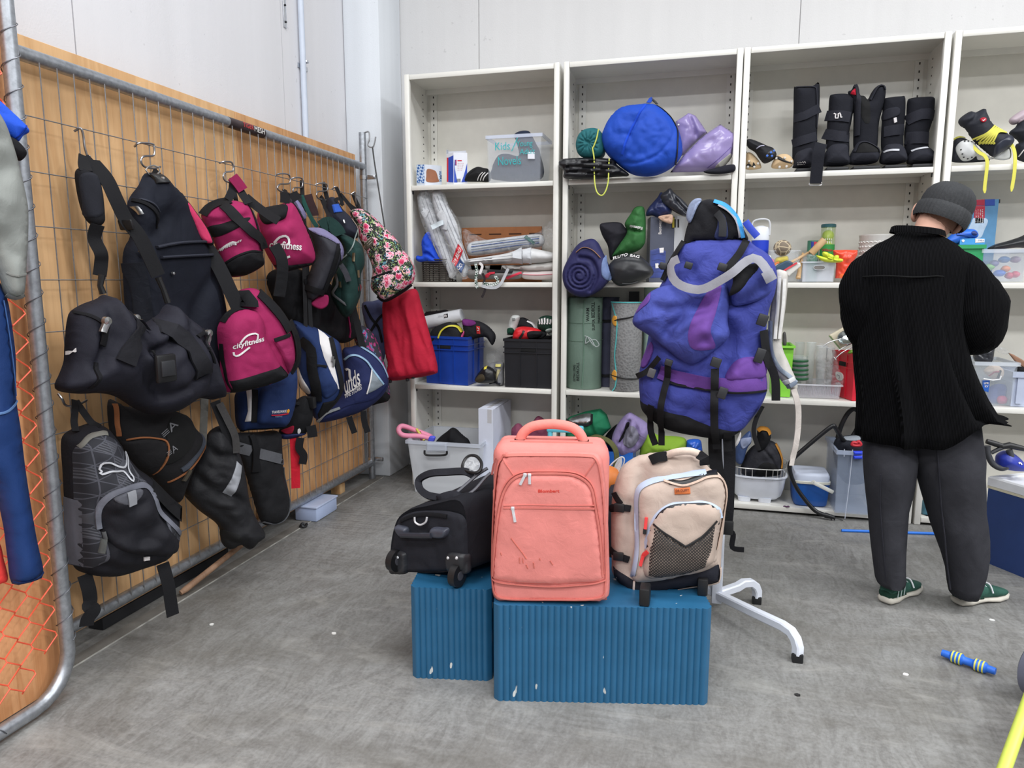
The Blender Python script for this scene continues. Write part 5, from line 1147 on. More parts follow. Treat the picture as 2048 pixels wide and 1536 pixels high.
# ---- big black holdall in front
s = hang('black_holdall','large slouching black holdall with silver zip pulls hanging by its shoulder strap','bag',zC((240,245),(330,190),(440,150),(490,115),(540,132),(600,210),(650,255),(700,290),(760,372),(830,335),(930,270),(962,218),(1002,190),(1050,215),(1120,290),(1200,350),(1242,440),(1300,560),(1350,720),(1388,900),(1370,942),(1250,930),(1170,952),(1050,1030),(950,1056),(860,1060),(740,1010),(600,922),(480,892),(300,896),(150,876),(112,830),(150,740),(185,640),(190,540),(200,400),(215,300)),
    -1.99,-6,.13,fabric((33,33,43),.7,.006,10,.16),R=.13,amp=.04,sc=5,st=(1.2,.7),seed=31,res=64,cre=[(zC((445,170),(420,330),(360,520),(290,680)),.03,.022),(zC((1045,230),(1070,380),(1190,560),(1230,880)),.03,.022),(zC((560,470),(640,700),(790,850)),.03,.03),(zC((630,420),(690,540),(770,572),(880,510),(935,440)),.05,.025),(zC((800,920),(950,850),(1100,740)),.025,.02)])
for p in (((650,262),(620,350),(560,440),(500,540),(455,640)),((848,350),(930,410),(990,490),(1040,610),(1100,745))): s.line('carry_handle',zC(*p),.06,fabric((32,32,37)),s.t,.008,.006)
s.line('buckle_strap',zC((715,545),(712,600),(710,660)),.055,WEB,s.t,.02,.006)
c = s.lift(np.array([s.p2(zC((715,680))[0])]),.03)[0]; Mx = Matrix((s.ux,s.uy,s.n)).transposed(); b_ = MB().box(c,(.085,.10,.02),.008,Mx).obj('buckle',BLACK,s.t); MB().box(c+s.n*.012,(.06,.055,.01),.004,Mx).obj('buckle_release',DARK,b_)
for a,b in (((335,318),(308,405)),((1170,412),(1152,525)),((705,300),(745,385))):
    s.line('zip_pull',zC(a,b),.018,STEELP,s.t,.018,.008,smooth=False)
    c = s.lift(np.array([s.p2(zC(a)[0])]),.018)[0]; MB().lathe([(0,.012),(.014,.009),(.016,-.004)],c,s.n,12).obj('zip_slider',STEELP,s.t)
for p in (((355,350),(350,430),(330,510)),((1175,530),(1165,600),(1172,640))): s.line('pull_tab',zC(*p),.03,WEB,s.t,.01,.006)
for p in (((240,250),(300,300),(390,400)),((1100,440),(1180,390),(1240,400)),((300,640),(280,750),(265,850))): s.line('zipper',zC(*p),.012,fabric((20,20,24)),s.t,.003,.006)
m = MB(); s.text('x','M',*zC((188,590),(205,560),(188,560)),OFFW,None,.006,.02,mb=m); m.obj('side_print',OFFW,s.t,smooth=False)
STR = Fr(onx(220,430,-2.10),nrm(-30)); SP = Soft(zA((460,445),(500,416),(560,432),(600,470),(630,560),(645,700),(640,752),(600,776),(540,752),(500,680),(470,560)),STR.o,STR.n,.028,.02,.03,0); SP.body('strap_pad',fabric((27,27,31),.9,.001,60),s.t)
SP.patch('pad_sleeve',zA((482,465),(600,470),(622,600),(618,705),(520,718),(495,620)),fabric((36,37,44),.85,.001,60),s.t,.001,.004)
def st(pts,w,hs,nm='shoulder_strap',n=STR.n):
    m = MB(); m.ribbon(catmull([STR.at(p,h) for p,h in zip(zA(*pts),hs)],False,6),w,n,.004); return m.obj(nm,WEB,s.t)
st(((536,338),(518,400),(520,440)),.04,(-.03,0,.02)); st(((542,338),(600,420),(650,500),(700,620),(760,740),(840,850),(950,1080)),[.02]*4+[.05]*21+[.052]*12,(-.03,0,.02,.03,.03,.04,.04))
st(((590,768),(580,850),(615,940),(622,1000),(612,1080)),.045,(.02,.0,.01,.0,.0))
c = STR.at(zA((755,770))[0],.035); MB().box(c,(.06,.012,.04),.006,Matrix.Rotation(.3,3,'X')).obj('strap_slider',BLACK,s.t)
for pts in (((612,1075),(600,1140),(618,1190)),((955,1090),(985,1160),(1015,1245))):
    cl = MB(); cl.tube([STR.at(p,.03) for p in zA(*pts)],[.012,.010,.012],8); cl.obj('snap_hook',BLACK,s.t)

# ---- patterned grey and black backpack low left
def tri_mat():
    m,nt,b = base_mat('tri'); t = N(nt,'ShaderNodeTexCoord'); sp = N(nt,'ShaderNodeSeparateXYZ'); nt.links.new(t.outputs['Object'],sp.inputs[0])
    def stripe(ay,az,sc,th):
        y = N(nt,'ShaderNodeMath',operation='MULTIPLY'); y.inputs[1].default_value = ay*sc; nt.links.new(sp.outputs[1],y.inputs[0])
        z = N(nt,'ShaderNodeMath',operation='MULTIPLY_ADD'); z.inputs[1].default_value = az*sc; nt.links.new(sp.outputs[2],z.inputs[0]); nt.links.new(y.outputs[0],z.inputs[2])
        f = N(nt,'ShaderNodeMath',operation='FRACT'); nt.links.new(z.outputs[0],f.inputs[0]); g = N(nt,'ShaderNodeMath',operation='LESS_THAN'); g.inputs[1].default_value = th; nt.links.new(f.outputs[0],g.inputs[0]); fl = N(nt,'ShaderNodeMath',operation='FLOOR'); nt.links.new(z.outputs[0],fl.inputs[0]); return g.outputs[0],fl.outputs[0]
    L = [stripe(1,.0,22,.07),stripe(.5,.866,22,.07),stripe(-.5,.866,22,.07)]
    mx = L[0][0]
    for q in L[1:]: k = N(nt,'ShaderNodeMath',operation='MAXIMUM'); nt.links.new(mx,k.inputs[0]); nt.links.new(q[0],k.inputs[1]); mx = k.outputs[0]
    cb = N(nt,'ShaderNodeCombineXYZ'); [nt.links.new(L[i][1],cb.inputs[i]) for i in range(3)]; wn = N(nt,'ShaderNodeTexWhiteNoise'); nt.links.new(cb.outputs[0],wn.inputs[0])
    fine = stripe(.6,.8,120,.4)[0]
    cell = ramp(nt,wn.outputs[0],[(.0,lin((38,39,46))),(.62,lin((42,43,50))),(.66,lin((74,75,82))),(.8,lin((74,75,82))),(.82,lin((48,49,56)))])
    sh = N(nt,'ShaderNodeMath',operation='GREATER_THAN'); sh.inputs[1].default_value = .8; nt.links.new(wn.outputs[0],sh.inputs[0]); mm = N(nt,'ShaderNodeMath',operation='MULTIPLY'); nt.links.new(sh.outputs[0],mm.inputs[0]); nt.links.new(fine,mm.inputs[1])
    c = mixc(nt,mm.outputs[0],cell,lin((84,85,92))); c = mixc(nt,mx,c,lin((78,79,88))); nt.links.new(c,b.inputs['Base Color']); b.inputs['Roughness'].default_value = .8; return m
TRI = tri_mat(); PK = fabric((29,29,35),.75,.006,11,.14); GRY = fabric((106,108,118),.7,.001,50)
s = hang('patterned_backpack','grey and black backpack with triangle pattern and leaping cat logo, low at the left','backpack',zE((130,305),(190,242),(250,220),(330,200),(420,240),(470,300),(520,380),(600,480),(680,540),(740,640),(800,720),(835,752),(836,850),(812,960),(740,1040),(600,1092),(440,1136),(280,1126),(200,1072),(172,900),(150,700),(138,500)),-2.03,-28,.15,PK,R=.13,amp=.03,sc=6,seed=33,res=60,cre=[(zE((660,700),(560,800),(330,790)),.02,.04),(zE((330,1030),(480,1060),(690,1040)),.02,.02)])
s.patch('patterned_panel',zE((165,345),(235,280),(320,250),(410,285),(480,370),(550,490),(600,545),(480,545),(370,570),(300,620),(275,700),(290,800),(330,880),(330,1000),(190,1060),(180,880),(172,650),(165,480)),TRI,s.t,.002,.005,.01)
s.line('top_trim',zE((185,325),(250,265),(330,242),(370,246)),.012,fabric((120,118,112)),s.t,.002,.005)
s.patch('front_pocket',zE((285,760),(285,680),(320,620),(390,575),(480,552),(565,550),(612,590),(650,700),(690,780),(790,880),(770,960),(600,960),(420,920),(330,860)),PK,s.t,.003,.03,.04)
s.line('pocket_piping',zE((290,800),(278,700),(310,622),(380,570),(480,545),(570,545),(615,590),(650,690),(700,750),(805,850)),.016,GRY,s.t,.012,.008)
s.patch('grey_yoke',zE((350,608),(430,570),(530,560),(510,610),(450,645),(390,635)),fabric((86,87,94)),s.t,.03,.004)
s.line('reflective_tab',zE((448,562),(455,600),(460,645)),.030,REF,s.t,.035,.004,smooth=False)
s.patch('side_pattern',zE((690,740),(760,810),(805,850),(790,900),(740,880),(700,820)),TRI,s.t,.012,.004)
s.line('side_strip',zE((172,650),(180,850),(195,1060)),.03,GRY,s.t,.002,.004)
s.line('zip_pull',zE((305,850),(290,935)),.016,fabric((84,86,84)),s.t,.02,.008,smooth=False); s.line('zip_pull',zE((305,810),(310,850)),.012,BLACK,s.t,.02,.008,smooth=False)
s.patch('white_tag',zE((558,972),(594,968),(596,992),(562,998)),OFFW,s.t,.006,.004,sharp=True)
s.line('cat_logo',zE((286,446),(302,412),(345,405),(400,428),(448,436),(470,402),(480,368),(494,360),(490,392),(474,432),(480,470),(497,496),(490,516),(468,500),(455,480),(432,458),(390,456),(350,456),(318,468),(296,474),(288,466),(304,454),(290,452)),.0055,fabric((196,198,204),.6),s.t,.010,.003,closed=True,ds=.008)
freestrap(s,zE((236,70),(215,130),(198,190),(192,240)),[-.04,.0,.02,.05],.022,WEB,'hang_loop'); freestrap(s,zE((242,75),(270,140),(305,195),(335,215)),[-.04,.0,.02,.05],.022,WEB,'hang_loop')
freestrap(s,zE((245,1110),(265,1190),(275,1260),(262,1290),(285,1310),(250,1360),(240,1405)),[.05,.06,.06,.07,.08,.08,.08],.045,WEB,'hanging_strap')
freestrap(s,zE((715,1040),(735,1150),(750,1250),(765,1345)),[.06,.08,.08,.08],.045,WEB,'hanging_strap')
s.line('side_straps',zE((640,560),(700,620),(760,680),(830,740)),.05,BKB,s.t,.01,.012)

# ---- clothes at the left edge, on the orange mesh
def cloth(name,label,pts,x,a,tf,mat,**kw): return hang(name,label,'clothing',pts,x,a,tf,mat,body='cloth',**kw)
s = cloth('stretch_shirt','bright blue stretch sleeve at the top left edge',[(-60,170),(-10,195),(15,215),(58,258),(46,272),(34,284),(10,270),(-40,250)],-1.93,-30,.03,fabric((34,84,206),.7,.003,16,.06),amp=.006)
s.line('cuff_seam',[(52,252),(42,268),(28,280)],.004,fabric((24,60,160)),s.t,.002,.002)
s = cloth('dark_shirt','black sleeve cuff between the blue sleeve and the grey sleeve',[(-50,240),(15,270),(36,282),(54,305),(40,322),(20,312),(-40,300)],-1.92,-30,.025,BKB,amp=.006)
s = cloth('grey_sweatshirt','pale grey sweatshirt sleeve hanging at the left edge',[(-110,190),(-30,205),(5,235),(30,300),(50,380),(57,430),(54,520),(48,590),(30,598),(10,592),(-5,540),(-30,470),(-110,440)],-1.86,-30,.055,fabric((140,143,139),.85,.006,10,.05),amp=.03,sc=7,seed=5)
s.line('cuff_seam',[(8,545),(25,552),(50,548)],.006,fabric((140,142,138)),s.t,.002,.003); s.line('cuff_hem',[(10,590),(30,597),(48,590)],.01,fabric((150,152,148)),s.t,.002,.003)
s = cloth('wetsuit','navy wetsuit leg hanging below the grey sleeve at the left edge',[(-90,500),(-20,540),(12,590),(24,650),(32,720),(33,800),(42,860),(50,930),(62,1010),(74,1080),(87,1150),(60,1163),(24,1168),(14,1110),(4,1040),(-20,960),(-90,900)],-1.88,-30,.06,fabric((26,54,106),.6,.003,12,.05),amp=.012,sc=5,seed=6)
s.line('knee_seam',[(-20,822),(8,818),(34,800)],.006,fabric((92,124,172)),s.t,.002,.003); s.line('side_seam',[(2,600),(18,700),(30,790)],.003,fabric((70,104,160)),s.t,.002,.002); s.line('hem',[(24,1160),(55,1156),(86,1142)],.006,fabric((20,44,92)),s.t,.002,.002)
s = cloth('red_garment','edge of a red garment behind the wetsuit leg at the left edge',[(-60,1040),(-5,1080),(8,1120),(16,1158),(0,1168),(-50,1180)],-1.93,-30,.02,fabric((226,62,58),.8),amp=.006)

def loop(o_name,hook,top,s,h=.03,w=.02):
    A = FF.at(hook,.004); B = s.at(top,h)
    m = MB(); m.ribbon(catmull([B+np.array([-.01,0,-.03]),B,A+np.array([0,0,-.006]),A+np.array([.0,.008,.004]),B+np.array([.02,.02,-.03])],False,5),w,nrm(-50),.003); m.obj('hang_loop',WEB,s.t)
for nm,s_,hk,tp in LOOPS: loop(nm,hk,tp,s_)
# ================================================================== THINGS ON THE SHELVES
NF = (0,-1,0)
def soft(name,label,cat,pts,y,i,tf,mat,tb=.06,body='body',group=None,clamp=True,a=-90,par=None,**kw):
    """a soft thing standing on shelf i (i None: no shelf under it)"""
    c = cen(pts); o = ony(c[0],c[1],y); zm = (ZS[i]+.002 if i else .05) if (i is not None and clamp) else None
    s = Soft(pts,o,nrm(a),tf,tb=tb,zmin=zm,res=kw.pop('res',36),**kw)
    b = s.bottom(); 
    if zm is not None: b[2] = zm
    if par: s.t = par; s.o_ = s.body(body,mat,par)
    else: s.t = thing(name,label,cat,b,group); s.o_ = s.body(body,mat,s.t)
    return s
def quad(pl,yl,pc,yc,pr,yr):
    """footprint of a box seen corner-on: left, near and right corner (pixel, depth)"""
    L,Cn,R_ = ony(*pl,yl),ony(*pc,yc),ony(*pr,yr); return [L[:2],Cn[:2],R_[:2],(L+R_-Cn)[:2]]
def cbox(name,label,cat,fp,z0,z1,mat,par=None,open_=False,wall=.004,taper=0,part='body'):
    c = np.mean(fp,0); t = par or thing(name,label,cat,(c[0],c[1],z0)); m = MB()
    def lp(k,z): return [np.array([*(c+(np.array(p)-c)*k),z]) for p in fp]
    if open_:
        L = np.linalg.norm(np.array(fp[1])-np.array(fp[0])); w = 1-2*wall/L
        m.rings([lp(1-taper,z0),lp(1,z1),lp(w,z1),lp((1-taper)*w,z0+wall)])
    else: m.rings([lp(1-taper,z0),lp(1,z1)])
    m.obj(part,mat,t,ang=20); return t
def facefr(fp,i,z):
    a,b = np.array(fp[i]),np.array(fp[(i+1) % 4]); d = unit(b-a); n = np.array([d[1],-d[0],0]); return Fr(np.array([*a,z]),n)
def rim(fp,z,k,h,mat,t,name='rim',w=.008):
    c = np.mean(fp,0); f = lambda e,zz_: [np.array([*(c+(np.array(p)-c)*e),zz_]) for p in fp]; L = np.linalg.norm(np.array(fp[1])-np.array(fp[0]))
    MB().rings([f(k,z-h),f(k+2*w/L,z-h),f(k+2*w/L,z),f(k,z),f(k,z-h)],cap=False).obj(name,mat,t,ang=20)
def rect(x0,x1,y,yf,d):  # footprint from the pixel columns of a front edge at depth yf
    a,b = ony(x0,y,yf),ony(x1,y,yf); return [np.array([a[0],yf]),np.array([b[0],yf]),np.array([b[0],yf+d]),np.array([a[0],yf+d])]
def zat(x,y,yf): return ony(x,y,yf)[2]
Z1,Z2_,Z3 = ZS[3],ZS[2],ZS[1]
G_ = lambda z,*p: z(*p)
# ---------------- first unit, top shelf
p = zK((138,785),(190,790),(300,785),(190,668)); fp = quad(p[0],4.44,p[1],4.42,p[2],4.50)
t = cbox('shoe_box','small blue and white chequered shoe box with a brown shoe printed on it','box',fp,Z1+.002,zat(*p[3],4.42),plastic((206,212,222),.6))
def checker(a,b,sc,key):
    m,nt,bb = base_mat('chk'+key); q = N(nt,'ShaderNodeTexChecker'); q.inputs['Scale'].default_value = sc; nt.links.new(coords(nt,(1,1,1),(.4,.3,.78)),q.inputs[0])
    q.inputs[1].default_value = lin(a); q.inputs[2].default_value = lin(b); nt.links.new(q.outputs[0],bb.inputs['Base Color']); bb.inputs['Roughness'].default_value = .6; return m
F = facefr(fp,0,Z1); F.patch('chequered_side',zK((140,670),(188,670),(188,788),(140,788)),checker((44,92,160),(196,212,234),70,'b'),t,.001,.001,sharp=True)
F = facefr(fp,1,Z1); F.patch('printed_shoe',zK((205,700),(235,700),(262,715),(275,755),(278,780),(205,780),(200,740)),plastic((150,96,66),.6,.15),t,.001,.001)
F.patch('printed_band',zK((284,712),(298,712),(298,780),(284,780)),checker((44,72,110),(150,176,206),90,'c'),t,.001,.001,sharp=True)
p = zK((331,780),(376,786),(464,780),(376,592)); fp = quad(p[0],4.45,p[1],4.41,p[2],4.44); zt = zat(*p[3],4.41)
t = cbox('ball_box','upright white, blue and red sports ball carton with an open top flap','box',fp,Z1+.002,zt,plastic((222,224,232),.5))
F = facefr(fp,0,Z1); F.patch('red_side',zK((332,625),(342,625),(342,780),(332,780)),plastic((200,34,52),.5),t,.001,.001,sharp=True); F.patch('blue_side',zK((342,625),(374,610),(374,784),(342,782)),plastic((32,70,176),.5),t,.001,.001,sharp=True)
F = facefr(fp,1,Z1); F.patch('blue_wave',zK((378,640),(384,700),(400,784),(378,784)),plastic((36,72,180),.5),t,.001,.001,sharp=True); F.patch('blue_corner',zK((462,660),(462,780),(424,783),(440,740)),plastic((36,72,180),.5),t,.001,.001,sharp=True)
F.patch('emblem',zK((382,638),(394,638),(394,675),(382,675)),plastic((30,60,150),.5),t,.001,.001,sharp=True); F.patch('emblem_half',zK((388,640),(393,640),(393,673),(388,673)),plastic((200,34,52),.5),t,.002,.001,sharp=True)
m = MB()
for k in range(5): F.text('x','lorem ipsum'[:11-k] if 0 else 'IIII II III',*zK((400,664+k*11),(440-k*3,664+k*11),(400,659+k*11)),BLACK,None,.001,mb=m)
o = m.obj('small_print',plastic((196,110,126),.6),t,smooth=False); o['kind'] = 'stuff'
for k in range(7): F.line('bar_code',zK((395+k*4,760),(395+k*4,782)),.002,BLACK,t,.001,.0006,smooth=False)
F.patch('red_title',zK((400,640),(428,640),(428,648),(400,648)),plastic((200,50,70),.6),t,.001,.001,sharp=True)
b = np.array(fp); MB().rings([[np.array([*b[0],zt]),np.array([*b[3],zt]),np.array([*(b[3]+np.array([.0,.0])),zt+.02]),np.array([*b[0],zt+.025])]],cap=False).v
MB().span((b[0][0],b[0][1],zt-.002),(b[0][0]+.003,b[3][1],zt+.028)).obj('top_flap',plastic((176,180,190),.6),t); MB().span((b[0][0],b[3][1]-.003,zt-.002),(b[2][0]-.02,b[3][1],zt+.02)).obj('top_flap',plastic((196,198,206),.6),t)
s = soft('black_shoe','small black shoe with white stripes between the ball carton and the clear tub','shoe',zK((448,765),(465,725),(520,685),(565,690),(602,705),(606,776),(540,780),(452,778)),4.44,3,.05,fabric((24,24,26),.7),amp=.004)
for k in range(3): s.line('white_stripe',zK((535+k*18,775),(555+k*18,745),(575+k*14,725)),.004,OFFW,s.t,.003,.002)
s.patch('shoe_opening',zK((460,745),(485,712),(520,692),(525,705),(490,735),(468,765)),plastic((10,10,11),.9),s.t,.002,.001)
def tub(name,label,x0,x1,ytop,yf,d,z0,mat,rimm=None,taper=.08,cat='tub',lip=.02,dx=0):
    fp = rect(x0,x1,ytop,yf,d); zt = zat((x0+x1)/2,ytop,yf); t = cbox(name,label,cat,fp,z0,zt,mat,None,True,.005,taper)
    rim(fp,zt+.002,1.0,lip,rimm or mat,t); return t,fp,zt
t,fp,zt = tub('storage_tub','clear plastic tub with teal handwriting on the top shelf of the first unit',zK((588,0))[0][0],zK((938,0))[0][0],zK((0,478))[0][1],4.40,.27,Z1+.003,clear((226,232,242),.26,.3),clear((220,228,246),.85,.35),.05)
F = Fr((0,4.398,Z1),NF); TEALI = plastic((40,168,172),.5)
for tx,a,b,c_ in (('Kids',(642,580),(736,574),(642,530)),('/',(745,585),(768,582),(765,500)),('Young',(776,568),(880,562),(778,518)),('Adult',(798,606),(896,600),(800,570)),('Novels',(662,676),(808,668),(660,622))): F.text('handwriting',tx,*zK(a,b,c_),TEALI,t,.004,.0)
F.patch('paper_label',zK((850,590),(894,590),(894,634),(850,634)),plastic((226,228,236),.7),t,.003,.001,sharp=True)
s = soft('boot','dark boot standing inside the clear tub with teal handwriting','boot',zK((630,765),(622,690),(660,612),(720,600),(792,612),(775,520),(760,480),(800,455),(855,455),(880,490),(905,540),(930,600),(932,765)),4.50,3,.06,fabric((38,46,66),.8),tb=.06)
# ---------------- first unit, second shelf
t = thing('wicker_basket','small dark wicker basket on the second shelf of the first unit','basket',ony(*zK((245,1395))[0],4.45)); a,b = ony(*zK((158,1395))[0],4.42),ony(*zK((345,1395))[0],4.42); WK = fabric((56,50,46),.7,.001,60,.3)
cx,hw = (a[0]+b[0])/2,(b[0]-a[0])/2; zt = zat(250,zK((0,1290))[0][1],4.42)
for k in range(11):
    z = Z2_+.006+k*(zt-Z2_-.01)/10; e = .9+.01*k; MB().tube([(cx+hw*e*math.copysign(abs(math.cos(q))**.5,math.cos(q)),4.52+.11*e*math.copysign(abs(math.sin(q))**.5,math.sin(q))+.002*(-1)**(k+i),z) for i,q in enumerate(np.linspace(0,2*math.pi,41)[:-1])],.0045,6,True).obj('woven_strand',WK,t)
for k in range(12): q = 2*math.pi*k/12+.2; x_,y_ = cx+hw*.95*math.copysign(abs(math.cos(q))**.5,math.cos(q)),4.52+.105*math.copysign(abs(math.sin(q))**.5,math.sin(q)); MB().cyl((x_,y_,Z2_+.003),(x_,y_,zt),.004,n=6).obj('stake',WK,t)
bx('base',(cx-hw*.85,4.42,Z2_+.002),(cx+hw*.85,4.62,Z2_+.008),WK,t)
s = soft('blue_cloth','crumpled bright blue cloth on top of the dark wicker basket','cloth',zK((140,1252),(176,1250),(172,1165),(200,1108),(220,1105),(242,1180),(275,1255),(298,1295),(232,1302),(145,1288)),4.44,None,.05,fabric((34,76,200),.75,.006,14),amp=.02,sc=14,cre=[(zK((170,1255),(215,1240),(270,1280)),.02,.01)])
PADW = fabric((206,208,212),.75,.003,20,.04); FILM = film(.10)
for nm,pts,y,lb in (('a',((155,852),(185,832),(215,842),(246,940),(292,1060),(350,1220),(405,1335),(380,1385),(345,1392),(300,1290),(230,1130),(180,1010),(150,930)),4.46,'white cricket pad leaning in a plastic bag, nearer the left side panel'),('b',((235,852),(265,832),(300,842),(342,940),(392,1040),(402,1080),(432,1200),(470,1330),(450,1390),(412,1360),(378,1250),(310,1100),(255,960)),4.43,'white cricket pad leaning in a plastic bag, the right one of the leaning pair')):
    s = soft('cricket_pad',lb,'cricket pad',zK(*pts),y,2,.035,PADW,amp=.006,group='leaning cricket pads')
    P = np.array(zK(*pts)); q0,q1 = P[1],P[len(P)//2+1]
    for k in (-1,0,1): s.line('rib',[tuple(q0+(q1-q0)*u+np.array([k*6,-k*2])) for u in (.08,.4,.7,.95)],.004,fabric((150,152,158)),s.t,-.001,.002)
    s.line('knee_roll',[tuple(P[3]+np.array([-14,12])),tuple((P[3]+P[-2])/2),tuple(P[-2]+np.array([4,-4]))],.05,PADW,s.t,.003,.012)
s = soft('plastic_bag','torn clear plastic bag with red print around the leaning cricket pads','plastic bag',zK((145,860),(200,828),(300,832),(345,930),(410,1040),(440,1200),(480,1300),(485,1390),(370,1402),(330,1340),(240,1180),(175,1050),(148,940)),4.41,2,.03,film(.10),tb=.0,amp=.02,sc=12,seed=3)
s.patch('red_print',zK((372,1290),(412,1178),(440,1222),(402,1322)),plastic((190,34,48),.4),s.t,.004,.001,sharp=True)
s.text('print_lettering','DY BEAU',*zK((394,1312),(434,1220),(380,1292)),OFFW,s.t,.006,.02)
s.patch('blue_print',zK((402,1325),(425,1270),(455,1310),(435,1365)),plastic((60,84,130),.4),s.t,.004,.001,sharp=True); s.text('print_lettering','CO.',*zK((422,1350),(448,1310),(408,1332)),OFFW,s.t,.006,.02)
s.line('bag_label',zK((250,1075),(290,1055),(322,1042)),.03,plastic((206,216,222),.4),s.t,.012,.003)
t = thing('slotted_board','brown slotted board standing at the back behind the cricket gear','board',ony(*zK((690,1140))[0],4.70)); a,b = ony(*zK((430,1075))[0],4.70),ony(*zK((940,1070))[0],4.70); WD = plastic((176,112,66),.6,.12)
bx('board',(a[0],4.69,Z2_+.002),(b[0],4.71,a[2]),WD,t)
for k in range(4): x_ = a[0]+(b[0]-a[0])*(.1+.25*k); bx('slot',(x_,4.687,a[2]-.05),(x_+.085,4.692,a[2]-.042),plastic((74,44,28),.8),t)
GP = 'flat stack of white cricket pads'
def fpad(lb,pts,y,col=(214,214,214),tf=.05,g=GP):
    s = soft('cricket_pad',lb,'cricket pad',zK(*pts),y,2,tf,fabric(col,.75,.003,20,.05),amp=.006,clamp=True,group=g); return s
sw = soft('cricket_pad','blue-trimmed white cricket pad wrapped in clear film on top of the flat stack','cricket pad',zK((460,1225),(480,1170),(600,1150),(760,1130),(900,1115),(950,1130),(940,1190),(800,1210),(640,1235),(500,1250)),4.52,None,.04,PADW,amp=.006)
for k in range(4): sw.line('trim_stripe',zK((500,1180+k*17),(620,1165+k*16),(780,1145+k*15),(930,1130+k*14)),.006,fabric((60,86,140) if k % 2 else (150,160,170)),sw.t,.002,.003)
sw.line('green_trim',zK((840,1130),(880,1160),(900,1180)),.02,fabric((44,96,90)),sw.t,.004,.004)
fb = soft('plastic_bag','clear crinkled plastic wrap around the blue-trimmed cricket pad','plastic bag',zK((435,1085),(520,1120),(600,1150),(760,1128),(900,1108),(955,1070),(1000,1020),(1022,1005),(1022,1190),(900,1212),(700,1238),(500,1256),(455,1220)),4.47,None,.03,film(.11),amp=.03,sc=12,seed=5)
s = fpad('white cricket pad with a bulging knee roll, upper one of the unwrapped flat stack',((430,1300),(470,1275),(560,1262),(700,1240),(780,1218),(860,1205),(930,1215),(1022,1240),(1022,1282),(900,1300),(700,1304),(460,1312)),4.42,tf=.06)
s.line('knee_roll',zK((785,1215),(800,1250),(790,1300)),.06,PADW,s.t,.004,.015); s.line('knee_roll',zK((850,1208),(860,1250),(850,1300)),.05,PADW,s.t,.004,.012)
for k in range(2): s.line('rib',zK((450,1298-k*12),(600,1285-k*16),(780,1270-k*20)),.004,fabric((160,162,166)),s.t,-.002,.002)
s = fpad('white cricket pad, middle one of the flat stack',((440,1318),(700,1312),(820,1310),(1022,1290),(1022,1345),(900,1352),(700,1345),(470,1340)),4.44,(208,206,202))
s = fpad('pinkish white cricket pad at the bottom right of the flat stack',((815,1355),(900,1352),(1022,1350),(1022,1402),(850,1404),(810,1385)),4.44,(206,196,194)); s.line('pink_piping',zK((820,1372),(920,1376),(1020,1370)),.004,fabric((190,110,120)),s.t,.002,.002)
s = soft('batting_gloves','grey, red and black batting gloves under the flat cricket pads','gloves',zK((470,1350),(560,1340),(700,1345),(810,1350),(820,1375),(780,1402),(600,1404),(480,1400)),4.42,2,.05,fabric((120,118,116),.8),amp=.012,sc=14)
for p,c_ in ((((585,1395),(610,1370),(650,1360)),(196,48,66)),(((720,1398),(780,1375),(815,1360)),(206,60,80)),(((600,1350),(680,1352),(760,1356)),(34,34,36))): s.line('trim',zK(*p),.014,fabric(c_),s.t,.003,.006)
CHK = checker((30,66,52),(206,210,206),95,'g')
F = Fr((0,4.335,Z2_),NF)
t = thing('pad_straps','chequered and grey cricket pad straps dangling over the shelf edge','straps',F.at(zK((600,1460))[0]))
for pts,w,mt in ((((515,1300),(525,1350),(520,1410),(530,1460)),.018,CHK),(((725,1335),(700,1390),(680,1430),(650,1455),(600,1455),(560,1445)),.018,fabric((184,186,190))),(((640,1380),(660,1420),(620,1440),(570,1430)),.018,CHK),(((560,1365),(575,1400),(570,1430),(580,1470),(560,1520)),.014,fabric((44,38,40))),(((610,1360),(590,1390),(600,1370)),.014,fabric((190,50,66))),(((540,1300),(560,1320),(545,1370)),.016,OFFW)):
    m = MB(); m.ribbon(catmull([F.at(q,.004*i) for i,q in enumerate(zK(*pts))],False,5),w,NF,.003); m.obj('strap',mt,t)
# ---------------- first unit, third shelf: crates
def crate(name,label,fp,z0,z1,mat,hole,ribs=True):
    t = cbox(name,label,'crate',fp,z0,z1,mat,None,True,.006,.03)
    for z,h in ((z1,.016),(z1-.05,.008),(z1-.085,.007)): rim(fp,z,1.0,h,mat,t,'ledge',.006)
    for i in (0,1,3):
        a,b = np.array(fp[i]),np.array(fp[(i+1) % 4]); n = facefr(fp,i,z0).n
        for u in (.34,.68): c = a+(b-a)*u; MB().box((c[0]+n[0]*.001,c[1]+n[1]*.001,(z0+z1)/2),(.005,.006,(z1-z0)*.92),0,Matrix.Rotation(math.atan2(*(b-a)[::-1]),3,'Z')).obj('rib',mat,t)
    F = facefr(fp,0,z0); a,b = np.array(fp[0]),np.array(fp[1]); q = F.o; L = np.linalg.norm(b-a)
    F2 = Fr(F.o+F.n*.0,F.n); u0 = (a-F.o[:2])@F.ux[:2]
    MB().box(F2.w(u0+L*hole,z1-.068-z0,.001),(.10,.004,.026),.001,Matrix.Rotation(math.atan2(*(b-a)[::-1]),3,'Z')).obj('hand_hole',plastic((10,10,12),.9),t)
    return t
p = zL((215,700),(512,728),(622,690),(512,400)); fp = quad(p[0],4.42,p[1],4.36,p[2],4.66); zc = zat(*p[3],4.36)
crate('blue_crate','royal blue plastic crate full of sports gear, partly behind the red sack',fp,Z3+.002,zc,plastic((24,62,152),.35,.08),.45)
p = zL((762,735),(1098,745),(0,0),(0,412)); fp = rect(p[0][0],p[1][0],700,4.375,.33); zc2 = zat(1050,p[3][1],4.375)
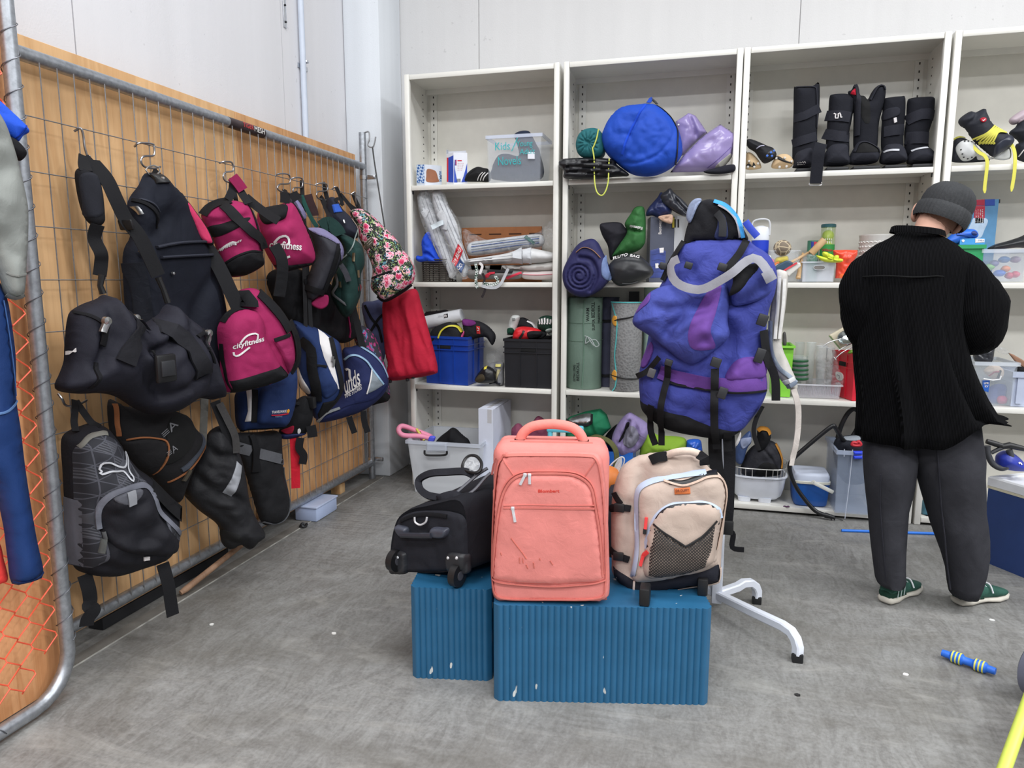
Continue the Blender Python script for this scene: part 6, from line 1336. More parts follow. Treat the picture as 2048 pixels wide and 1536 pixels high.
crate('black_crate','black plastic crate holding red and green gloves on the third shelf',fp,Z3+.002,zc2,plastic((26,27,32),.4,.1),.5)
a,b = ony(*zL((205,300))[0],4.46),ony(*zL((468,246))[0],4.46)
t = thing('rolled_mat','white rolled pad with a small black printed square in the blue crate','roll',b); MB().cyl(a,b,.044,n=22).obj('roll',PADW,t); MB().lathe([(.0,.002),(.036,.001),(.038,-.004)],b+unit(b-a)*.0,unit(b-a),22).obj('roll_end',fabric((186,188,192)),t)
F = Fr(a*.45+b*.55+np.array([0,-.046,.01]),NF); F.patch('printed_square',zL((340,240),(366,234),(370,260),(343,266)),BLACK,t,.0,.001,sharp=True); F.text('printed_letter','B',*zL((346,260),(364,256),(344,244)),OFFW,t,.0015,.02); F.text('print','VINU',*zL((300,262),(334,256),(298,248)),fabric((170,172,178)),t,.0,.0)
s = soft('sun_cap','black cap with a yellow rim in the blue crate','cap',zL((248,400),(262,345),(350,292),(410,290),(468,345),(478,400),(470,450),(260,450)),4.45,None,.05,fabric((30,30,33),.85),amp=.008)
s.line('yellow_rim',zL((322,402),(345,350),(395,318),(445,324),(474,362)),.010,plastic((206,196,60),.5),s.t,.006,.006)
s = soft('purple_wrap','purple and black neoprene wrap hanging over the right end of the blue crate','wrap',zL((475,275),(540,280),(600,292),(660,330),(702,392),(680,456),(640,405),(600,400),(500,420),(478,350)),4.44,None,.04,fabric((30,30,34),.8),amp=.012)
s.patch('purple_band',zL((478,275),(540,280),(575,300),(540,320),(480,310)),fabric((104,40,104)),s.t,.003,.004); s.patch('red_tag',zL((580,318),(606,322),(606,375),(582,372)),fabric((190,50,50)),s.t,.004,.003,sharp=True); s.line('logo_ring',zL((588,330),(600,335),(598,352),(588,350)),.004,OFFW,s.t,.008,.001)
s.patch('pink_toy',zL((458,402),(470,375),(492,355),(486,390),(470,405)),plastic((226,90,150),.5),s.t,.006,.01)
s = soft('brown_glove','dark grey fabric heaped at the back of the blue crate','cloth',zL((215,260),(215,225),(300,215),(360,208),(380,240),(300,290)),4.56,None,.04,fabric((40,36,40)),amp=.01)
s = soft('shin_guard','black and yellow protective guard on the shelf between the two crates','guard',zL((558,700),(585,645),(635,600),(690,625),(706,680),(690,715),(600,722)),4.38,1,.05,plastic((24,24,26),.35),amp=.006)
s.patch('yellow_mark',zL((628,605),(645,598),(650,615),(632,622)),plastic((206,190,70),.5),s.t,.003,.002,sharp=True); s.patch('inside',zL((568,700),(595,660),(630,655),(640,690),(600,712)),plastic((60,50,30),.8),s.t,.002,.002)
s = soft('pale_gloves','grey and cream gloves with yellow straps squeezed beside the black crate','gloves',zL((640,600),(680,575),(755,575),(760,640),(758,730),(720,735),(705,700),(700,650),(650,640)),4.43,1,.05,fabric((126,126,128),.8,.004,30,.3),amp=.02,sc=18)
for p,c_ in ((((715,590),(750,592)),(206,196,120)),(((740,620),(725,660),(708,695)),(190,180,140)),(((660,720),(700,712),(745,722)),(40,42,50))): s.line('strap',zL(*p),.016,fabric(c_),s.t,.004,.006)
s = soft('clear_wrap','crumpled clear plastic wrap against the back panel between the crates','plastic bag',zL((640,520),(700,490),(750,470),(760,560),(700,600),(650,590)),4.55,None,.02,film(.08),amp=.02,sc=16)
s = soft('red_glove','shiny red padded glove lying in the black crate','glove',zL((822,410),(838,345),(880,325),(940,328),(1000,342),(1032,370),(1010,400),(940,420),(860,425)),4.42,None,.06,plastic((206,36,44),.3),amp=.014,sc=14)
s.line('black_gap',zL((880,405),(905,375),(912,350)),.014,BLACK,s.t,.003,.003); s.patch('black_palm',zL((940,360),(1010,355),(1060,375),(1020,410),(950,412)),BKB,s.t,.004,.01)
s = soft('green_glove','white and green glove upright at the left of the black crate','glove',zL((782,375),(795,300),(815,252),(850,245),(872,260),(852,330),(832,378),(800,385)),4.46,None,.05,fabric((196,198,196)),amp=.01)
s.patch('green_panel',zL((790,340),(825,330),(838,350),(828,376),(795,372)),fabric((30,74,56)),s.t,.003,.004); s.text('print','III',*zL((832,285),(850,282),(830,265)),BLACK,s.t,.004,.02)
s = soft('black_glove','black mitt between the white-green glove and the green helmet','glove',zL((850,340),(858,275),(900,262),(950,290),(985,330),(960,350)),4.50,None,.05,fabric((30,30,34)),amp=.012); s.line('white_edge',zL((930,285),(965,305),(985,335)),.008,OFFW,s.t,.004,.004)
s = soft('green_mitt','dark green and white striped mitt at the right of the black crate','glove',zL((995,330),(1005,270),(1040,250),(1085,250),(1116,270),(1116,340),(1080,370),(1030,360)),4.47,None,.06,fabric((32,62,50)),amp=.008)
for k in range(5): s.line('white_bar',zL((1012+k*21,262+abs(k-2)*5),(1022+k*19,290),(1020+k*18,305)),.010,OFFW,s.t,.003,.005)
s.patch('white_fingers',zL((1060,350),(1090,335),(1116,345),(1110,385),(1075,380)),fabric((176,186,180)),s.t,.006,.012)
# ---------------- first unit, floor
YB0 = 4.17; x0,x1 = zL((88,0),(588,0)); fp = rect(x0[0],x1[0],885,YB0,.46); zb = zat(880,zL((0,1135))[0][1],YB0)
BIN = clear((228,231,236),.95,.4); t = cbox('storage_bin','large translucent grey bin on the floor with a pink foam tube sticking out','bin',fp,.002,zb,BIN,None,True,.005,.14); rim(fp,zb+.004,.99,.022,clear((214,220,232),.85,.4),t,w=.014)
F = Fr((0,YB0-.008,0),NF); F.patch('latch',zL((222,1135),(365,1135),(362,1195),(225,1195)),clear((214,222,238),.8,.35),t,.008,.008,sharp=True); MB().tube(catmull([F.at(q,.02) for q in zL((215,1185),(222,1215),(290,1220),(362,1215),(370,1190))],False,5),.007,8).obj('handle',BLACK,t)
o = MB().tube(catmull([ony(*q,yy) for q,yy in zip(zL((240,1105),(170,1090),(60,1085),(25,1050),(50,1020),(130,1045),(230,1085),(250,1095)),(4.3,4.26,4.22,4.22,4.25,4.3,4.33,4.36))],False,6),.017,10).obj('foam_tube',plastic((232,142,170),.6,.06)); tag(o,'pink bent foam tube sticking out of the translucent bin','foam tube')
s = soft('black_cloth','black crumpled cloth inside the translucent bin','cloth',zL((262,1180),(300,1110),(360,1060),(410,1030),(470,1080),(515,1120),(520,1180),(400,1220)),4.36,None,.08,BKB,amp=.02)
for q,c_,lb in (((150,1040,205,1120),(206,190,90),'yellow and red striped stick standing in the translucent bin'),((172,1060,186,1120),(150,50,84),'dark red stick standing in the translucent bin')): tag(MB().cyl(ony(*zL(q[:2])[0],4.3),ony(*zL(q[2:])[0],4.27),.009).obj('toy_stick',plastic(c_,.5)),lb,'stick')
s = soft('blue_beaker','small violet-blue plastic scrap at the rim of the translucent bin','toy',zL((232,1125),(245,1090),(282,1095),(268,1130)),4.25,None,.02,plastic((84,92,214),.5),tb=.02)
p = zL((585,1290),(686,1300),(808,1150),(686,907)); fp = quad(p[0],4.29,p[1],4.27,p[2],4.68); zt = zat(*p[3],4.27)
CARD = plastic((214,218,232),.6,.03); t = cbox('cardboard_box','tall narrow white cardboard box standing on the floor beside the translucent bin','box',fp,.002,zt,CARD)
F = facefr(fp,0,0); F.line('parcel_tape',zL((660,905),(660,1000)),.03,clear((196,186,170),.6,.3),t,.0005,.0006,smooth=False); c = np.mean(fp,0); MB().span((c[0]-.012,c[1]-.15,zt),(c[0]+.012,c[1]+.15,zt+.001)).obj('parcel_tape',clear((196,186,170),.6,.3),t)
MB().box((*(np.array(fp[1])*.5+np.array(fp[2])*.5),zt+.001),(.004,.3,.003)).obj('lid_seam',plastic((150,152,164),.7),t)
MAR = fabric((122,62,84),.85,.005,12,.08)
s = soft('maroon_bolster','folded maroon cushion cover on the floor behind the coral suitcase','cushion',zL((895,1110),(930,1050),(992,952),(1050,975),(1114,1000),(1114,1200),(900,1200)),4.48,None,.08,MAR,amp=.012)
s = soft('maroon_roll','smaller maroon roll left of the folded maroon cushion cover','cushion',zL((812,1060),(830,1020),(862,1000),(900,1030),(930,1055),(900,1180),(830,1190)),4.42,None,.06,MAR,amp=.01)
s = soft('blue_bag','bit of bright blue bag below the maroon roll behind the coral suitcase','bag',zL((795,1120),(820,1085),(850,1090),(880,1130),(870,1200),(800,1200)),4.38,None,.05,fabric((46,92,190)),amp=.006)
for q in ('maroon_bolster','maroon_roll','blue_bag'): pass

# ---------------- second unit, top shelf
s = soft('rolled_mat','black folded mat overhanging the left end of the top shelf','mat',zM((40,770),(100,702),(560,702),(640,770),(760,872),(600,890),(440,908),(110,908),(90,830)),4.31,None,.05,plastic((24,24,28),.4),tb=.16,amp=.008,cre=[(zM((60,750),(300,745),(600,760)),.02,.006),(zM((60,800),(300,800),(680,825)),.022,.007),(zM((90,850),(300,850),(700,870)),.02,.006)])
TL = fabric((40,104,110),.7,.004,24,.08)
s = soft('sleeping_bag','teal sleeping bag in a gathered sack on top of the black folded mat','sleeping bag',zM((212,560),(235,470),(290,410),(370,388),(440,400),(490,460),(510,560),(500,650),(440,695),(300,695),(235,650)),4.34,None,.06,TL,tb=.2,amp=.006,cre=[([zM((345+45*math.cos(k*.45),560+50*math.sin(k*.45)))[0],zM((345+110*math.cos(k*.45),560+120*math.sin(k*.45)))[0]],.010,.004) for k in range(14)]+[(zM((330,540),(360,560),(345,590)),.02,.012)])
YC = plastic((206,214,96),.6)
o = MB().tube(catmull([ony(*q,4.28) for q in zM((445,402),(425,500),(395,580),(385,600),(400,700),(402,830),(408,960),(432,1050),(480,1080),(520,1030),(545,930),(550,800),(556,702))],False,5),.0042,7).obj('drawcord',YC); tag(o,'looped yellow-green drawcord hanging over the top shelf edge','cord')
BLB = fabric((30,74,180),.6,.004,12,.05)
s = soft('tent_bag','big round bright blue pop-up tent bag on the top shelf','tent bag',zM((478,500),(500,400),(560,285),(680,180),(850,148),(950,138),(1050,160),(1180,262),(1262,400),(1302,560),(1292,680),(1200,795),(1050,872),(900,888),(760,850),(620,745),(520,640)),4.33,None,.07,BLB,tb=.10,R=.09,bulge=.04,amp=.012,sc=10,seed=4,res=50,cre=[(zM((955,160),(890,290),(800,470),(740,640),(720,780)),.008,.006),(zM((1150,275),(1225,420),(1180,560),(1060,690),(870,770),(700,760)),.012,.008)])
s.line('zip_seam',zM((1050,165),(1170,260),(1255,400),(1262,560),(1255,690),(1235,770)),.006,BLACK,s.t,.004,.004); s.line('seam_tape',zM((935,175),(860,320),(770,500),(705,690)),.012,fabric((30,74,196)),s.t,.002,.002)
s.line('handle_tab',zM((960,150),(975,110),(1000,95)),.022,BLB,s.t,.01,.008); s.line('buckle',zM((985,92),(1030,130),(1050,155)),.012,BLACK,s.t,.01,.008)
VIN = plastic((152,138,188),.24,.06); VG = 'lilac vinyl pouches on the top shelf'
s = soft('vinyl_pouch','shiny lilac vinyl pouch, the left one partly behind the blue tent bag','pouch',zM((1235,322),(1300,280),(1368,235),(1440,262),(1500,345),(1560,440),(1460,520),(1380,600),(1320,665),(1240,700)),4.50,3,.06,VIN,tb=.04,sharp=True,amp=.012,cre=[(zM((1375,260),(1410,360),(1455,515)),.03,.012)],group=VG)
c = s.lift(np.array([s.p2(zM((1268,370))[0])]),.003)[0]; MB().lathe([(.002,.002),(.005,.002),(.006,0)],c,s.n,10).obj('eyelet',STEELP,s.t)
s = soft('vinyl_pouch','shiny lilac vinyl pouch, the larger right one leaning on the side panel','pouch',zM((1180,845),(1230,770),(1320,665),(1480,505),(1580,425),(1692,350),(1842,450),(1850,520),(1810,690),(1700,832),(1500,838)),4.40,3,.08,VIN,tb=.03,sharp=True,amp=.02,sc=6,group=VG,cre=[(zM((1360,640),(1480,560),(1600,530)),.012,.02)])
s.line('edge_seam',zM((1560,810),(1680,720),(1800,600)),.003,plastic((112,94,160),.3),s.t,.001,.001); s.patch('pale_lining',zM((1640,800),(1760,690),(1800,660),(1790,720),(1700,800)),plastic((170,168,160),.5),s.t,.002,.002)
s = soft('dark_cloth','folded navy cloth under the right lilac pouch','cloth',zM((1520,835),(1640,800),(1750,770),(1838,765),(1840,830),(1740,858),(1600,862)),4.335,None,.02,NAVY,tb=.03,amp=.008)
# ---------------- second unit, second shelf
ROLL = fabric((44,44,86),.6,.004,14,.1)
sp_ = [((170+95*math.cos(a)*(1-a/22)),640+95*math.sin(a)*(1-a/22)) for a in np.arange(0,18,.7)]
s = soft('rolled_tarp','navy rolled tarpaulin tied with cord, overhanging the second shelf','roll',zN((50,620),(90,520),(150,432),(220,395),(272,402),(310,470),(352,560),(372,620),(345,690),(280,750),(200,782),(120,766),(65,712)),4.29,None,.05,ROLL,tb=.22,amp=.006,res=56,cre=[(zN(*sp_),.014,.005),(zN((175,520),(250,540),(285,640),(240,740)),.02,.012)])
s.line('tie_cord',zN((150,485),(200,452),(260,470),(310,520)),.004,plastic((150,110,84),.6),s.t,.006,.005); s.patch('patterned_lining',zN((318,560),(340,500),(352,560),(378,650),(360,672),(322,640)),fabric((112,130,172),.8,.003,30,.3),s.t,.002,.006)
s = soft('stuff_sack','black stuff sack with a square end standing behind the rolled tarpaulin','stuff sack',zN((298,305),(330,285),(430,283),(470,318),(502,352),(430,470),(372,535),(352,440),(315,370)),4.48,None,.07,fabric((38,37,44),.75),amp=.01)
s = soft('stuff_sack','green stuff sack folded over, in the middle of the second shelf','stuff sack',zN((465,292),(505,225),(535,182),(588,178),(604,235),(606,350),(596,430),(540,480),(420,510),(378,512),(430,430),(480,350)),4.43,None,.08,fabric((50,102,54),.6,.005,18,.1),amp=.016,sc=12,cre=[(zN((470,330),(540,345),(600,352)),.03,.01),(zN((520,230),(560,250),(600,250)),.012,.01)])
s.text('print_lettering','Kathmandu',*zN((590,318),(508,306),(586,338)),OFFW,s.t,.006,.02)
s = soft('dry_bag','black dry bag with white curved lettering lying at the shelf front','dry bag',zN((355,590),(382,540),(450,500),(540,494),(610,540),(656,602),(640,645),(540,690),(430,708),(376,665)),4.33,None,.09,plastic((40,41,44),.45,.12),tb=.06,amp=.010,cre=[(zN((370,560),(470,530),(600,545)),.012,.008)])
s.text('print_lettering','PLUTO',*zN((392,534),(490,508),(388,512)),OFFW,s.t,.005,.02); s.text('print_lettering','BAG',*zN((505,512),(566,524),(508,494)),OFFW,s.t,.005,.02); s.line('base_print',zN((455,690),(510,690),(556,678)),.006,fabric((140,142,146)),s.t,.003,.002)
p = zN((608,640),(628,662),(786,655),(628,262)); fp = quad(p[0],4.60,p[1],4.42,(p[2][0],p[2][1]),4.47)
q = ony(*zN((842,600))[0],4.60); zt = zat(*zN((700,245))[0],4.44)
t = cbox('airbed_box','dark grey airbed box with vertical white lettering and blue picture','box',fp,Z2_+.002,zt,plastic((72,76,92),.5))
F = facefr(fp,1,Z2_); F.text('lettering','Bestway',*zN((716,362),(716,268),(690,362)),OFFW,t,.001,.02)
F.patch('printed_airbed',zN((636,470),(690,455),(740,475),(732,650),(636,655)),plastic((52,66,130),.5,.3),t,.001,.0015,sharp=True)
for k in range(4): F.line('airbed_seam',zN((645,500+k*40),(690,492+k*40),(732,502+k*40)),.003,plastic((36,46,100),.5),t,.002,.001)
F.patch('white_label',zN((696,455),(726,452),(724,485),(698,487)),OFFW,t,.002,.001,sharp=True); F.patch('white_label',zN((668,558),(690,556),(690,588),(670,590)),OFFW,t,.003,.001,sharp=True)
fp2 = [fp[1]*0+np.array([ony(*zN((786,600))[0],4.47)[0],4.47]),np.array([ony(*zN((842,600))[0],4.55)[0],4.55])]; d = np.array([.03,.14]); fp2 = [fp2[0]+np.array([.003,0]),fp2[1],fp2[1]+d,fp2[0]+d+np.array([.003,0])]
t = cbox('white_box','white carton with black and yellow labels right of the airbed box','box',fp2,Z2_+.002,zat(*zN((810,240))[0],4.5),plastic((206,208,214),.5)); F = facefr(fp2,0,Z2_)
F.patch('black_label',zN((796,262),(806,262),(806,318),(796,318)),BLACK,t,.001,.001,sharp=True); F.patch('black_label',zN((818,262),(828,262),(828,318),(818,318)),BLACK,t,.001,.001,sharp=True); F.patch('yellow_label',zN((788,250),(796,250),(796,318),(788,318)),plastic((196,180,70),.5),t,.001,.001,sharp=True)
s = soft('peach_cloth','wrinkled peach cloth draped over the top of the airbed box','cloth',zN((690,245),(740,232),(786,235),(780,290),(740,285),(700,265)),4.40,None,.012,fabric((196,162,140)),tb=.02,amp=.008,sc=20)
s = soft('navy_bag','shiny navy bag on top of the airbed box','bag',zN((608,240),(620,190),(680,120),(712,80),(760,140),(782,195),(765,235),(700,252),(650,238)),4.44,None,.06,plastic((38,48,92),.4,.1),amp=.02,sc=14)
s = soft('vinyl_roll','grey-black vinyl sheet folded over the navy bag','vinyl',zN((704,105),(740,72),(770,55),(800,88),(850,130),(895,185),(900,245),(840,235),(780,200),(720,155)),4.40,None,.04,plastic((46,48,56),.3,.1),amp=.015,sc=14,cre=[(zN((790,90),(820,150),(890,225)),.02,.01)])
# ---------------- second unit, third shelf: rolled mats
def mroll(name,label,px0,px1,ytop,yb,yc,mat,spiral=True):
    a,b = ony(px0,yb,yc),ony(px1,yb,yc); r = (b[0]-a[0])/2*.96; c = (a+b)/2; zt = zat((px0+px1)/2,ytop,yc); t = thing(name,label,'rolled mat',(c[0],yc,Z3+.002))
    MB().lathe([(r*.96,0),(r,.006),(r*1.0,(zt-Z3)*.5),(r,zt-Z3-.008),(r*.96,zt-Z3-.002)],(c[0],yc,Z3+.002),n=36).obj('roll',mat,t)
    m = MB(); m.tube([(c[0]+r*(1-a_/40)*math.cos(a_),yc+r*(1-a_/40)*math.sin(a_),zt-.0005) for a_ in np.arange(0,34,.35)],.0035,5); m.obj('spiral_edge',mat,t)
    return t,c[0],r,zt
GF = fabric((104,124,112),.8,.003,10,.05)
z = zN((74,785),(312,1385)); t,cx,r,zt = mroll('foam_mat','sage green foam mat rolled up with black marker writing',z[0][0],z[1][0],z[0][1],z[1][1],4.50,GF)
class Cyl(Fr):
    def __init__(s,cx,cy,r): Fr.__init__(s,(cx,cy-r,1.0),NF); s.r = r
    def H(s,X): x = np.clip(np.array(X)[:,0]/s.r,-1,1); return s.r*(np.sqrt(1-x*x)-1)
CY = Cyl(cx,4.50,r); INK = fabric((38,44,42))
for tx,a,b,c_ in (('WARM',(228,945),(228,855),(208,945)),('SUPER',(262,1005),(262,930),(246,1005)),('BEDROLL',(262,920),(262,815),(240,920)),('mattress',(290,960),(290,840),(278,960)),('EXTRA LONG',(136,1345),(136,1235),(118,1345)),('BEDROLL',(162,1340),(162,1215),(142,1340))): CY.text('marker_writing',tx,*zN(a,b,c_),INK,t,.0015,.015)
CY.line('roll_edge',zN((196,800),(190,960),(192,1180),(180,1385)),.005,fabric((92,118,102)),t,.001,.003)
for k in (0,1): CY.line('tie_cord',zN((80,955+120*k),(190,958+120*k),(305,955+120*k)),.003,fabric((90,112,98)),t,.0,.002)
MB().tube(catmull([CY.at(q,.008) for q in zN((200,1040),(240,1060),(270,1110),(295,1100),(270,1065),(230,1075),(205,1090),(215,1045),(240,1080),(260,1105))],False,4),.0035,6).obj('cord_knot',fabric((150,158,156)),t)
z = zN((300,785),(372,1380)); t,cx,r,zt = mroll('foam_mat','slim slate-grey mat with black straps between the green and the grey rolled mats',z[0][0]-4,z[1][0]+14,z[0][1],z[1][1],4.60,fabric((66,68,86),.8))
CY = Cyl(cx,4.60,r)
for yy in (940,1305): CY.line('strap',zN((300,yy),(335,yy+2),(380,yy)),.018,WEB,t,.002,.004)
def mat_tex():
    m,nt,b = base_mat('yogamat'); b.inputs['Base Color'].default_value = lin((122,122,122)); b.inputs['Roughness'].default_value = .85
    q = N(nt,'ShaderNodeTexVoronoi'); q.inputs['Scale'].default_value = 70; nt.links.new(coords(nt),q.inputs[0]); bump(nt,b,q.outputs['Distance'],.003,1); nt.links.new(ramp(nt,q.outputs['Distance'],[(.1,lin((108,108,109))),(.6,lin((124,124,124)))]),b.inputs['Base Color']); return m
z = zN((360,815),(574,1420)); t,cx,r,zt = mroll('yoga_mat','grey textured yoga mat rolled up with turquoise edge and orange tabs',z[0][0],z[1][0],z[0][1],z[1][1],4.46,mat_tex()); CY = Cyl(cx,4.46,r); TQ2 = plastic((92,190,192),.6)
CY.line('turquoise_edge',zN((372,825),(395,890),(412,960),(405,1080),(395,1180),(408,1300),(400,1380),(378,1412)),.007,TQ2,t,.003,.004); MB().tube([(cx+r*math.cos(a_),4.46+r*math.sin(a_),zt) for a_ in np.linspace(math.pi,2*math.pi,16)],.004,6).obj('turquoise_edge',TQ2,t)
for yy in (940,1305): CY.patch('orange_tab',zN((372,yy),(388,yy-32),(408,yy-30),(412,yy),(408,yy+34),(386,yy+30)),plastic((222,158,62),.5),t,.004,.006); CY.line('cord',zN((395,yy),(430,yy-12),(500,yy-25),(570,yy-45)) if yy < 1000 else zN((365,yy),(420,yy+10),(500,yy+22),(570,yy+30)),.006,BLACK,t,.005,.006)
z = zN((575,712),(700,1380)); t,cx,r,zt = mroll('foam_mat','pale mint rolled mat mostly hidden behind the blue hiking backpack',z[0][0],z[1][0],z[0][1],z[1][1],4.60,fabric((168,192,180),.8))
o = bx('backing_panel',(ony(*zN((495,760))[0],4.7)[0],4.69,Z3+.002),(ony(*zN((562,760))[0],4.7)[0],4.715,Z2_-.06),DARK); tag(o,'black panel standing at the back behind the yoga mat','panel')
# ---------------- second unit, bottom
s = soft('cooler_bag','green insulated lunch bag with its black lid open','bag',zW((722,155),(760,125),(880,85),(990,65),(1040,112),(1072,212),(1000,280),(880,298),(800,330),(724,300)),4.45,0,.10,fabric((30,112,78),.7,.004,12,.08),amp=.012,sharp=True,cre=[(zW((930,160),(945,220),(960,290)),.015,.012)])
s.patch('silver_lining',zW((760,140),(840,105),(930,92),(935,145),(850,158)),metal((200,202,206),.25,.2),s.t,.004,.002); s.line('black_lid_edge',zW((728,145),(840,165),(930,160),(935,95)),.014,WEB,s.t,.006,.006)
s = soft('lilac_jacket','lilac and grey jacket crumpled on the bottom shelf','clothing',zW((1075,295),(1110,200),(1160,130),(1205,95),(1240,105),(1350,182),(1372,250),(1320,340),(1250,400),(1150,430),(1100,370)),4.42,0,.10,fabric((142,128,172),.7,.008,14,.1),amp=.03,sc=12,st=(1.4,.6),cre=[(zW((1215,150),(1190,220),(1150,310)),.05,.014),(zW((1250,140),(1280,250),(1250,350)),.03,.014)])
s.patch('grey_lining',zW((1200,200),(1245,180),(1290,260),(1240,340),(1180,320),(1170,270)),fabric((124,122,136)),s.t,.003,.006); s.patch('fold_shade',zW((1195,160),(1215,165),(1200,230),(1150,300),(1140,290),(1175,220)),plastic((28,24,30),.9),s.t,.003,.002)  # the near-black patch paints shade into the jacket's crease
s = soft('black_filler','black soft shape wedged between the green lunch bag and the lilac jacket','cloth',zW((1020,290),(1060,230),(1120,182),(1130,230),(1090,330),(1040,340)),4.52,0,.05,BKB)  # near-black soft shape filling the space between bag and jacket
s = soft('lime_bag','lime green soft bag behind the beige backpack','bag',zW((1290,370),(1305,260),(1325,205),(1365,185),(1390,230),(1430,265),(1620,285),(1642,360),(1620,420),(1320,430)),4.44,0,.10,fabric((128,164,52),.75,.005,12,.08),amp=.014)
s = soft('blue_tarp','shiny blue crumpled plastic right of the lime bag','tarpaulin',zW((1640,330),(1660,300),(1740,300),(1760,350),(1755,440),(1650,430)),4.45,0,.05,plastic((38,92,196),.25),amp=.02,sc=20)
F = Fr((0,4.30,0),NF)
m = MB(); m.ribbon(catmull([F.at(q,h) for q,h in zip(zW((880,300),(960,290),(1050,310),(1105,370),(1115,450),(1090,540)),(-.1,-.05,0,.02,.02,0))],False,6),.036,unit((.5,-.6,.6)),.006); o = m.obj('olive_strap',fabric((92,92,58),.85)); tag(o,'olive webbing strap arching out behind the coral suitcase','strap')
fp = rect(zW((1005,0))[0][0],zW((1235,0))[0][0],zW((0,395))[0][1],4.36,.25); t = cbox('blue_basket','bright blue plastic basket behind the coral suitcase','basket',fp,.05,zat(1230,zW((0,395))[0][1],4.36),plastic((40,110,206),.4),None,True,.005,.06)
for k in range(4): bx('slot_row',(fp[0][0]+.01,4.357,.10+k*.03),(fp[1][0]-.01,4.362,.108+k*.03),plastic((180,200,226),.5),t)
t = thing('wire_rack','white wire rack squeezed between the coral suitcase and the beige backpack','rack',ony(*zW((1110,640))[0],3.2)*np.array([1,1,0])+np.array([0,0,.0])); F = Fr((0,3.2,0),NF); WW = plastic((226,228,232),.35)
for k in range(6): MB().tube(catmull([F.at(q,.02*k) for q in zW((1060+k*6,680),(1085+k*7,560),(1110+k*9,480),(1150+k*4,430))],False,4)+[],.003,6).obj('wire',WW,t)
MB().tube(catmull([F.at(q,.05) for q in zW((1055,525),(1080,470),(1150,415),(1180,430),(1160,490),(1090,520))],True,5),.0035,6,True).obj('wire_loop',WW,t)
for k in range(4): MB().tube([F.at(q,-.01) for q in zW((1060,560+k*35),(1140,530+k*35))],.003,6).obj('wire',WW,t)
for x_ in (.0,.12): q = F.at(zW((1075,680))[0]); MB().cyl((q[0]+x_,3.2,0),(q[0]+x_,3.2,q[2]),.004,n=6).obj('wire_leg',WW,t)
c = ony(*zW((1050,600))[0],3.1); o = MB().lathe([(0,0)]+[(.06*math.sin(a_),.06-.06*math.cos(a_)) for a_ in np.linspace(.15,3.0,14)]+[(0,.12)],c-np.array([0,0,.06]),n=20).obj('orange_ball',plastic((226,130,62),.5)); tag(o,'orange ball just visible right of the coral suitcase','ball')
# ---------------- third unit, top shelf: boots and cleats
CRM = fabric((206,178,140),.7,.002,30,.1)
def cleat(lb,pts,y,mat,studs,smat,sole=None):
    s = soft('football_boot',lb,'shoe',zO(*pts),y,3,.05,mat,amp=.008,tb=.04)
    if sole: s.patch('sole_plate',zO(*sole),plastic((34,34,36),.5),s.t,.002,.004)
    for q in studs: c = s.lift(np.array([s.p2(zO(q)[0])]),.0)[0]; MB().lathe([(.008,-.004),(.006,.010),(0,.011)],c,s.n,10).obj('stud',smat,s.t)
    return s
ST = plastic((206,202,196),.4)
cleat('cream-soled football boot at the far left end of the boots shelf',((95,940),(98,810),(145,785),(215,845),(246,900),(236,940)),4.44,CRM,((130,880),(180,930),(215,900),(120,930)),ST,((105,920),(130,900),(160,925),(170,890),(190,930)))
s = cleat('black and blue football boot lying sole up on the cream ones',((104,672),(150,658),(240,690),(310,722),(362,742),(396,800),(372,850),(285,892),(235,850),(190,785),(125,740)),4.40,fabric((32,32,36),.6),((300,830),(345,830),(365,780),(335,800)),plastic((60,110,200),.4),((280,840),(320,780),(365,760),(385,800),(350,850)))
s.line('pale_stripe',zO((200,760),(240,735),(275,730)),.006,fabric((170,168,186)),s.t,.003,.003)
cleat('cream-soled football boot next to the first black medical boot',((345,925),(372,850),(420,806),(500,803),(548,845),(556,895),(510,935),(400,942)),4.41,CRM,((390,850),(465,850),(420,930),(485,925),(530,880)),ST,((380,840),(410,830),(470,870),(545,900),(470,890),(400,860)))
NB = fabric((28,29,36),.9,.002,40,.1); NB2 = fabric((40,41,49),.85,.002,50,.1); BGR = 'black medical walking boots'
def wboot(lb,leg,foot,straps,y=4.43):
    mx = max(q[1] for q in leg); leg = [(a,b+(115 if b > mx-75 else 0)) for a,b in leg]
    s = soft('walking_boot',lb,'boot',zO(*leg),y+.06,None,.05,NB,tb=.06,amp=.006,group=BGR,body='shaft')
    f = Soft(zO(*foot),ony(*cen(zO(*foot)),y),NF,.06,tb=.14,amp=.006,zmin=Z1+.002,res=30); f.t = s.t; f.body('foot',NB2,s.t)
    for p,w in straps: s.line('strap',zO(*p),w,NB2,s.t,.004,.006)
    xs = [q[0] for q in zO(*foot)]; ys = max(q[1] for q in zO(*foot)); x0,x1 = min(xs)+3,max(xs)-3
    MB().span((ony(x0,ys,y)[0],y-.055,Z1+.001),(ony(x1,ys,y)[0],y+.12,Z1+.022),.008).obj('sole',plastic((26,27,30),.6),s.t)
    f.line('sole_edge',[(x0+2,ys-7),((x0+x1)/2,ys-5),(x1-2,ys-7)],.004,NB2,s.t,.003,.003)
    return s,f
s,f = wboot('tall black medical boot with two slanting straps, leftmost of the boots',((560,185),(580,160),(690,157),(745,150),(802,125),(806,330),(785,560),(772,725),(690,745),(560,750),(545,690),(556,430)),((556,905),(575,810),(630,765),(735,750),(740,920),(560,930)),[(((556,470),(650,455),(805,370)),.045),(((542,708),(650,680),(772,640)),.048)])
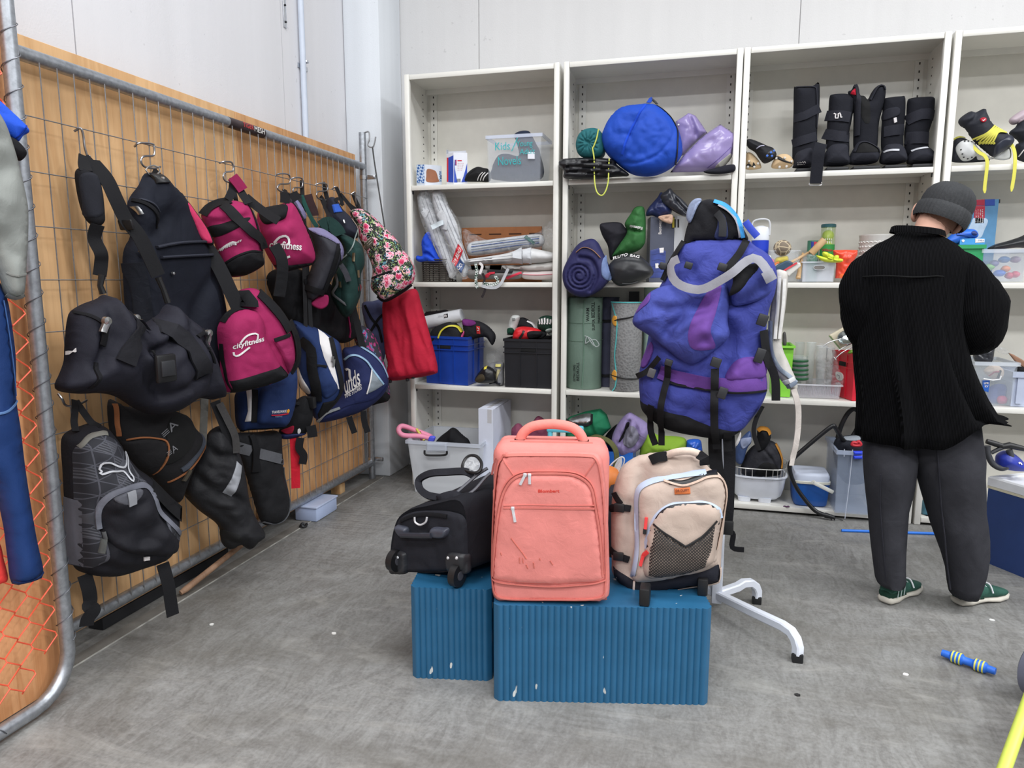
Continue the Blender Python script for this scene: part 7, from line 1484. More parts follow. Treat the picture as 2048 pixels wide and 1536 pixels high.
s.line('edge_piping',zO((575,175),(690,168),(750,180),(770,240),(775,560)),.006,NB2,s.t,.003,.005); f.text('lettering','VACO',*zO((582,918),(660,912),(585,890)),OFFW,s.t,.004,.02)
s,f = wboot('black medical boot with a white squiggle logo on its upper strap',((900,262),(930,232),(1060,226),(1118,258),(1140,300),(1112,480),(1088,600),(1080,685),(960,692),(870,645),(878,500),(890,380)),((842,900),(858,790),(930,712),(1060,710),(1086,800),(1086,900),(900,918)),[(((862,440),(960,455),(1085,465)),.055),(((842,610),(950,645),(1082,650)),.055)])
s.line('squiggle_logo',zO((925,432),(945,445),(935,475),(965,478),(965,432),(985,440),(990,478),(1002,472)),.006,OFFW,s.t,.012,.002)
F = Fr((0,4.335,Z1),NF); m = MB(); m.ribbon(catmull([F.at(q,h) for q,h in zip(zO((830,690),(800,780),(785,900),(775,1000),(768,1082)),(-.03,.0,.0,.0,.0))],False,6),.062,NF,.004); m.obj('loose_strap',NB,s.t); m = MB(); m.tube(catmull([F.at(q,.002) for q in zO((712,1078),(710,1098),(818,1098),(822,1070))],False,3),.003,6); m.obj('strap_ring',STEELP,s.t)
s,f = wboot('black medical boot gaping open with a red-lined liner flap',((1075,222),(1110,190),(1142,135),(1165,200),(1172,240),(1232,250),(1262,282),(1300,215),(1345,160),(1400,143),(1436,185),(1420,320),(1372,500),(1342,665),(1200,680),(1130,650),(1125,400)),((1095,890),(1100,805),(1170,700),(1250,682),(1350,735),(1382,795),(1345,880),(1200,902)),[])
s.patch('liner_hollow_dark',zO((1176,250),(1235,262),(1262,300),(1270,500),(1220,520),(1180,420)),plastic((8,8,10),.9),s.t,.001,.001); s.patch('red_lining',zO((1092,235),(1130,190),(1140,220),(1138,258)),fabric((176,30,50)),s.t,.003,.004); s.line('liner_edge',zO((1142,150),(1160,220),(1158,420),(1150,640)),.022,NB2,s.t,.004,.01); s.line('liner_edge',zO((1275,300),(1345,175),(1400,160),(1420,200)),.010,NB2,s.t,.003,.008); f.patch('foot_opening_dark',zO((1140,770),(1180,710),(1250,700),(1340,750),(1350,790),(1240,800),(1150,800)),plastic((8,8,10),.9),s.t,.002,.001); f.line('opening_edge',zO((1125,790),(1170,705),(1250,692),(1350,745),(1372,790)),.012,NB2,s.t,.004,.008)  # near-black patches paint the darkness inside shaft and foot
s,f = wboot('shorter black medical boot with a rounded strap end and small white tag',((1415,292),(1440,267),(1580,250),(1622,266),(1620,450),(1602,600),(1592,685),(1460,702),(1392,645),(1402,420)),((1392,880),(1400,785),(1450,712),(1580,710),(1632,790),(1632,872),(1500,898)),[(((1405,600),(1500,590),(1602,575)),.055)])
s.patch('rounded_strap',zO((1410,400),(1500,375),(1545,385),(1550,430),(1520,460),(1405,488)),NB2,s.t,.004,.005); s.patch('white_tag',zO((1486,480),(1512,472),(1520,515),(1494,525)),OFFW,s.t,.010,.001,sharp=True); f.line('lettering',zO((1405,790),(1450,778),(1540,778)),.010,fabric((196,198,204)),s.t,.004,.002)
s,f = wboot('black medical boot with an upright shaft, rightmost of the boots',((1640,302),(1680,268),(1800,256),(1890,258),(1906,310),(1882,480),(1842,620),(1832,722),(1640,722),(1612,645),(1630,460)),((1650,880),(1680,775),(1760,732),(1850,740),(1916,810),(1912,876),(1750,898)),[(((1620,490),(1750,440),(1885,440)),.055),(((1615,660),(1700,660),(1830,660)),.062)])
f.line('lettering',zO((1675,775),(1720,760),(1825,745)),.010,fabric((196,198,204)),s.t,.004,.002)
# ---------------- third unit, second shelf
def lathe_px(name,label,cat,cxp,yb,yt,rp,y,z0,prof,mat,part='body'):
    c = ony(cxp,yb,y); r = (ony(cxp+rp,yb,y)[0]-c[0]); h = zat(cxp,yt,y)-z0; t = thing(name,label,cat,(c[0],y,z0)); MB().lathe([(r*a,h*b) for a,b in prof],(c[0],y,z0),n=28).obj(part,mat,t); return t,np.array([c[0],y,z0]),r,h
z = zQ((108,420),(108,235),(66,0)); t,c,r,h = lathe_px('water_jug','blue and white drinks jug behind the hiking backpack','jug',z[0][0],z[0][1],z[1][1],17.5,4.5,Z2_+.002,[(.9,0),(1,.02),(1,1),(.2,1)],plastic((30,60,190),.4))
MB().lathe([(r*1.02,0),(r*1.04,.006),(r*1.02,.055),(r*.9,.075),(r*.3,.085),(0,.085)],c+np.array([0,0,h]),n=28).obj('lid',plastic((226,230,238),.4),t)
MB().tube(catmull([c+np.array(q) for q in ((-r,-.02,h+.03),(-r*.9,-.02,h+.11),(r*.8,-.02,h+.115),(r,-.02,h+.03))],False,6),.005,8).obj('handle',plastic((206,208,212),.4),t)
t,fp,zt = tub('storage_tub','low clear tub of bats and balls on the second shelf',zQ((195,0))[0][0],zQ((418,0))[0][0],zQ((0,312))[0][1],4.40,.2,Z2_+.003,clear((222,226,230),.25,.2),clear((222,226,230),.5,.2),.05,lip=.006)
c = ony(*zQ((287,292))[0],4.42); m,nt,b = base_mat('ball'); vv = N(nt,'ShaderNodeTexVoronoi',feature='DISTANCE_TO_EDGE'); vv.inputs['Scale'].default_value = 28; nt.links.new(coords(nt,(1,1,1),(.3,.2,.1)),vv.inputs[0]); nt.links.new(ramp(nt,vv.outputs[0],[(.0,lin((206,190,160))),(.05,lin((186,170,142))),(.09,lin((122,110,96)))]),b.inputs['Base Color']); b.inputs['Roughness'].default_value = .9
o = MB().lathe([(0,-.046)]+[(.049*math.sin(a),-.046*math.cos(a)) for a in np.linspace(.2,2.94,14)]+[(0,.046)],c,n=24).obj('twine_ball',m); tag(o,'brown ball with pale veins on top of the clear tub of bats','ball')
s = soft('sponge','yellow sponge under the brown veined ball','sponge',zQ((228,410),(240,365),(320,350),(335,385),(300,415)),4.42,None,.03,fabric((196,180,84)),tb=.04)
s = soft('table_tennis_bat','dark teal table tennis bat lying across the clear tub','bat',zQ((230,438),(290,400),(325,388),(368,408),(335,455),(250,470)),4.38,None,.008,plastic((46,74,96),.5),tb=.012,amp=0)
s.line('orange_edge',zQ((225,425),(240,408),(262,402)),.01,plastic((222,120,60),.5),s.t,.0,.004)
s = soft('picture_book','red and white edged book standing in the clear tub of bats','book',zQ((292,470),(400,402),(425,405),(430,432),(335,512),(322,500)),4.375,None,.006,plastic((214,212,206),.5),tb=.01,sharp=True,amp=0); s.line('red_spine',zQ((296,468),(345,438),(398,406)),.010,plastic((196,40,54),.5),s.t,.003,.004,smooth=False)
s = soft('pink_toy','small pink toy in the left corner of the clear tub of bats','toy',zQ((196,400),(205,375),(225,385),(222,420)),4.42,None,.02,plastic((230,90,160),.5),tb=.02)
WOOD = ply_mat((214,182,140),(184,146,102),'m')
t = thing('wooden_mallet','pale wooden mallet leaning against the tennis ball can','mallet',ony(*zQ((350,410))[0],4.42)); MB().cyl(ony(*zQ((340,410))[0],4.40),ony(*zQ((520,312))[0],4.46),.0085).obj('handle',WOOD,t); MB().cyl(ony(*zQ((508,335))[0],4.42),ony(*zQ((610,228))[0],4.42),.020,n=18).obj('head',WOOD,t)
o = MB().tube([ony(*zQ((408,525))[0],4.40),ony(*zQ((420,460))[0],4.42),ony(*zQ((445,330))[0],4.46)],[.014,.012,.006],10).obj('wooden_stick',WOOD); tag(o,'pale wooden stick standing between the two clear tubs','stick')
t,fp,zt = tub('storage_tub','white translucent tub with an oval hand hole, lime gloves on top',zQ((445,0))[0][0],zQ((692,0))[0][0],zQ((0,398))[0][1],4.40,.24,Z2_+.003,clear((222,226,236),.7,.35),clear((226,230,238),.85,.35),.03,lip=.008)
F = Fr((0,4.396,Z2_),NF); F.patch('hand_hole',zQ((525,440),(540,428),(600,428),(616,440),(600,456),(540,456)),plastic((120,116,112),.6),t,.003,.001); F.line('hole_rim',zQ((525,442),(540,428),(600,428),(616,442),(600,458),(540,458)),.004,clear((226,230,238),.85,.35),t,.003,.003,closed=True)
s = soft('clear_bag','crumpled clear plastic bag in the white translucent tub','plastic bag',zQ((432,400),(450,350),(500,335),(545,350),(560,400)),4.42,None,.03,film(.14),amp=.02,sc=22)
LM = plastic((204,216,60),.6)
s = soft('work_glove','lime yellow work glove lying on the white translucent tub','glove',zQ((545,350),(590,355),(640,365),(700,380),(752,382),(735,402),(640,402),(580,385)),4.38,None,.02,LM,tb=.03)
for k,q in enumerate((((600,322),(640,330),(635,365),(598,350)),((640,335),(680,350),(670,378),(632,370)),((690,350),(720,352),(712,392),(675,385)),((722,372),(752,380),(740,396),(712,392)))): s.patch('finger',zQ(*q),LM,s.t,.004,.016)
t,c,r,h = lathe_px('tennis_ball_can','green and white tube of tennis balls behind the white tub','can',zQ((625,0))[0][0],zQ((0,400))[0][1],zQ((0,130))[0][1],14.5,4.60,Z2_+.002,[(.96,0),(1,.01),(1,.99),(.96,1)],clear((170,200,120),.6,.15))
CYL = Cyl(c[0],4.60,r); MB().lathe([(r*1.0,0),(r*1.05,.003),(r*1.05,.016),(r*.9,.02),(0,.02)],c+np.array([0,0,h-.004]),n=24).obj('lid',plastic((60,106,112),.4),t); MB().lathe([(r*1.01,0),(r*1.01,h*.36)],c+np.array([0,0,h*.03]),n=24).obj('white_label',plastic((206,210,206),.5),t); MB().lathe([(r*1.012,0),(r*1.012,h*.28)],c+np.array([0,0,h*.40]),n=24).obj('green_label',plastic((50,142,66),.5),t)
CYL.text('lettering','Wilson',*zQ((590,318),(668,318),(592,296)),plastic((176,40,50),.5),t,.003,.02); CYL.text('small_print','IIIII',*zQ((600,258),(665,258),(600,240)),OFFW,t,.003,.0); CYL.text('small_print','IIIII',*zQ((600,232),(665,232),(600,218)),OFFW,t,.003,.0)
for k in range(2): MB().lathe([(0,-.032)]+[(.032*math.sin(a),-.032*math.cos(a)) for a in np.linspace(.3,2.84,8)]+[(0,.032)],c+np.array([0,0,h-.05-.064*k]),n=14).obj('tennis_ball',fabric((190,206,74)),t)
t,c,r,h = lathe_px('striped_tin','small green, blue and red tin left of the tennis ball can','tin',zQ((515,0))[0][0],zQ((0,400))[0][1],zQ((0,236))[0][1],11.5,4.62,Z2_+.002,[(.98,0),(1,.01),(1,1),(0,1)],plastic((70,130,104),.4)); CYL = Cyl(c[0],4.62,r)
CYL.patch('blue_stripe',zQ((508,242),(528,242),(528,300),(508,300)),plastic((40,60,150),.4),t,.001,.001,sharp=True); CYL.patch('red_stripe',zQ((530,242),(556,244),(556,300),(530,300)),plastic((200,50,70),.4),t,.001,.001,sharp=True)
s = soft('red_pouch','shiny orange-red plastic pouch right of the white translucent tub','pouch',zQ((692,525),(700,420),(672,308),(770,306),(866,308),(864,345),(810,430),(770,525)),4.45,2,.03,plastic((226,74,50),.3,.08),amp=.014,sc=12,sharp=True); s.patch('orange_flower',zQ((720,500),(735,490),(752,495),(755,515),(738,525),(720,520)),plastic((246,110,50),.4),s.t,.004,.002)
t,c,r,h = lathe_px('woven_basket','round white woven basket at the shelf behind the left shoulder of the person','basket',zQ((1000,0))[0][0],zQ((0,420))[0][1],zQ((0,192))[0][1],36,4.52,Z2_+.002,[(.86,0),(.98,.96),(1.0,.97),(1.0,1),(.95,1),(.83,.03)],plastic((206,204,200),.6))
for k in range(9): MB().tube([(c[0]+(r*(.88+.011*k))*math.cos(a)+0,c[1]+(r*(.88+.011*k))*math.sin(a),c[2]+h*(.08+.095*k)+.004*math.sin(a*26+k*math.pi)) for a in np.linspace(0,2*math.pi,80)[:-1]],.004,5,True).obj('weave_row',plastic((214,212,208),.6),t)
# ---------------- third unit, third shelf
t,fp,zt = tub('lime_bin','lime green plastic bin beside the blue hiking backpack',zQ((225,0))[0][0],zQ((376,0))[0][0],zQ((0,1045))[0][1],4.40,.24,Z3+.003,plastic((132,206,66),.45),None,.10,'bin',.012)
s = soft('hand_tool','dark grey tool handle sticking up out of the lime bin','tool',zQ((290,1040),(288,960),(300,935),(315,950),(318,1035)),4.48,None,.02,plastic((72,70,70),.5),tb=.03)
GLS = clear((214,222,222),.24,.05); GG = 'clear drinking glasses in the tray'
def glass(lb,cxp,yb,yt,rp,y):
    t,c,r,h = lathe_px('drinking_glass',lb,'glass',cxp,yb,yt,rp,y,Z3+.03,[(.62,0),(.66,.02),(1,1),(.95,1),(.6,.05),(0,.04)],GLS,'bowl'); t['group'] = GG
    MB().tube([c+np.array([r*.975*math.cos(a),r*.975*math.sin(a),h]) for a in np.linspace(0,2*math.pi,22)[:-1]],.002,5,True).obj('lip',clear((235,240,240),.7,.1),t)
for lb,q in (('clear glass at the back left of the tray, behind the green ringed cups',(405,1330,1018,38,4.60)),('tall clear glass in the middle of the tray',(492,1335,1018,38,4.52)),('clear bottle-shaped glass at the right of the tray',(575,1335,1045,46,4.46)),('clear glass half hidden beside the red crate',(640,1335,1060,34,4.56))):
    glass(lb,*zQ(q[:2])[0],zQ((0,q[2]))[0][1],q[3]/3.841,q[4])
DGN = plastic((32,84,50),.35)
for k in range(5):
    c = ony(*zQ((418,1300-k*34))[0],4.44); r = .0155*0+60/3.841/1420*4.55; t = thing('ringed_cup',['green ringed glass cup, lowest of the stack in the tray','green ringed glass cup, second from the bottom of the stack','green ringed glass cup, middle of the stack','green ringed glass cup, fourth from the bottom of the stack','green ringed glass cup, topmost of the stack'][k],'cup',c,'green ringed cups')
    MB().lathe([(r*.8,-.004),(r,.002),(r,.010),(r*.9,.012),(r*.9,.002)],c,n=26).obj('green_ring',DGN,t); MB().lathe([(r*.92,.01),(r*.95,.034),(r*.92,.034),(r*.88,.012)],c,n=26).obj('glass_wall',GLS,t)
t,fp,zt = tub('plastic_tray','clear slotted plastic tray holding glasses and green cups',zQ((385,0))[0][0],zQ((742,0))[0][0],zQ((0,1342))[0][1],4.40,.26,Z3+.003,clear((226,224,232),.5,.25),clear((232,232,238),.8,.25),.06,'tray',.008)
m = MB()
for k in range(24): x_ = fp[0][0]+.02+k*(fp[1][0]-fp[0][0]-.04)/23; m.span((x_-.0012,4.398,Z3+.02),(x_+.0012,4.402,zt-.012))
o = m.obj('slots',clear((190,186,196),.7,.4),t,smooth=False); o['kind'] = 'stuff'
s = soft('clear_film_bag','clear film bag pulled over the glasses beside the red crate','plastic bag',zQ((545,1050),(640,1030),(690,1050),(720,1200),(760,1330),(700,1350),(560,1340)),4.41,None,.02,film(.09),amp=.02,sc=14)
p = zQ((650,1440),(822,1462),(905,1440),(800,1108)); fp = quad(p[0],4.62,p[1],4.37,(p[2][0]+14,p[2][1]),4.40); zt = zat(*p[3],4.37)
t = crate('red_crate','red plastic crate half hidden behind the left arm of the person',fp,Z3+.002,zt,plastic((206,30,52),.4),.5)
F = facefr(fp,0,Z3); F.patch('printed_sticker',zQ((700,1250),(725,1243),(752,1262),(755,1300),(730,1312),(705,1290)),plastic((214,210,206),.5),t,.004,.001); F.line('sticker_print',zQ((715,1265),(735,1275),(728,1295)),.004,BLACK,t,.006,.001)
s = soft('card_folder','beige card folder leaning out of the red crate','folder',zQ((643,962),(790,880),(800,900),(830,1000),(735,1075)),4.44,None,.008,plastic((206,196,172),.6),tb=.01,sharp=True,amp=0); s.line('green_edge',zQ((645,966),(690,1020),(735,1075)),.006,plastic((150,176,130),.5),s.t,.002,.004,smooth=False)
c = ony(*zQ((785,985))[0],4.40); t = thing('metal_strainer','shiny metal strainer with wire handles on top of the red crate','strainer',c); MB().lathe([(0,-.025),(.03,-.018),(.045,.0),(.05,.012),(.046,.012),(.03,-.012),(0,-.018)],c,unit((-.3,-.7,.6)),24).obj('bowl',metal((190,196,196),.18,.2),t)
for pts in (((600,1050),(630,1025),(680,1005),(740,990)),((690,1145),(740,1100),(790,1070),(830,1050)),((680,1130),(700,1150),(695,1135)),((720,1080),(760,1055),(820,1025))): MB().tube(catmull([ony(*q,4.38) for q in zQ(*pts)],False,4),.003,6).obj('wire_handle',STEELP,t)
s = soft('green_lettuce_toy','small bright green toy under the metal strainer','toy',zQ((790,1100),(810,1075),(832,1080),(832,1105)),4.42,None,.02,plastic((110,150,50),.6),tb=.02)
# ---------------- third unit, bottom shelf
Z0 = ZS[0]
def oval(cx,cy,hw,hd,z,n=40,e=.62): return [np.array([cx+hw*math.copysign(abs(math.cos(a))**e,math.cos(a)),cy+hd*math.copysign(abs(math.sin(a))**e,math.sin(a)),z]) for a in np.linspace(0,2*math.pi,n+1)[:-1]]
a,b = ony(*zR((105,830))[0],4.40),ony(*zR((752,830))[0],4.40); cx,hw = (a[0]+b[0])/2,(b[0]-a[0])/2; zt = zat(*zR((400,850))[0],4.36); WT = plastic((222,226,236),.35)
t = thing('dish_tub','white oval dish tub with a wire rack rim on the bottom shelf','tub',(cx,4.50,Z0)); z0 = Z0+.018
MB().rings([oval(cx,4.50,hw*.72,.09,z0),oval(cx,4.50,hw*.84,.105,z0+.02),oval(cx,4.50,hw*.92,.12,z0+.07),oval(cx,4.50,hw*.97,.13,zt-.012),oval(cx,4.50,hw*1.02,.138,zt-.008),oval(cx,4.50,hw*1.02,.138,zt),oval(cx,4.50,hw*.94,.125,zt),oval(cx,4.50,hw*.88,.115,z0+.07),oval(cx,4.50,hw*.7,.085,z0+.012)]).obj('bowl',WT,t,ang=50)
for s_ in (-.45,.25): MB().rings([oval(cx+hw*s_,4.42,.035,.02,Z0+.001,16),oval(cx+hw*s_,4.42,.04,.025,z0+.012,16)]).obj('foot',WT,t)
WR = metal((206,204,200),.3,.1,.7); zr = zt+.048
MB().tube(oval(cx,4.50,hw*.96,.128,zr),.0032,6,True).obj('rack_rim',WR,t)
for k,q in enumerate(oval(cx,4.50,hw*.96,.128,zr,30)): MB().cyl(q,(q[0]*.98+cx*.02,q[1],zt-.02),.0022,n=5).obj('rack_wire',WR,t)
MB().tube(catmull([(cx+hw*.96,4.52,zr),(cx+hw*1.0,4.50,zr+.03),(cx+hw*.85,4.50,zr+.045),(cx+hw*.8,4.55,zr+.01)],False,4),.003,6).obj('rack_handle',WR,t)
s = soft('black_backpack','black ribbed pack with orange edging stuffed in the white dish tub','bag',zR((230,800),(260,640),(330,530),(420,470),(540,440),(640,500),(680,620),(690,740),(640,820),(400,840)),4.50,None,.08,fabric((44,44,50),.7,.004,30),amp=.01,cre=[(zR((520,470),(600,560),(660,700)),.01,.008),(zR((450,500),(540,600),(620,740)),.01,.008)])
s.line('orange_edge',zR((610,470),(655,560),(680,650),(670,730)),.012,fabric((176,122,52)),s.t,.003,.006); s.patch('black_opening',zR((400,800),(420,690),(500,650),(600,690),(660,780),(600,830)),plastic((12,12,14),.9),s.t,.004,.002)
s = soft('rolled_cloth','black roll with an orange lining above the black ribbed pack','roll',zR((400,560),(405,400),(420,310),(500,300),(550,360),(550,440),(480,545)),4.46,None,.06,BKB,amp=.01); s.line('orange_lining',zR((412,330),(450,302),(520,315),(548,370)),.018,fabric((190,130,52)),s.t,.004,.006)
s = soft('blue_packet','blue and white packet standing at the left of the white dish tub','packet',zR((165,660),(175,500),(230,420),(330,340),(345,460),(300,530),(240,700)),4.44,None,.03,plastic((58,78,122),.4,.25),amp=.01); s.patch('white_corner',zR((170,480),(215,370),(230,360),(225,420),(180,500)),OFFW,s.t,.003,.004); s.patch('pale_panel',zR((225,430),(330,400),(340,450),(250,525)),fabric((150,160,190)),s.t,.003,.003)
# small cooler
p = zR((790,1160),(1215,1180),(0,0),(0,925)); a,b = ony(*zR((800,1000))[0],4.38),ony(*zR((1215,1000))[0],4.38); zb = zat(*zR((1000,925))[0],4.38); cx,hw = (a[0]+b[0])/2,(b[0]-a[0])/2
t = thing('cool_box','small blue cool box with white lid and handle on the bottom shelf','cool box',(cx,4.49,Z0)); CB = plastic((30,92,176),.45,.06)
MB().rings([oval(cx,4.49,hw*.82,.085,Z0+.001,e=.3),oval(cx,4.49,hw*.9,.1,Z0+.012,e=.3),oval(cx,4.49,hw*.94,.105,Z0+.05,e=.3),oval(cx,4.49,hw,.11,zb,e=.3)]).obj('body',CB,t,ang=50)
MB().rings([oval(cx,4.49,hw*1.0,.112,zb,e=.3),oval(cx,4.49,hw*1.02,.116,zb+.002,e=.3),oval(cx,4.49,hw*1.02,.116,zb+.014,e=.3),oval(cx,4.49,hw*.97,.108,zb+.016,e=.3)]).obj('collar',plastic((222,220,206),.5),t,ang=50)
MB().rings([oval(cx,4.49,hw*.97,.108,zb+.016,e=.3),oval(cx,4.49,hw*.97,.108,zb+.045,e=.3),oval(cx,4.49,hw*.9,.098,zb+.06,e=.3),oval(cx,4.49,hw*.8,.085,zb+.062,e=.3)]).obj('lid',plastic((206,214,232),.4),t,ang=50)
q0,q1 = ony(*zR((1025,900))[0],4.36),ony(*zR((1245,1020))[0],4.33); MB().box((q0+q1)/2,(np.linalg.norm(q1-q0),.016,.022),.005,Matrix.Rotation(math.atan2(-(q1-q0)[2],(q1-q0)[0]),3,'Y')).obj('handle',plastic((222,222,214),.45),t); MB().lathe([(.0,.004),(.012,.003),(.012,-.01)],q0+np.array([0,-.01,0]),NF,14).obj('handle_pivot',plastic((222,222,214),.45),t)
# black hose
P = [ony(*q,y) for q,y in zip(zR((1420,512),(1330,410),(1262,300),(1225,290),(1100,385),(900,555),(800,650),(765,720),(780,830),(850,980),(980,1150),(1060,1225),(1150,1262)),(4.46,4.40,4.34,4.33,4.33,4.33,4.33,4.33,4.33,4.33,4.325,4.32,4.31))]
t = thing('pump_hose','bent black hose running from the clear tub over the small cool box to the floor','hose',P[-1]); MB().tube(catmull(P,False,5),.0125,10).obj('hose',plastic((22,22,25),.4),t); MB().tube([P[-1],P[-1]+np.array([.05,-.01,-.008])],[.016,.010],10).obj('nozzle',BLACK,t)
MB().tube(catmull([ony(*q,4.31) for q in zR((1180,1275),(1220,1260),(1260,1290),(1240,1330),(1215,1290),(1280,1300),(1350,1320))],False,5),.003,6).obj('cord_loop',BLACK,t)
P = [ony(*q,y) for q,y in zip(zR((1290,420),(1330,280),(1400,150),(1470,100),(1525,150),(1515,280),(1460,390),(1390,460)),(4.46,)*8)]
o = MB().tube(catmull(P,False,5),.013,10).obj('hose_loop',plastic((26,26,30),.4)); tag(o,'black hose loop rising out of the tall clear tub','hose')
x0,x1 = zR((1295,0),(1760,0)); fp = rect(x0[0][0] if 0 else x0[0],x1[0],900,4.30,.36); zt = zat(*zR((1400,560))[0],4.30)
t = cbox('storage_tub','tall clear tub with a blue latch beside the legs of the person','tub',fp,Z0+.003,zt,clear((176,190,214),.55,.2),None,True,.005,.05); rim(fp,zt+.003,1.0,.022,clear((196,208,230),.75,.25),t,w=.01)
F = Fr((0,4.29,0),NF)
for yy in (580,628): F.patch('latch',zR((1460,yy-20),(1560,yy-20),(1560,yy+18),(1465,yy+18)),plastic((44,72,220),.4),t,.006,.01,sharp=True)
F.line('edge_rib',zR((1455,545),(1420,900),(1370,1300)),.004,clear((220,226,240),.8,.2),t,.0,.003); F.line('edge_rib',zR((1365,540),(1362,620)),.005,clear((220,226,240),.8,.2),t,.0,.003)
s = soft('dark_clothes','dark clothes filling the tall clear tub','clothing',zR((1240,560),(1260,440),(1330,400),(1500,380),(1660,420),(1680,700),(1600,900),(1400,920),(1290,800)),4.46,None,.06,fabric((34,36,44)),amp=.02)
s.patch('silver_fold',zR((1350,400),(1450,385),(1520,390),(1510,425),(1380,425)),fabric((140,146,154),.5),s.t,.004,.004)
o = MB().tube(catmull([ony(*q,4.36) for q in zR((1450,490),(1465,465),(1500,470),(1520,455),(1545,490),(1500,500))],True,4),.009,8,True).obj('red_ring',plastic((206,50,62),.45)); tag(o,'small red ring on the dark clothes in the tall clear tub','ring')
# leaf scrap
p = onz(*zR((730,1172))[0],Z0); m = MB(); m.prism([(-.02,0),(-.01,.012),(.0,.004),(.012,.016),(.018,-.004),(.004,-.012)],.0005,.004,Matrix.Translation(Vector([float(q) for q in p]))); tag(m.obj('purple_scrap',fabric((92,62,92))),'torn purple scrap on the front edge of the bottom shelf','litter')

# ---------------- fourth unit
SKB = fabric((40,42,50),.6,.003,24,.12); YL = fabric((216,210,92),.7,.001,60,.06); WHP = plastic((206,208,208),.4,.06)
s = soft('ice_skate','black ice skate lying on its side showing a white blade holder','skate',zP((172,580),(175,470),(195,405),(260,385),(330,420),(420,500),(480,560),(440,580)),4.43,3,.05,SKB,amp=.006)
s.patch('blade_holder',zP((192,490),(205,450),(250,420),(330,425),(370,480),(430,530),(520,555),(380,572),(350,545),(310,575),(250,578),(205,540)),WHP,s.t,.008,.02)
for q in ((245,432),(275,432),(305,436),(335,450),(215,500),(240,560),(225,535),(275,570),(305,560)): c = s.lift(np.array([s.p2(zP(q)[0])]),.028)[0]; MB().lathe([(0,.001),(.004,.001),(.004,-.003)],c,s.n,8).obj('rivet',BLACK,s.t)
s.line('yellow_lace',zP((190,400),(230,380),(275,390)),.008,YL,s.t,.006,.004)
k = soft('ice_skate','black ice skate with yellow laces and a small red badge, tilted up','skate',zP((230,245),(270,205),(330,172),(370,180),(440,152),(470,215),(500,270),(560,310),(640,365),(672,415),(640,470),(560,515),(510,542),(440,490),(350,410),(290,320),(240,285)),4.38,3,.06,SKB,amp=.008,clamp=False,cre=[(zP((275,290),(340,240),(370,185)),.015,.01)])
k.patch('toe_cap',zP((500,460),(560,410),(640,370),(672,412),(600,490),(515,540),(495,510)),plastic((44,48,62),.4),k.t,.003,.008); k.patch('blade_holder',zP((520,545),(580,510),(650,465),(660,540),(620,562),(560,560)),WHP,k.t,-.02,.012)
k.patch('red_badge',zP((372,255),(395,240),(425,245),(420,270),(390,280)),fabric((170,36,52)),k.t,.004,.003); k.line('badge_mark',zP((388,262),(398,268),(412,252)),.004,OFFW,k.t,.007,.001)
for q in range(7): k.line('lace',zP((340+q*22,415+q*6-abs(q-3)*4),(420+q*16,370-q*2),(500+q*16,300+q*9)),.008,YL,k.t,.006,.006)
for q in range(6): k.line('lace',zP((380+q*20,425+q*3),(395+q*18,445+q*2)),.007,YL,k.t,.008,.005)
F = Fr((0,4.338,0),NF)
for pts in (((345,430),(400,500),(440,530),(460,580),(452,680),(440,780),(440,835)),((670,420),(685,480),(688,560),(678,680),(665,760),(655,822))): m = MB(); m.ribbon(catmull([F.at(q,h) for q,h in zip(zP(*pts),(-.03,-.01,.0,.004,.004,.004,.004))],False,5),[.016]*(len(pts)*5-7)+[.012,.008,.006],NF,.003); m.obj('hanging_lace',YL,k.t)
s = soft('ice_skate','dark skate with a mauve blade holder cut by the right edge','skate',zP((640,350),(690,300),(720,250),(790,200),(860,220),(860,560),(700,560),(690,450),(720,420)),4.43,3,.06,SKB,amp=.012); s.patch('blade_holder',zP((640,245),(670,210),(750,160),(800,160),(800,220),(700,275),(655,275)),plastic((176,160,168),.4),s.t,-.005,.03)
s.line('white_rim',zP((700,545),(735,490),(800,470)),.004,OFFW,s.t,.004,.003)
# second shelf
p = zP((270,1280),(362,1290),(524,1268),(362,890)); fp = rect(zP((290,0))[0][0],zP((526,0))[0][0],480,4.52,.10); zt = zat(*zP((440,885))[0],4.52)
t = cbox('printed_box','tall blue box with a red text panel behind the head of the person','box',fp,Z2_+.002,zt,plastic((84,136,176),.5,.12)); F = facefr(fp,0,Z2_)
F.patch('red_panel',zP((358,935),(444,937),(440,1085),(354,1082)),plastic((178,34,58),.5),t,.001,.001,sharp=True); F.patch('red_top',zP((368,888),(442,884),(442,934),(362,932)),plastic((170,30,60),.5),t,.001,.001,sharp=True); F.patch('blue_top_band',zP((444,884),(524,882),(524,934),(444,936)),plastic((36,72,160),.5),t,.001,.001,sharp=True)
F.patch('printed_foam',zP((300,1150),(330,1080),(360,1030),(440,1035),(468,1060),(440,1130),(405,1195),(320,1190)),plastic((176,196,216),.5,.2),t,.001,.001)
for q in range(4): F.text('lettering',['Super','Slippers','for the','beach'][q],*zP((376+q*17,1072),(376+q*17,965),(364+q*17,1072)),OFFW,t,.003,.0)
MB().box((fp[1][0],4.57,zt-.01),(.02,.08,.02)).obj('black_corner',BLACK,t)
t,fp,zt = tub('green_bin','green plastic bin holding blue flippers beside the head of the person',zP((150,0))[0][0],zP((440,0))[0][0],zP((0,1255))[0][1],4.38,.2,Z2_+.003,plastic((44,150,92),.45),None,.04,'bin',.02)
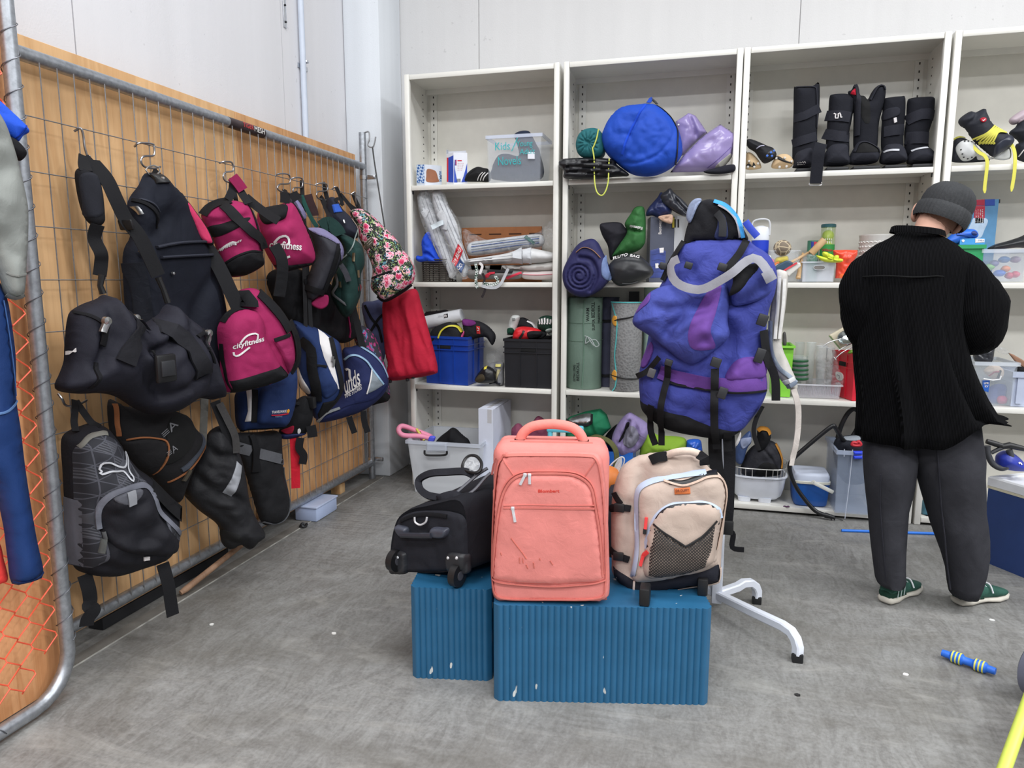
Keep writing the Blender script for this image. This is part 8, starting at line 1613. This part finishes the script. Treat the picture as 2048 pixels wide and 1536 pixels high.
s = soft('blue_flippers','bright blue swim flippers lying on the green bin','flippers',zP((115,1225),(160,1180),(215,1140),(300,1125),(365,1130),(390,1165),(375,1195),(300,1205),(220,1245),(150,1250)),4.40,None,.04,plastic((36,104,210),.45),tb=.08); s.patch('foot_opening_dark',zP((320,1150),(350,1142),(372,1165),(350,1178),(325,1172)),plastic((16,44,110),.6),s.t,.003,.001); s.line('strap',zP((200,1165),(260,1170),(320,1190)),.012,plastic((28,84,180),.5),s.t,.004,.005)
fp = quad(zP((215,1245))[0],4.42,zP((240,1250))[0],4.37,zP((442,1245))[0],4.38); t = cbox('blue_carton','small pale blue printed carton lying on the green bin','box',fp,zat(*zP((340,1250))[0],4.37),zat(*zP((340,1198))[0],4.37),plastic((66,150,214),.45)); F = facefr(fp,1,Z2_); F.patch('white_panel',zP((365,1202),(440,1204),(440,1232),(365,1236)),OFFW,t,.001,.001,sharp=True); F.text('lettering','TYPE II',*zP((388,1222),(432,1222),(388,1210)),plastic((40,70,140),.5),t,.003,.0); F.patch('printed_dot',zP((255,1218),(268,1208),(280,1218),(268,1232)),OFFW,t,.001,.001)
t,fp,zt = tub('toy_tub','clear tub of colourful toys at the right edge, second shelf',zP((432,0))[0][0],zP((800,0))[0][0],zP((0,1288))[0][1],4.38,.24,Z2_+.003,clear((206,214,226),.35,.25),clear((216,222,232),.7,.25),.07)
rr = random.Random(7)
for kx,ky,c_,nm in ((480,1430,(120,190,90),'green'),(560,1480,(40,110,210),'large blue'),(600,1370,(66,130,200),'upper blue'),(640,1500,(204,60,90),'red'),(690,1490,(206,50,80),'crimson'),(520,1400,(120,120,170),'mauve'),(690,1370,(150,120,150),'pale mauve'),(610,1445,(226,130,70),'orange')):
    w = rr.uniform(38,62); soft('toy','%s toy shape inside the clear toy tub at the right edge' % nm,'toy',zP((kx-w,ky+8),(kx-w*.5,ky-22),(kx+w*.4,ky-25),(kx+w,ky-4),(kx+w*.5,ky+24),(kx-w*.4,ky+26)),4.46+rr.uniform(0,.06),None,.03,plastic(c_,.4),tb=.03,amp=.01,sc=20,res=16)
s = soft('bike_saddle','black bicycle saddle lying on the clear toy tub','saddle',zP((462,1285),(520,1250),(620,1222),(720,1190),(830,1150),(840,1270),(700,1275),(540,1290)),4.42,None,.05,plastic((34,35,38),.35),tb=.06,amp=.004)
# third shelf right
t,fp,zt = tub('storage_tub','tall clear box with shoes and a blue label, right of the person',zU((440,0))[0][0],zU((806,0))[0][0],zU((0,788))[0][1],4.38,.30,Z3+.003,clear((206,214,222),.38,.25),clear((222,228,236),.75,.25),.10)
F = Fr((0,4.373,0),NF); F.patch('blue_label',zU((500,942),(560,942),(548,1042),(500,1030)),plastic((36,92,180),.4),t,.004,.001,sharp=True); F.text('lettering','LIME',*zU((508,972),(548,972),(508,955)),OFFW,t,.006,.02); F.text('lettering','KV',*zU((515,1000),(545,1000),(515,982)),OFFW,t,.006,.02)
MB().tube([F.at(q,.012) for q in zU((500,925),(580,938),(640,930),(650,900))],.004,6).obj('handle',WW if 'WW' in globals() else WHP,t)
s = soft('white_trainer','white trainer with pink stripes inside the tall clear box','shoe',zU((510,860),(560,815),(600,810),(650,825),(680,860),(665,920),(600,935),(540,900)),4.45,None,.04,fabric((206,190,176)),tb=.04); s.line('pink_stripe',zU((545,900),(575,865),(620,860)),.008,fabric((176,96,104)),s.t,.003,.003); s.line('black_stripe',zU((610,920),(620,880),(635,850)),.010,BKB,s.t,.003,.003)
s = soft('blue_cloth','blue cloth at the bottom of the tall clear box','cloth',zU((545,1100),(560,1000),(640,970),(720,1000),(715,1120),(600,1150)),4.50,None,.04,fabric((84,96,168)),tb=.04,amp=.01); s = soft('pink_ball','pink ball at the bottom of the tall clear box','ball',zU((620,1110),(640,1075),(690,1075),(712,1105),(690,1140),(640,1140)),4.46,None,.03,fabric((196,70,120)),tb=.03,amp=0,res=16)
s = soft('bin_liner','black and clear crinkled plastic bag bulging behind the tall clear box','plastic bag',zU((420,690),(500,640),(560,560),(610,590),(600,680),(570,790),(450,800)),4.48,None,.05,plastic((52,53,58),.15,.2),amp=.03,sc=16)
s = soft('brown_card','brown cardboard piece leaning behind the grey bin at the right edge','card',zU((715,705),(760,720),(830,760),(880,790),(880,850),(790,800)),4.50,None,.006,plastic((140,104,82),.7),tb=.01,sharp=True,amp=0)
s = soft('plastic_wrap','clear plastic wrap on the back edge of the tall clear box','plastic bag',zU((612,680),(640,655),(700,670),(730,710),(690,720),(630,700)),4.50,None,.02,film(.12),amp=.02,sc=20)
fp = rect(zU((765,0))[0][0],zU((1000,0))[0][0],745,4.40,.25); zt = zat(*zU((840,870))[0],4.40); GB_ = plastic((176,184,204),.5,.05); t = cbox('grey_bin','pale blue-grey lidded crate at the right edge, third shelf','crate',fp,Z3+.002,zt,GB_,None,True,.006,.03); rim(fp,zt,1.0,.03,GB_,t); bx('rib',(fp[0][0]+.02,4.39,Z3+.02),(fp[0][0]+.05,4.402,zt-.02),GB_,t)
s = soft('peaked_cap','black cap lying in the pale blue-grey crate','cap',zU((775,855),(800,825),(850,830),(880,860),(860,880),(780,880)),4.44,None,.03,BKB,tb=.03)
# big cooler on the floor
a,b = onz(1962,1121,0),onz(2048,1156,0); d = unit(b-a); L = .75; b = a+d*L; nn = np.array([-d[1],d[0],0]); dp = .36
fp = [a[:2],b[:2],(b+nn*dp)[:2],(a+nn*dp)[:2]]
def zray(x,y,o,n): return onp(x,y,o,n)[2]
Fc = Fr(a,-nn); zb = Fc.at((1974,975))[2]; t = thing('cool_box','large navy and white cool box on the floor at the right edge','cool box',((a+b)/2+nn*dp/2)); MB().rings([[np.array([*p,0.0]) for p in fp],[np.array([*p,zb]) for p in fp]]).obj('body',plastic((40,64,118),.45,.06),t,ang=20)
c = np.mean(fp,0); f2 = lambda k,z: [np.array([*(c+(p-c)*k),z]) for p in fp]
MB().rings([f2(1.0,zb),f2(1.01,zb),f2(1.01,zb+.012),f2(1.0,zb+.012)]).obj('seal',plastic((206,200,176),.6),t,ang=20); MB().rings([f2(1.0,zb+.012),f2(1.012,zb+.014),f2(1.012,zb+.052),f2(.99,zb+.06),f2(.9,zb+.062),f2(.88,zb+.056)]).obj('lid',plastic((222,224,228),.45),t,ang=20)
MB().box((*(c+d[:2]*.0),zb+.062),(.30,.05,.012),.004,Matrix.Rotation(math.atan2(d[1],d[0]),3,'Z')).obj('handle',plastic((206,210,216),.45),t)
cu = np.array([*(c-d[:2]*.2),zb+.063]); FL = Fr(cu,NF)
t = thing('hand_vacuum','blue and black hand pump with ribbed hose lying on the large cool box','pump',cu)
s = Soft(zT((1215,330),(1225,260),(1300,225),(1380,270),(1440,340),(1440,372),(1340,372),(1240,350)),cu+nn*.05,nrm(-90),.06,tb=.08,amp=0,zmin=cu[2]+.002,res=24); s.body('motor_body',plastic((34,50,150),.4),t); s.line('white_mark',zT((1350,300),(1365,295),(1375,310)),.006,OFFW,t,.003,.002)
K0 = cu-nn*.0
MB().tube(catmull([onp(*q,K0,np.array(NF,float)) for q in zT((1150,190),(1155,250),(1190,320),(1250,352),(1300,335),(1325,280),(1310,220))],False,6),.014,10).obj('ribbed_hose',plastic((58,59,64),.5),t)
MB().tube([onp(*q,K0,np.array(NF,float)) for q in zT((1145,155),(1210,175),(1260,190))],[.012,.014,.012],10).obj('tube_handle',BLACK,t); MB().tube([onp(*q,K0,np.array(NF,float)) for q in zT((1255,195),(1310,185),(1440,215))],[.013,.016,.012],10).obj('tube_handle',BLACK,t); MB().tube([onp(*q,K0,np.array(NF,float)) for q in zT((1180,240),(1230,215),(1290,190))],.010,8).obj('bracket',DARK,t)
# things glimpsed between the legs, bottom of the fourth unit
s = soft('teal_toy','teal and white packet glimpsed between the legs of the person','toy',zT((670,780),(675,600),(720,620),(740,790)),4.42,0,.03,plastic((70,120,140),.5,.3),tb=.05); s.patch('white_part',zT((680,740),(700,710),(735,760),(730,785)),OFFW,s.t,.004,.006)
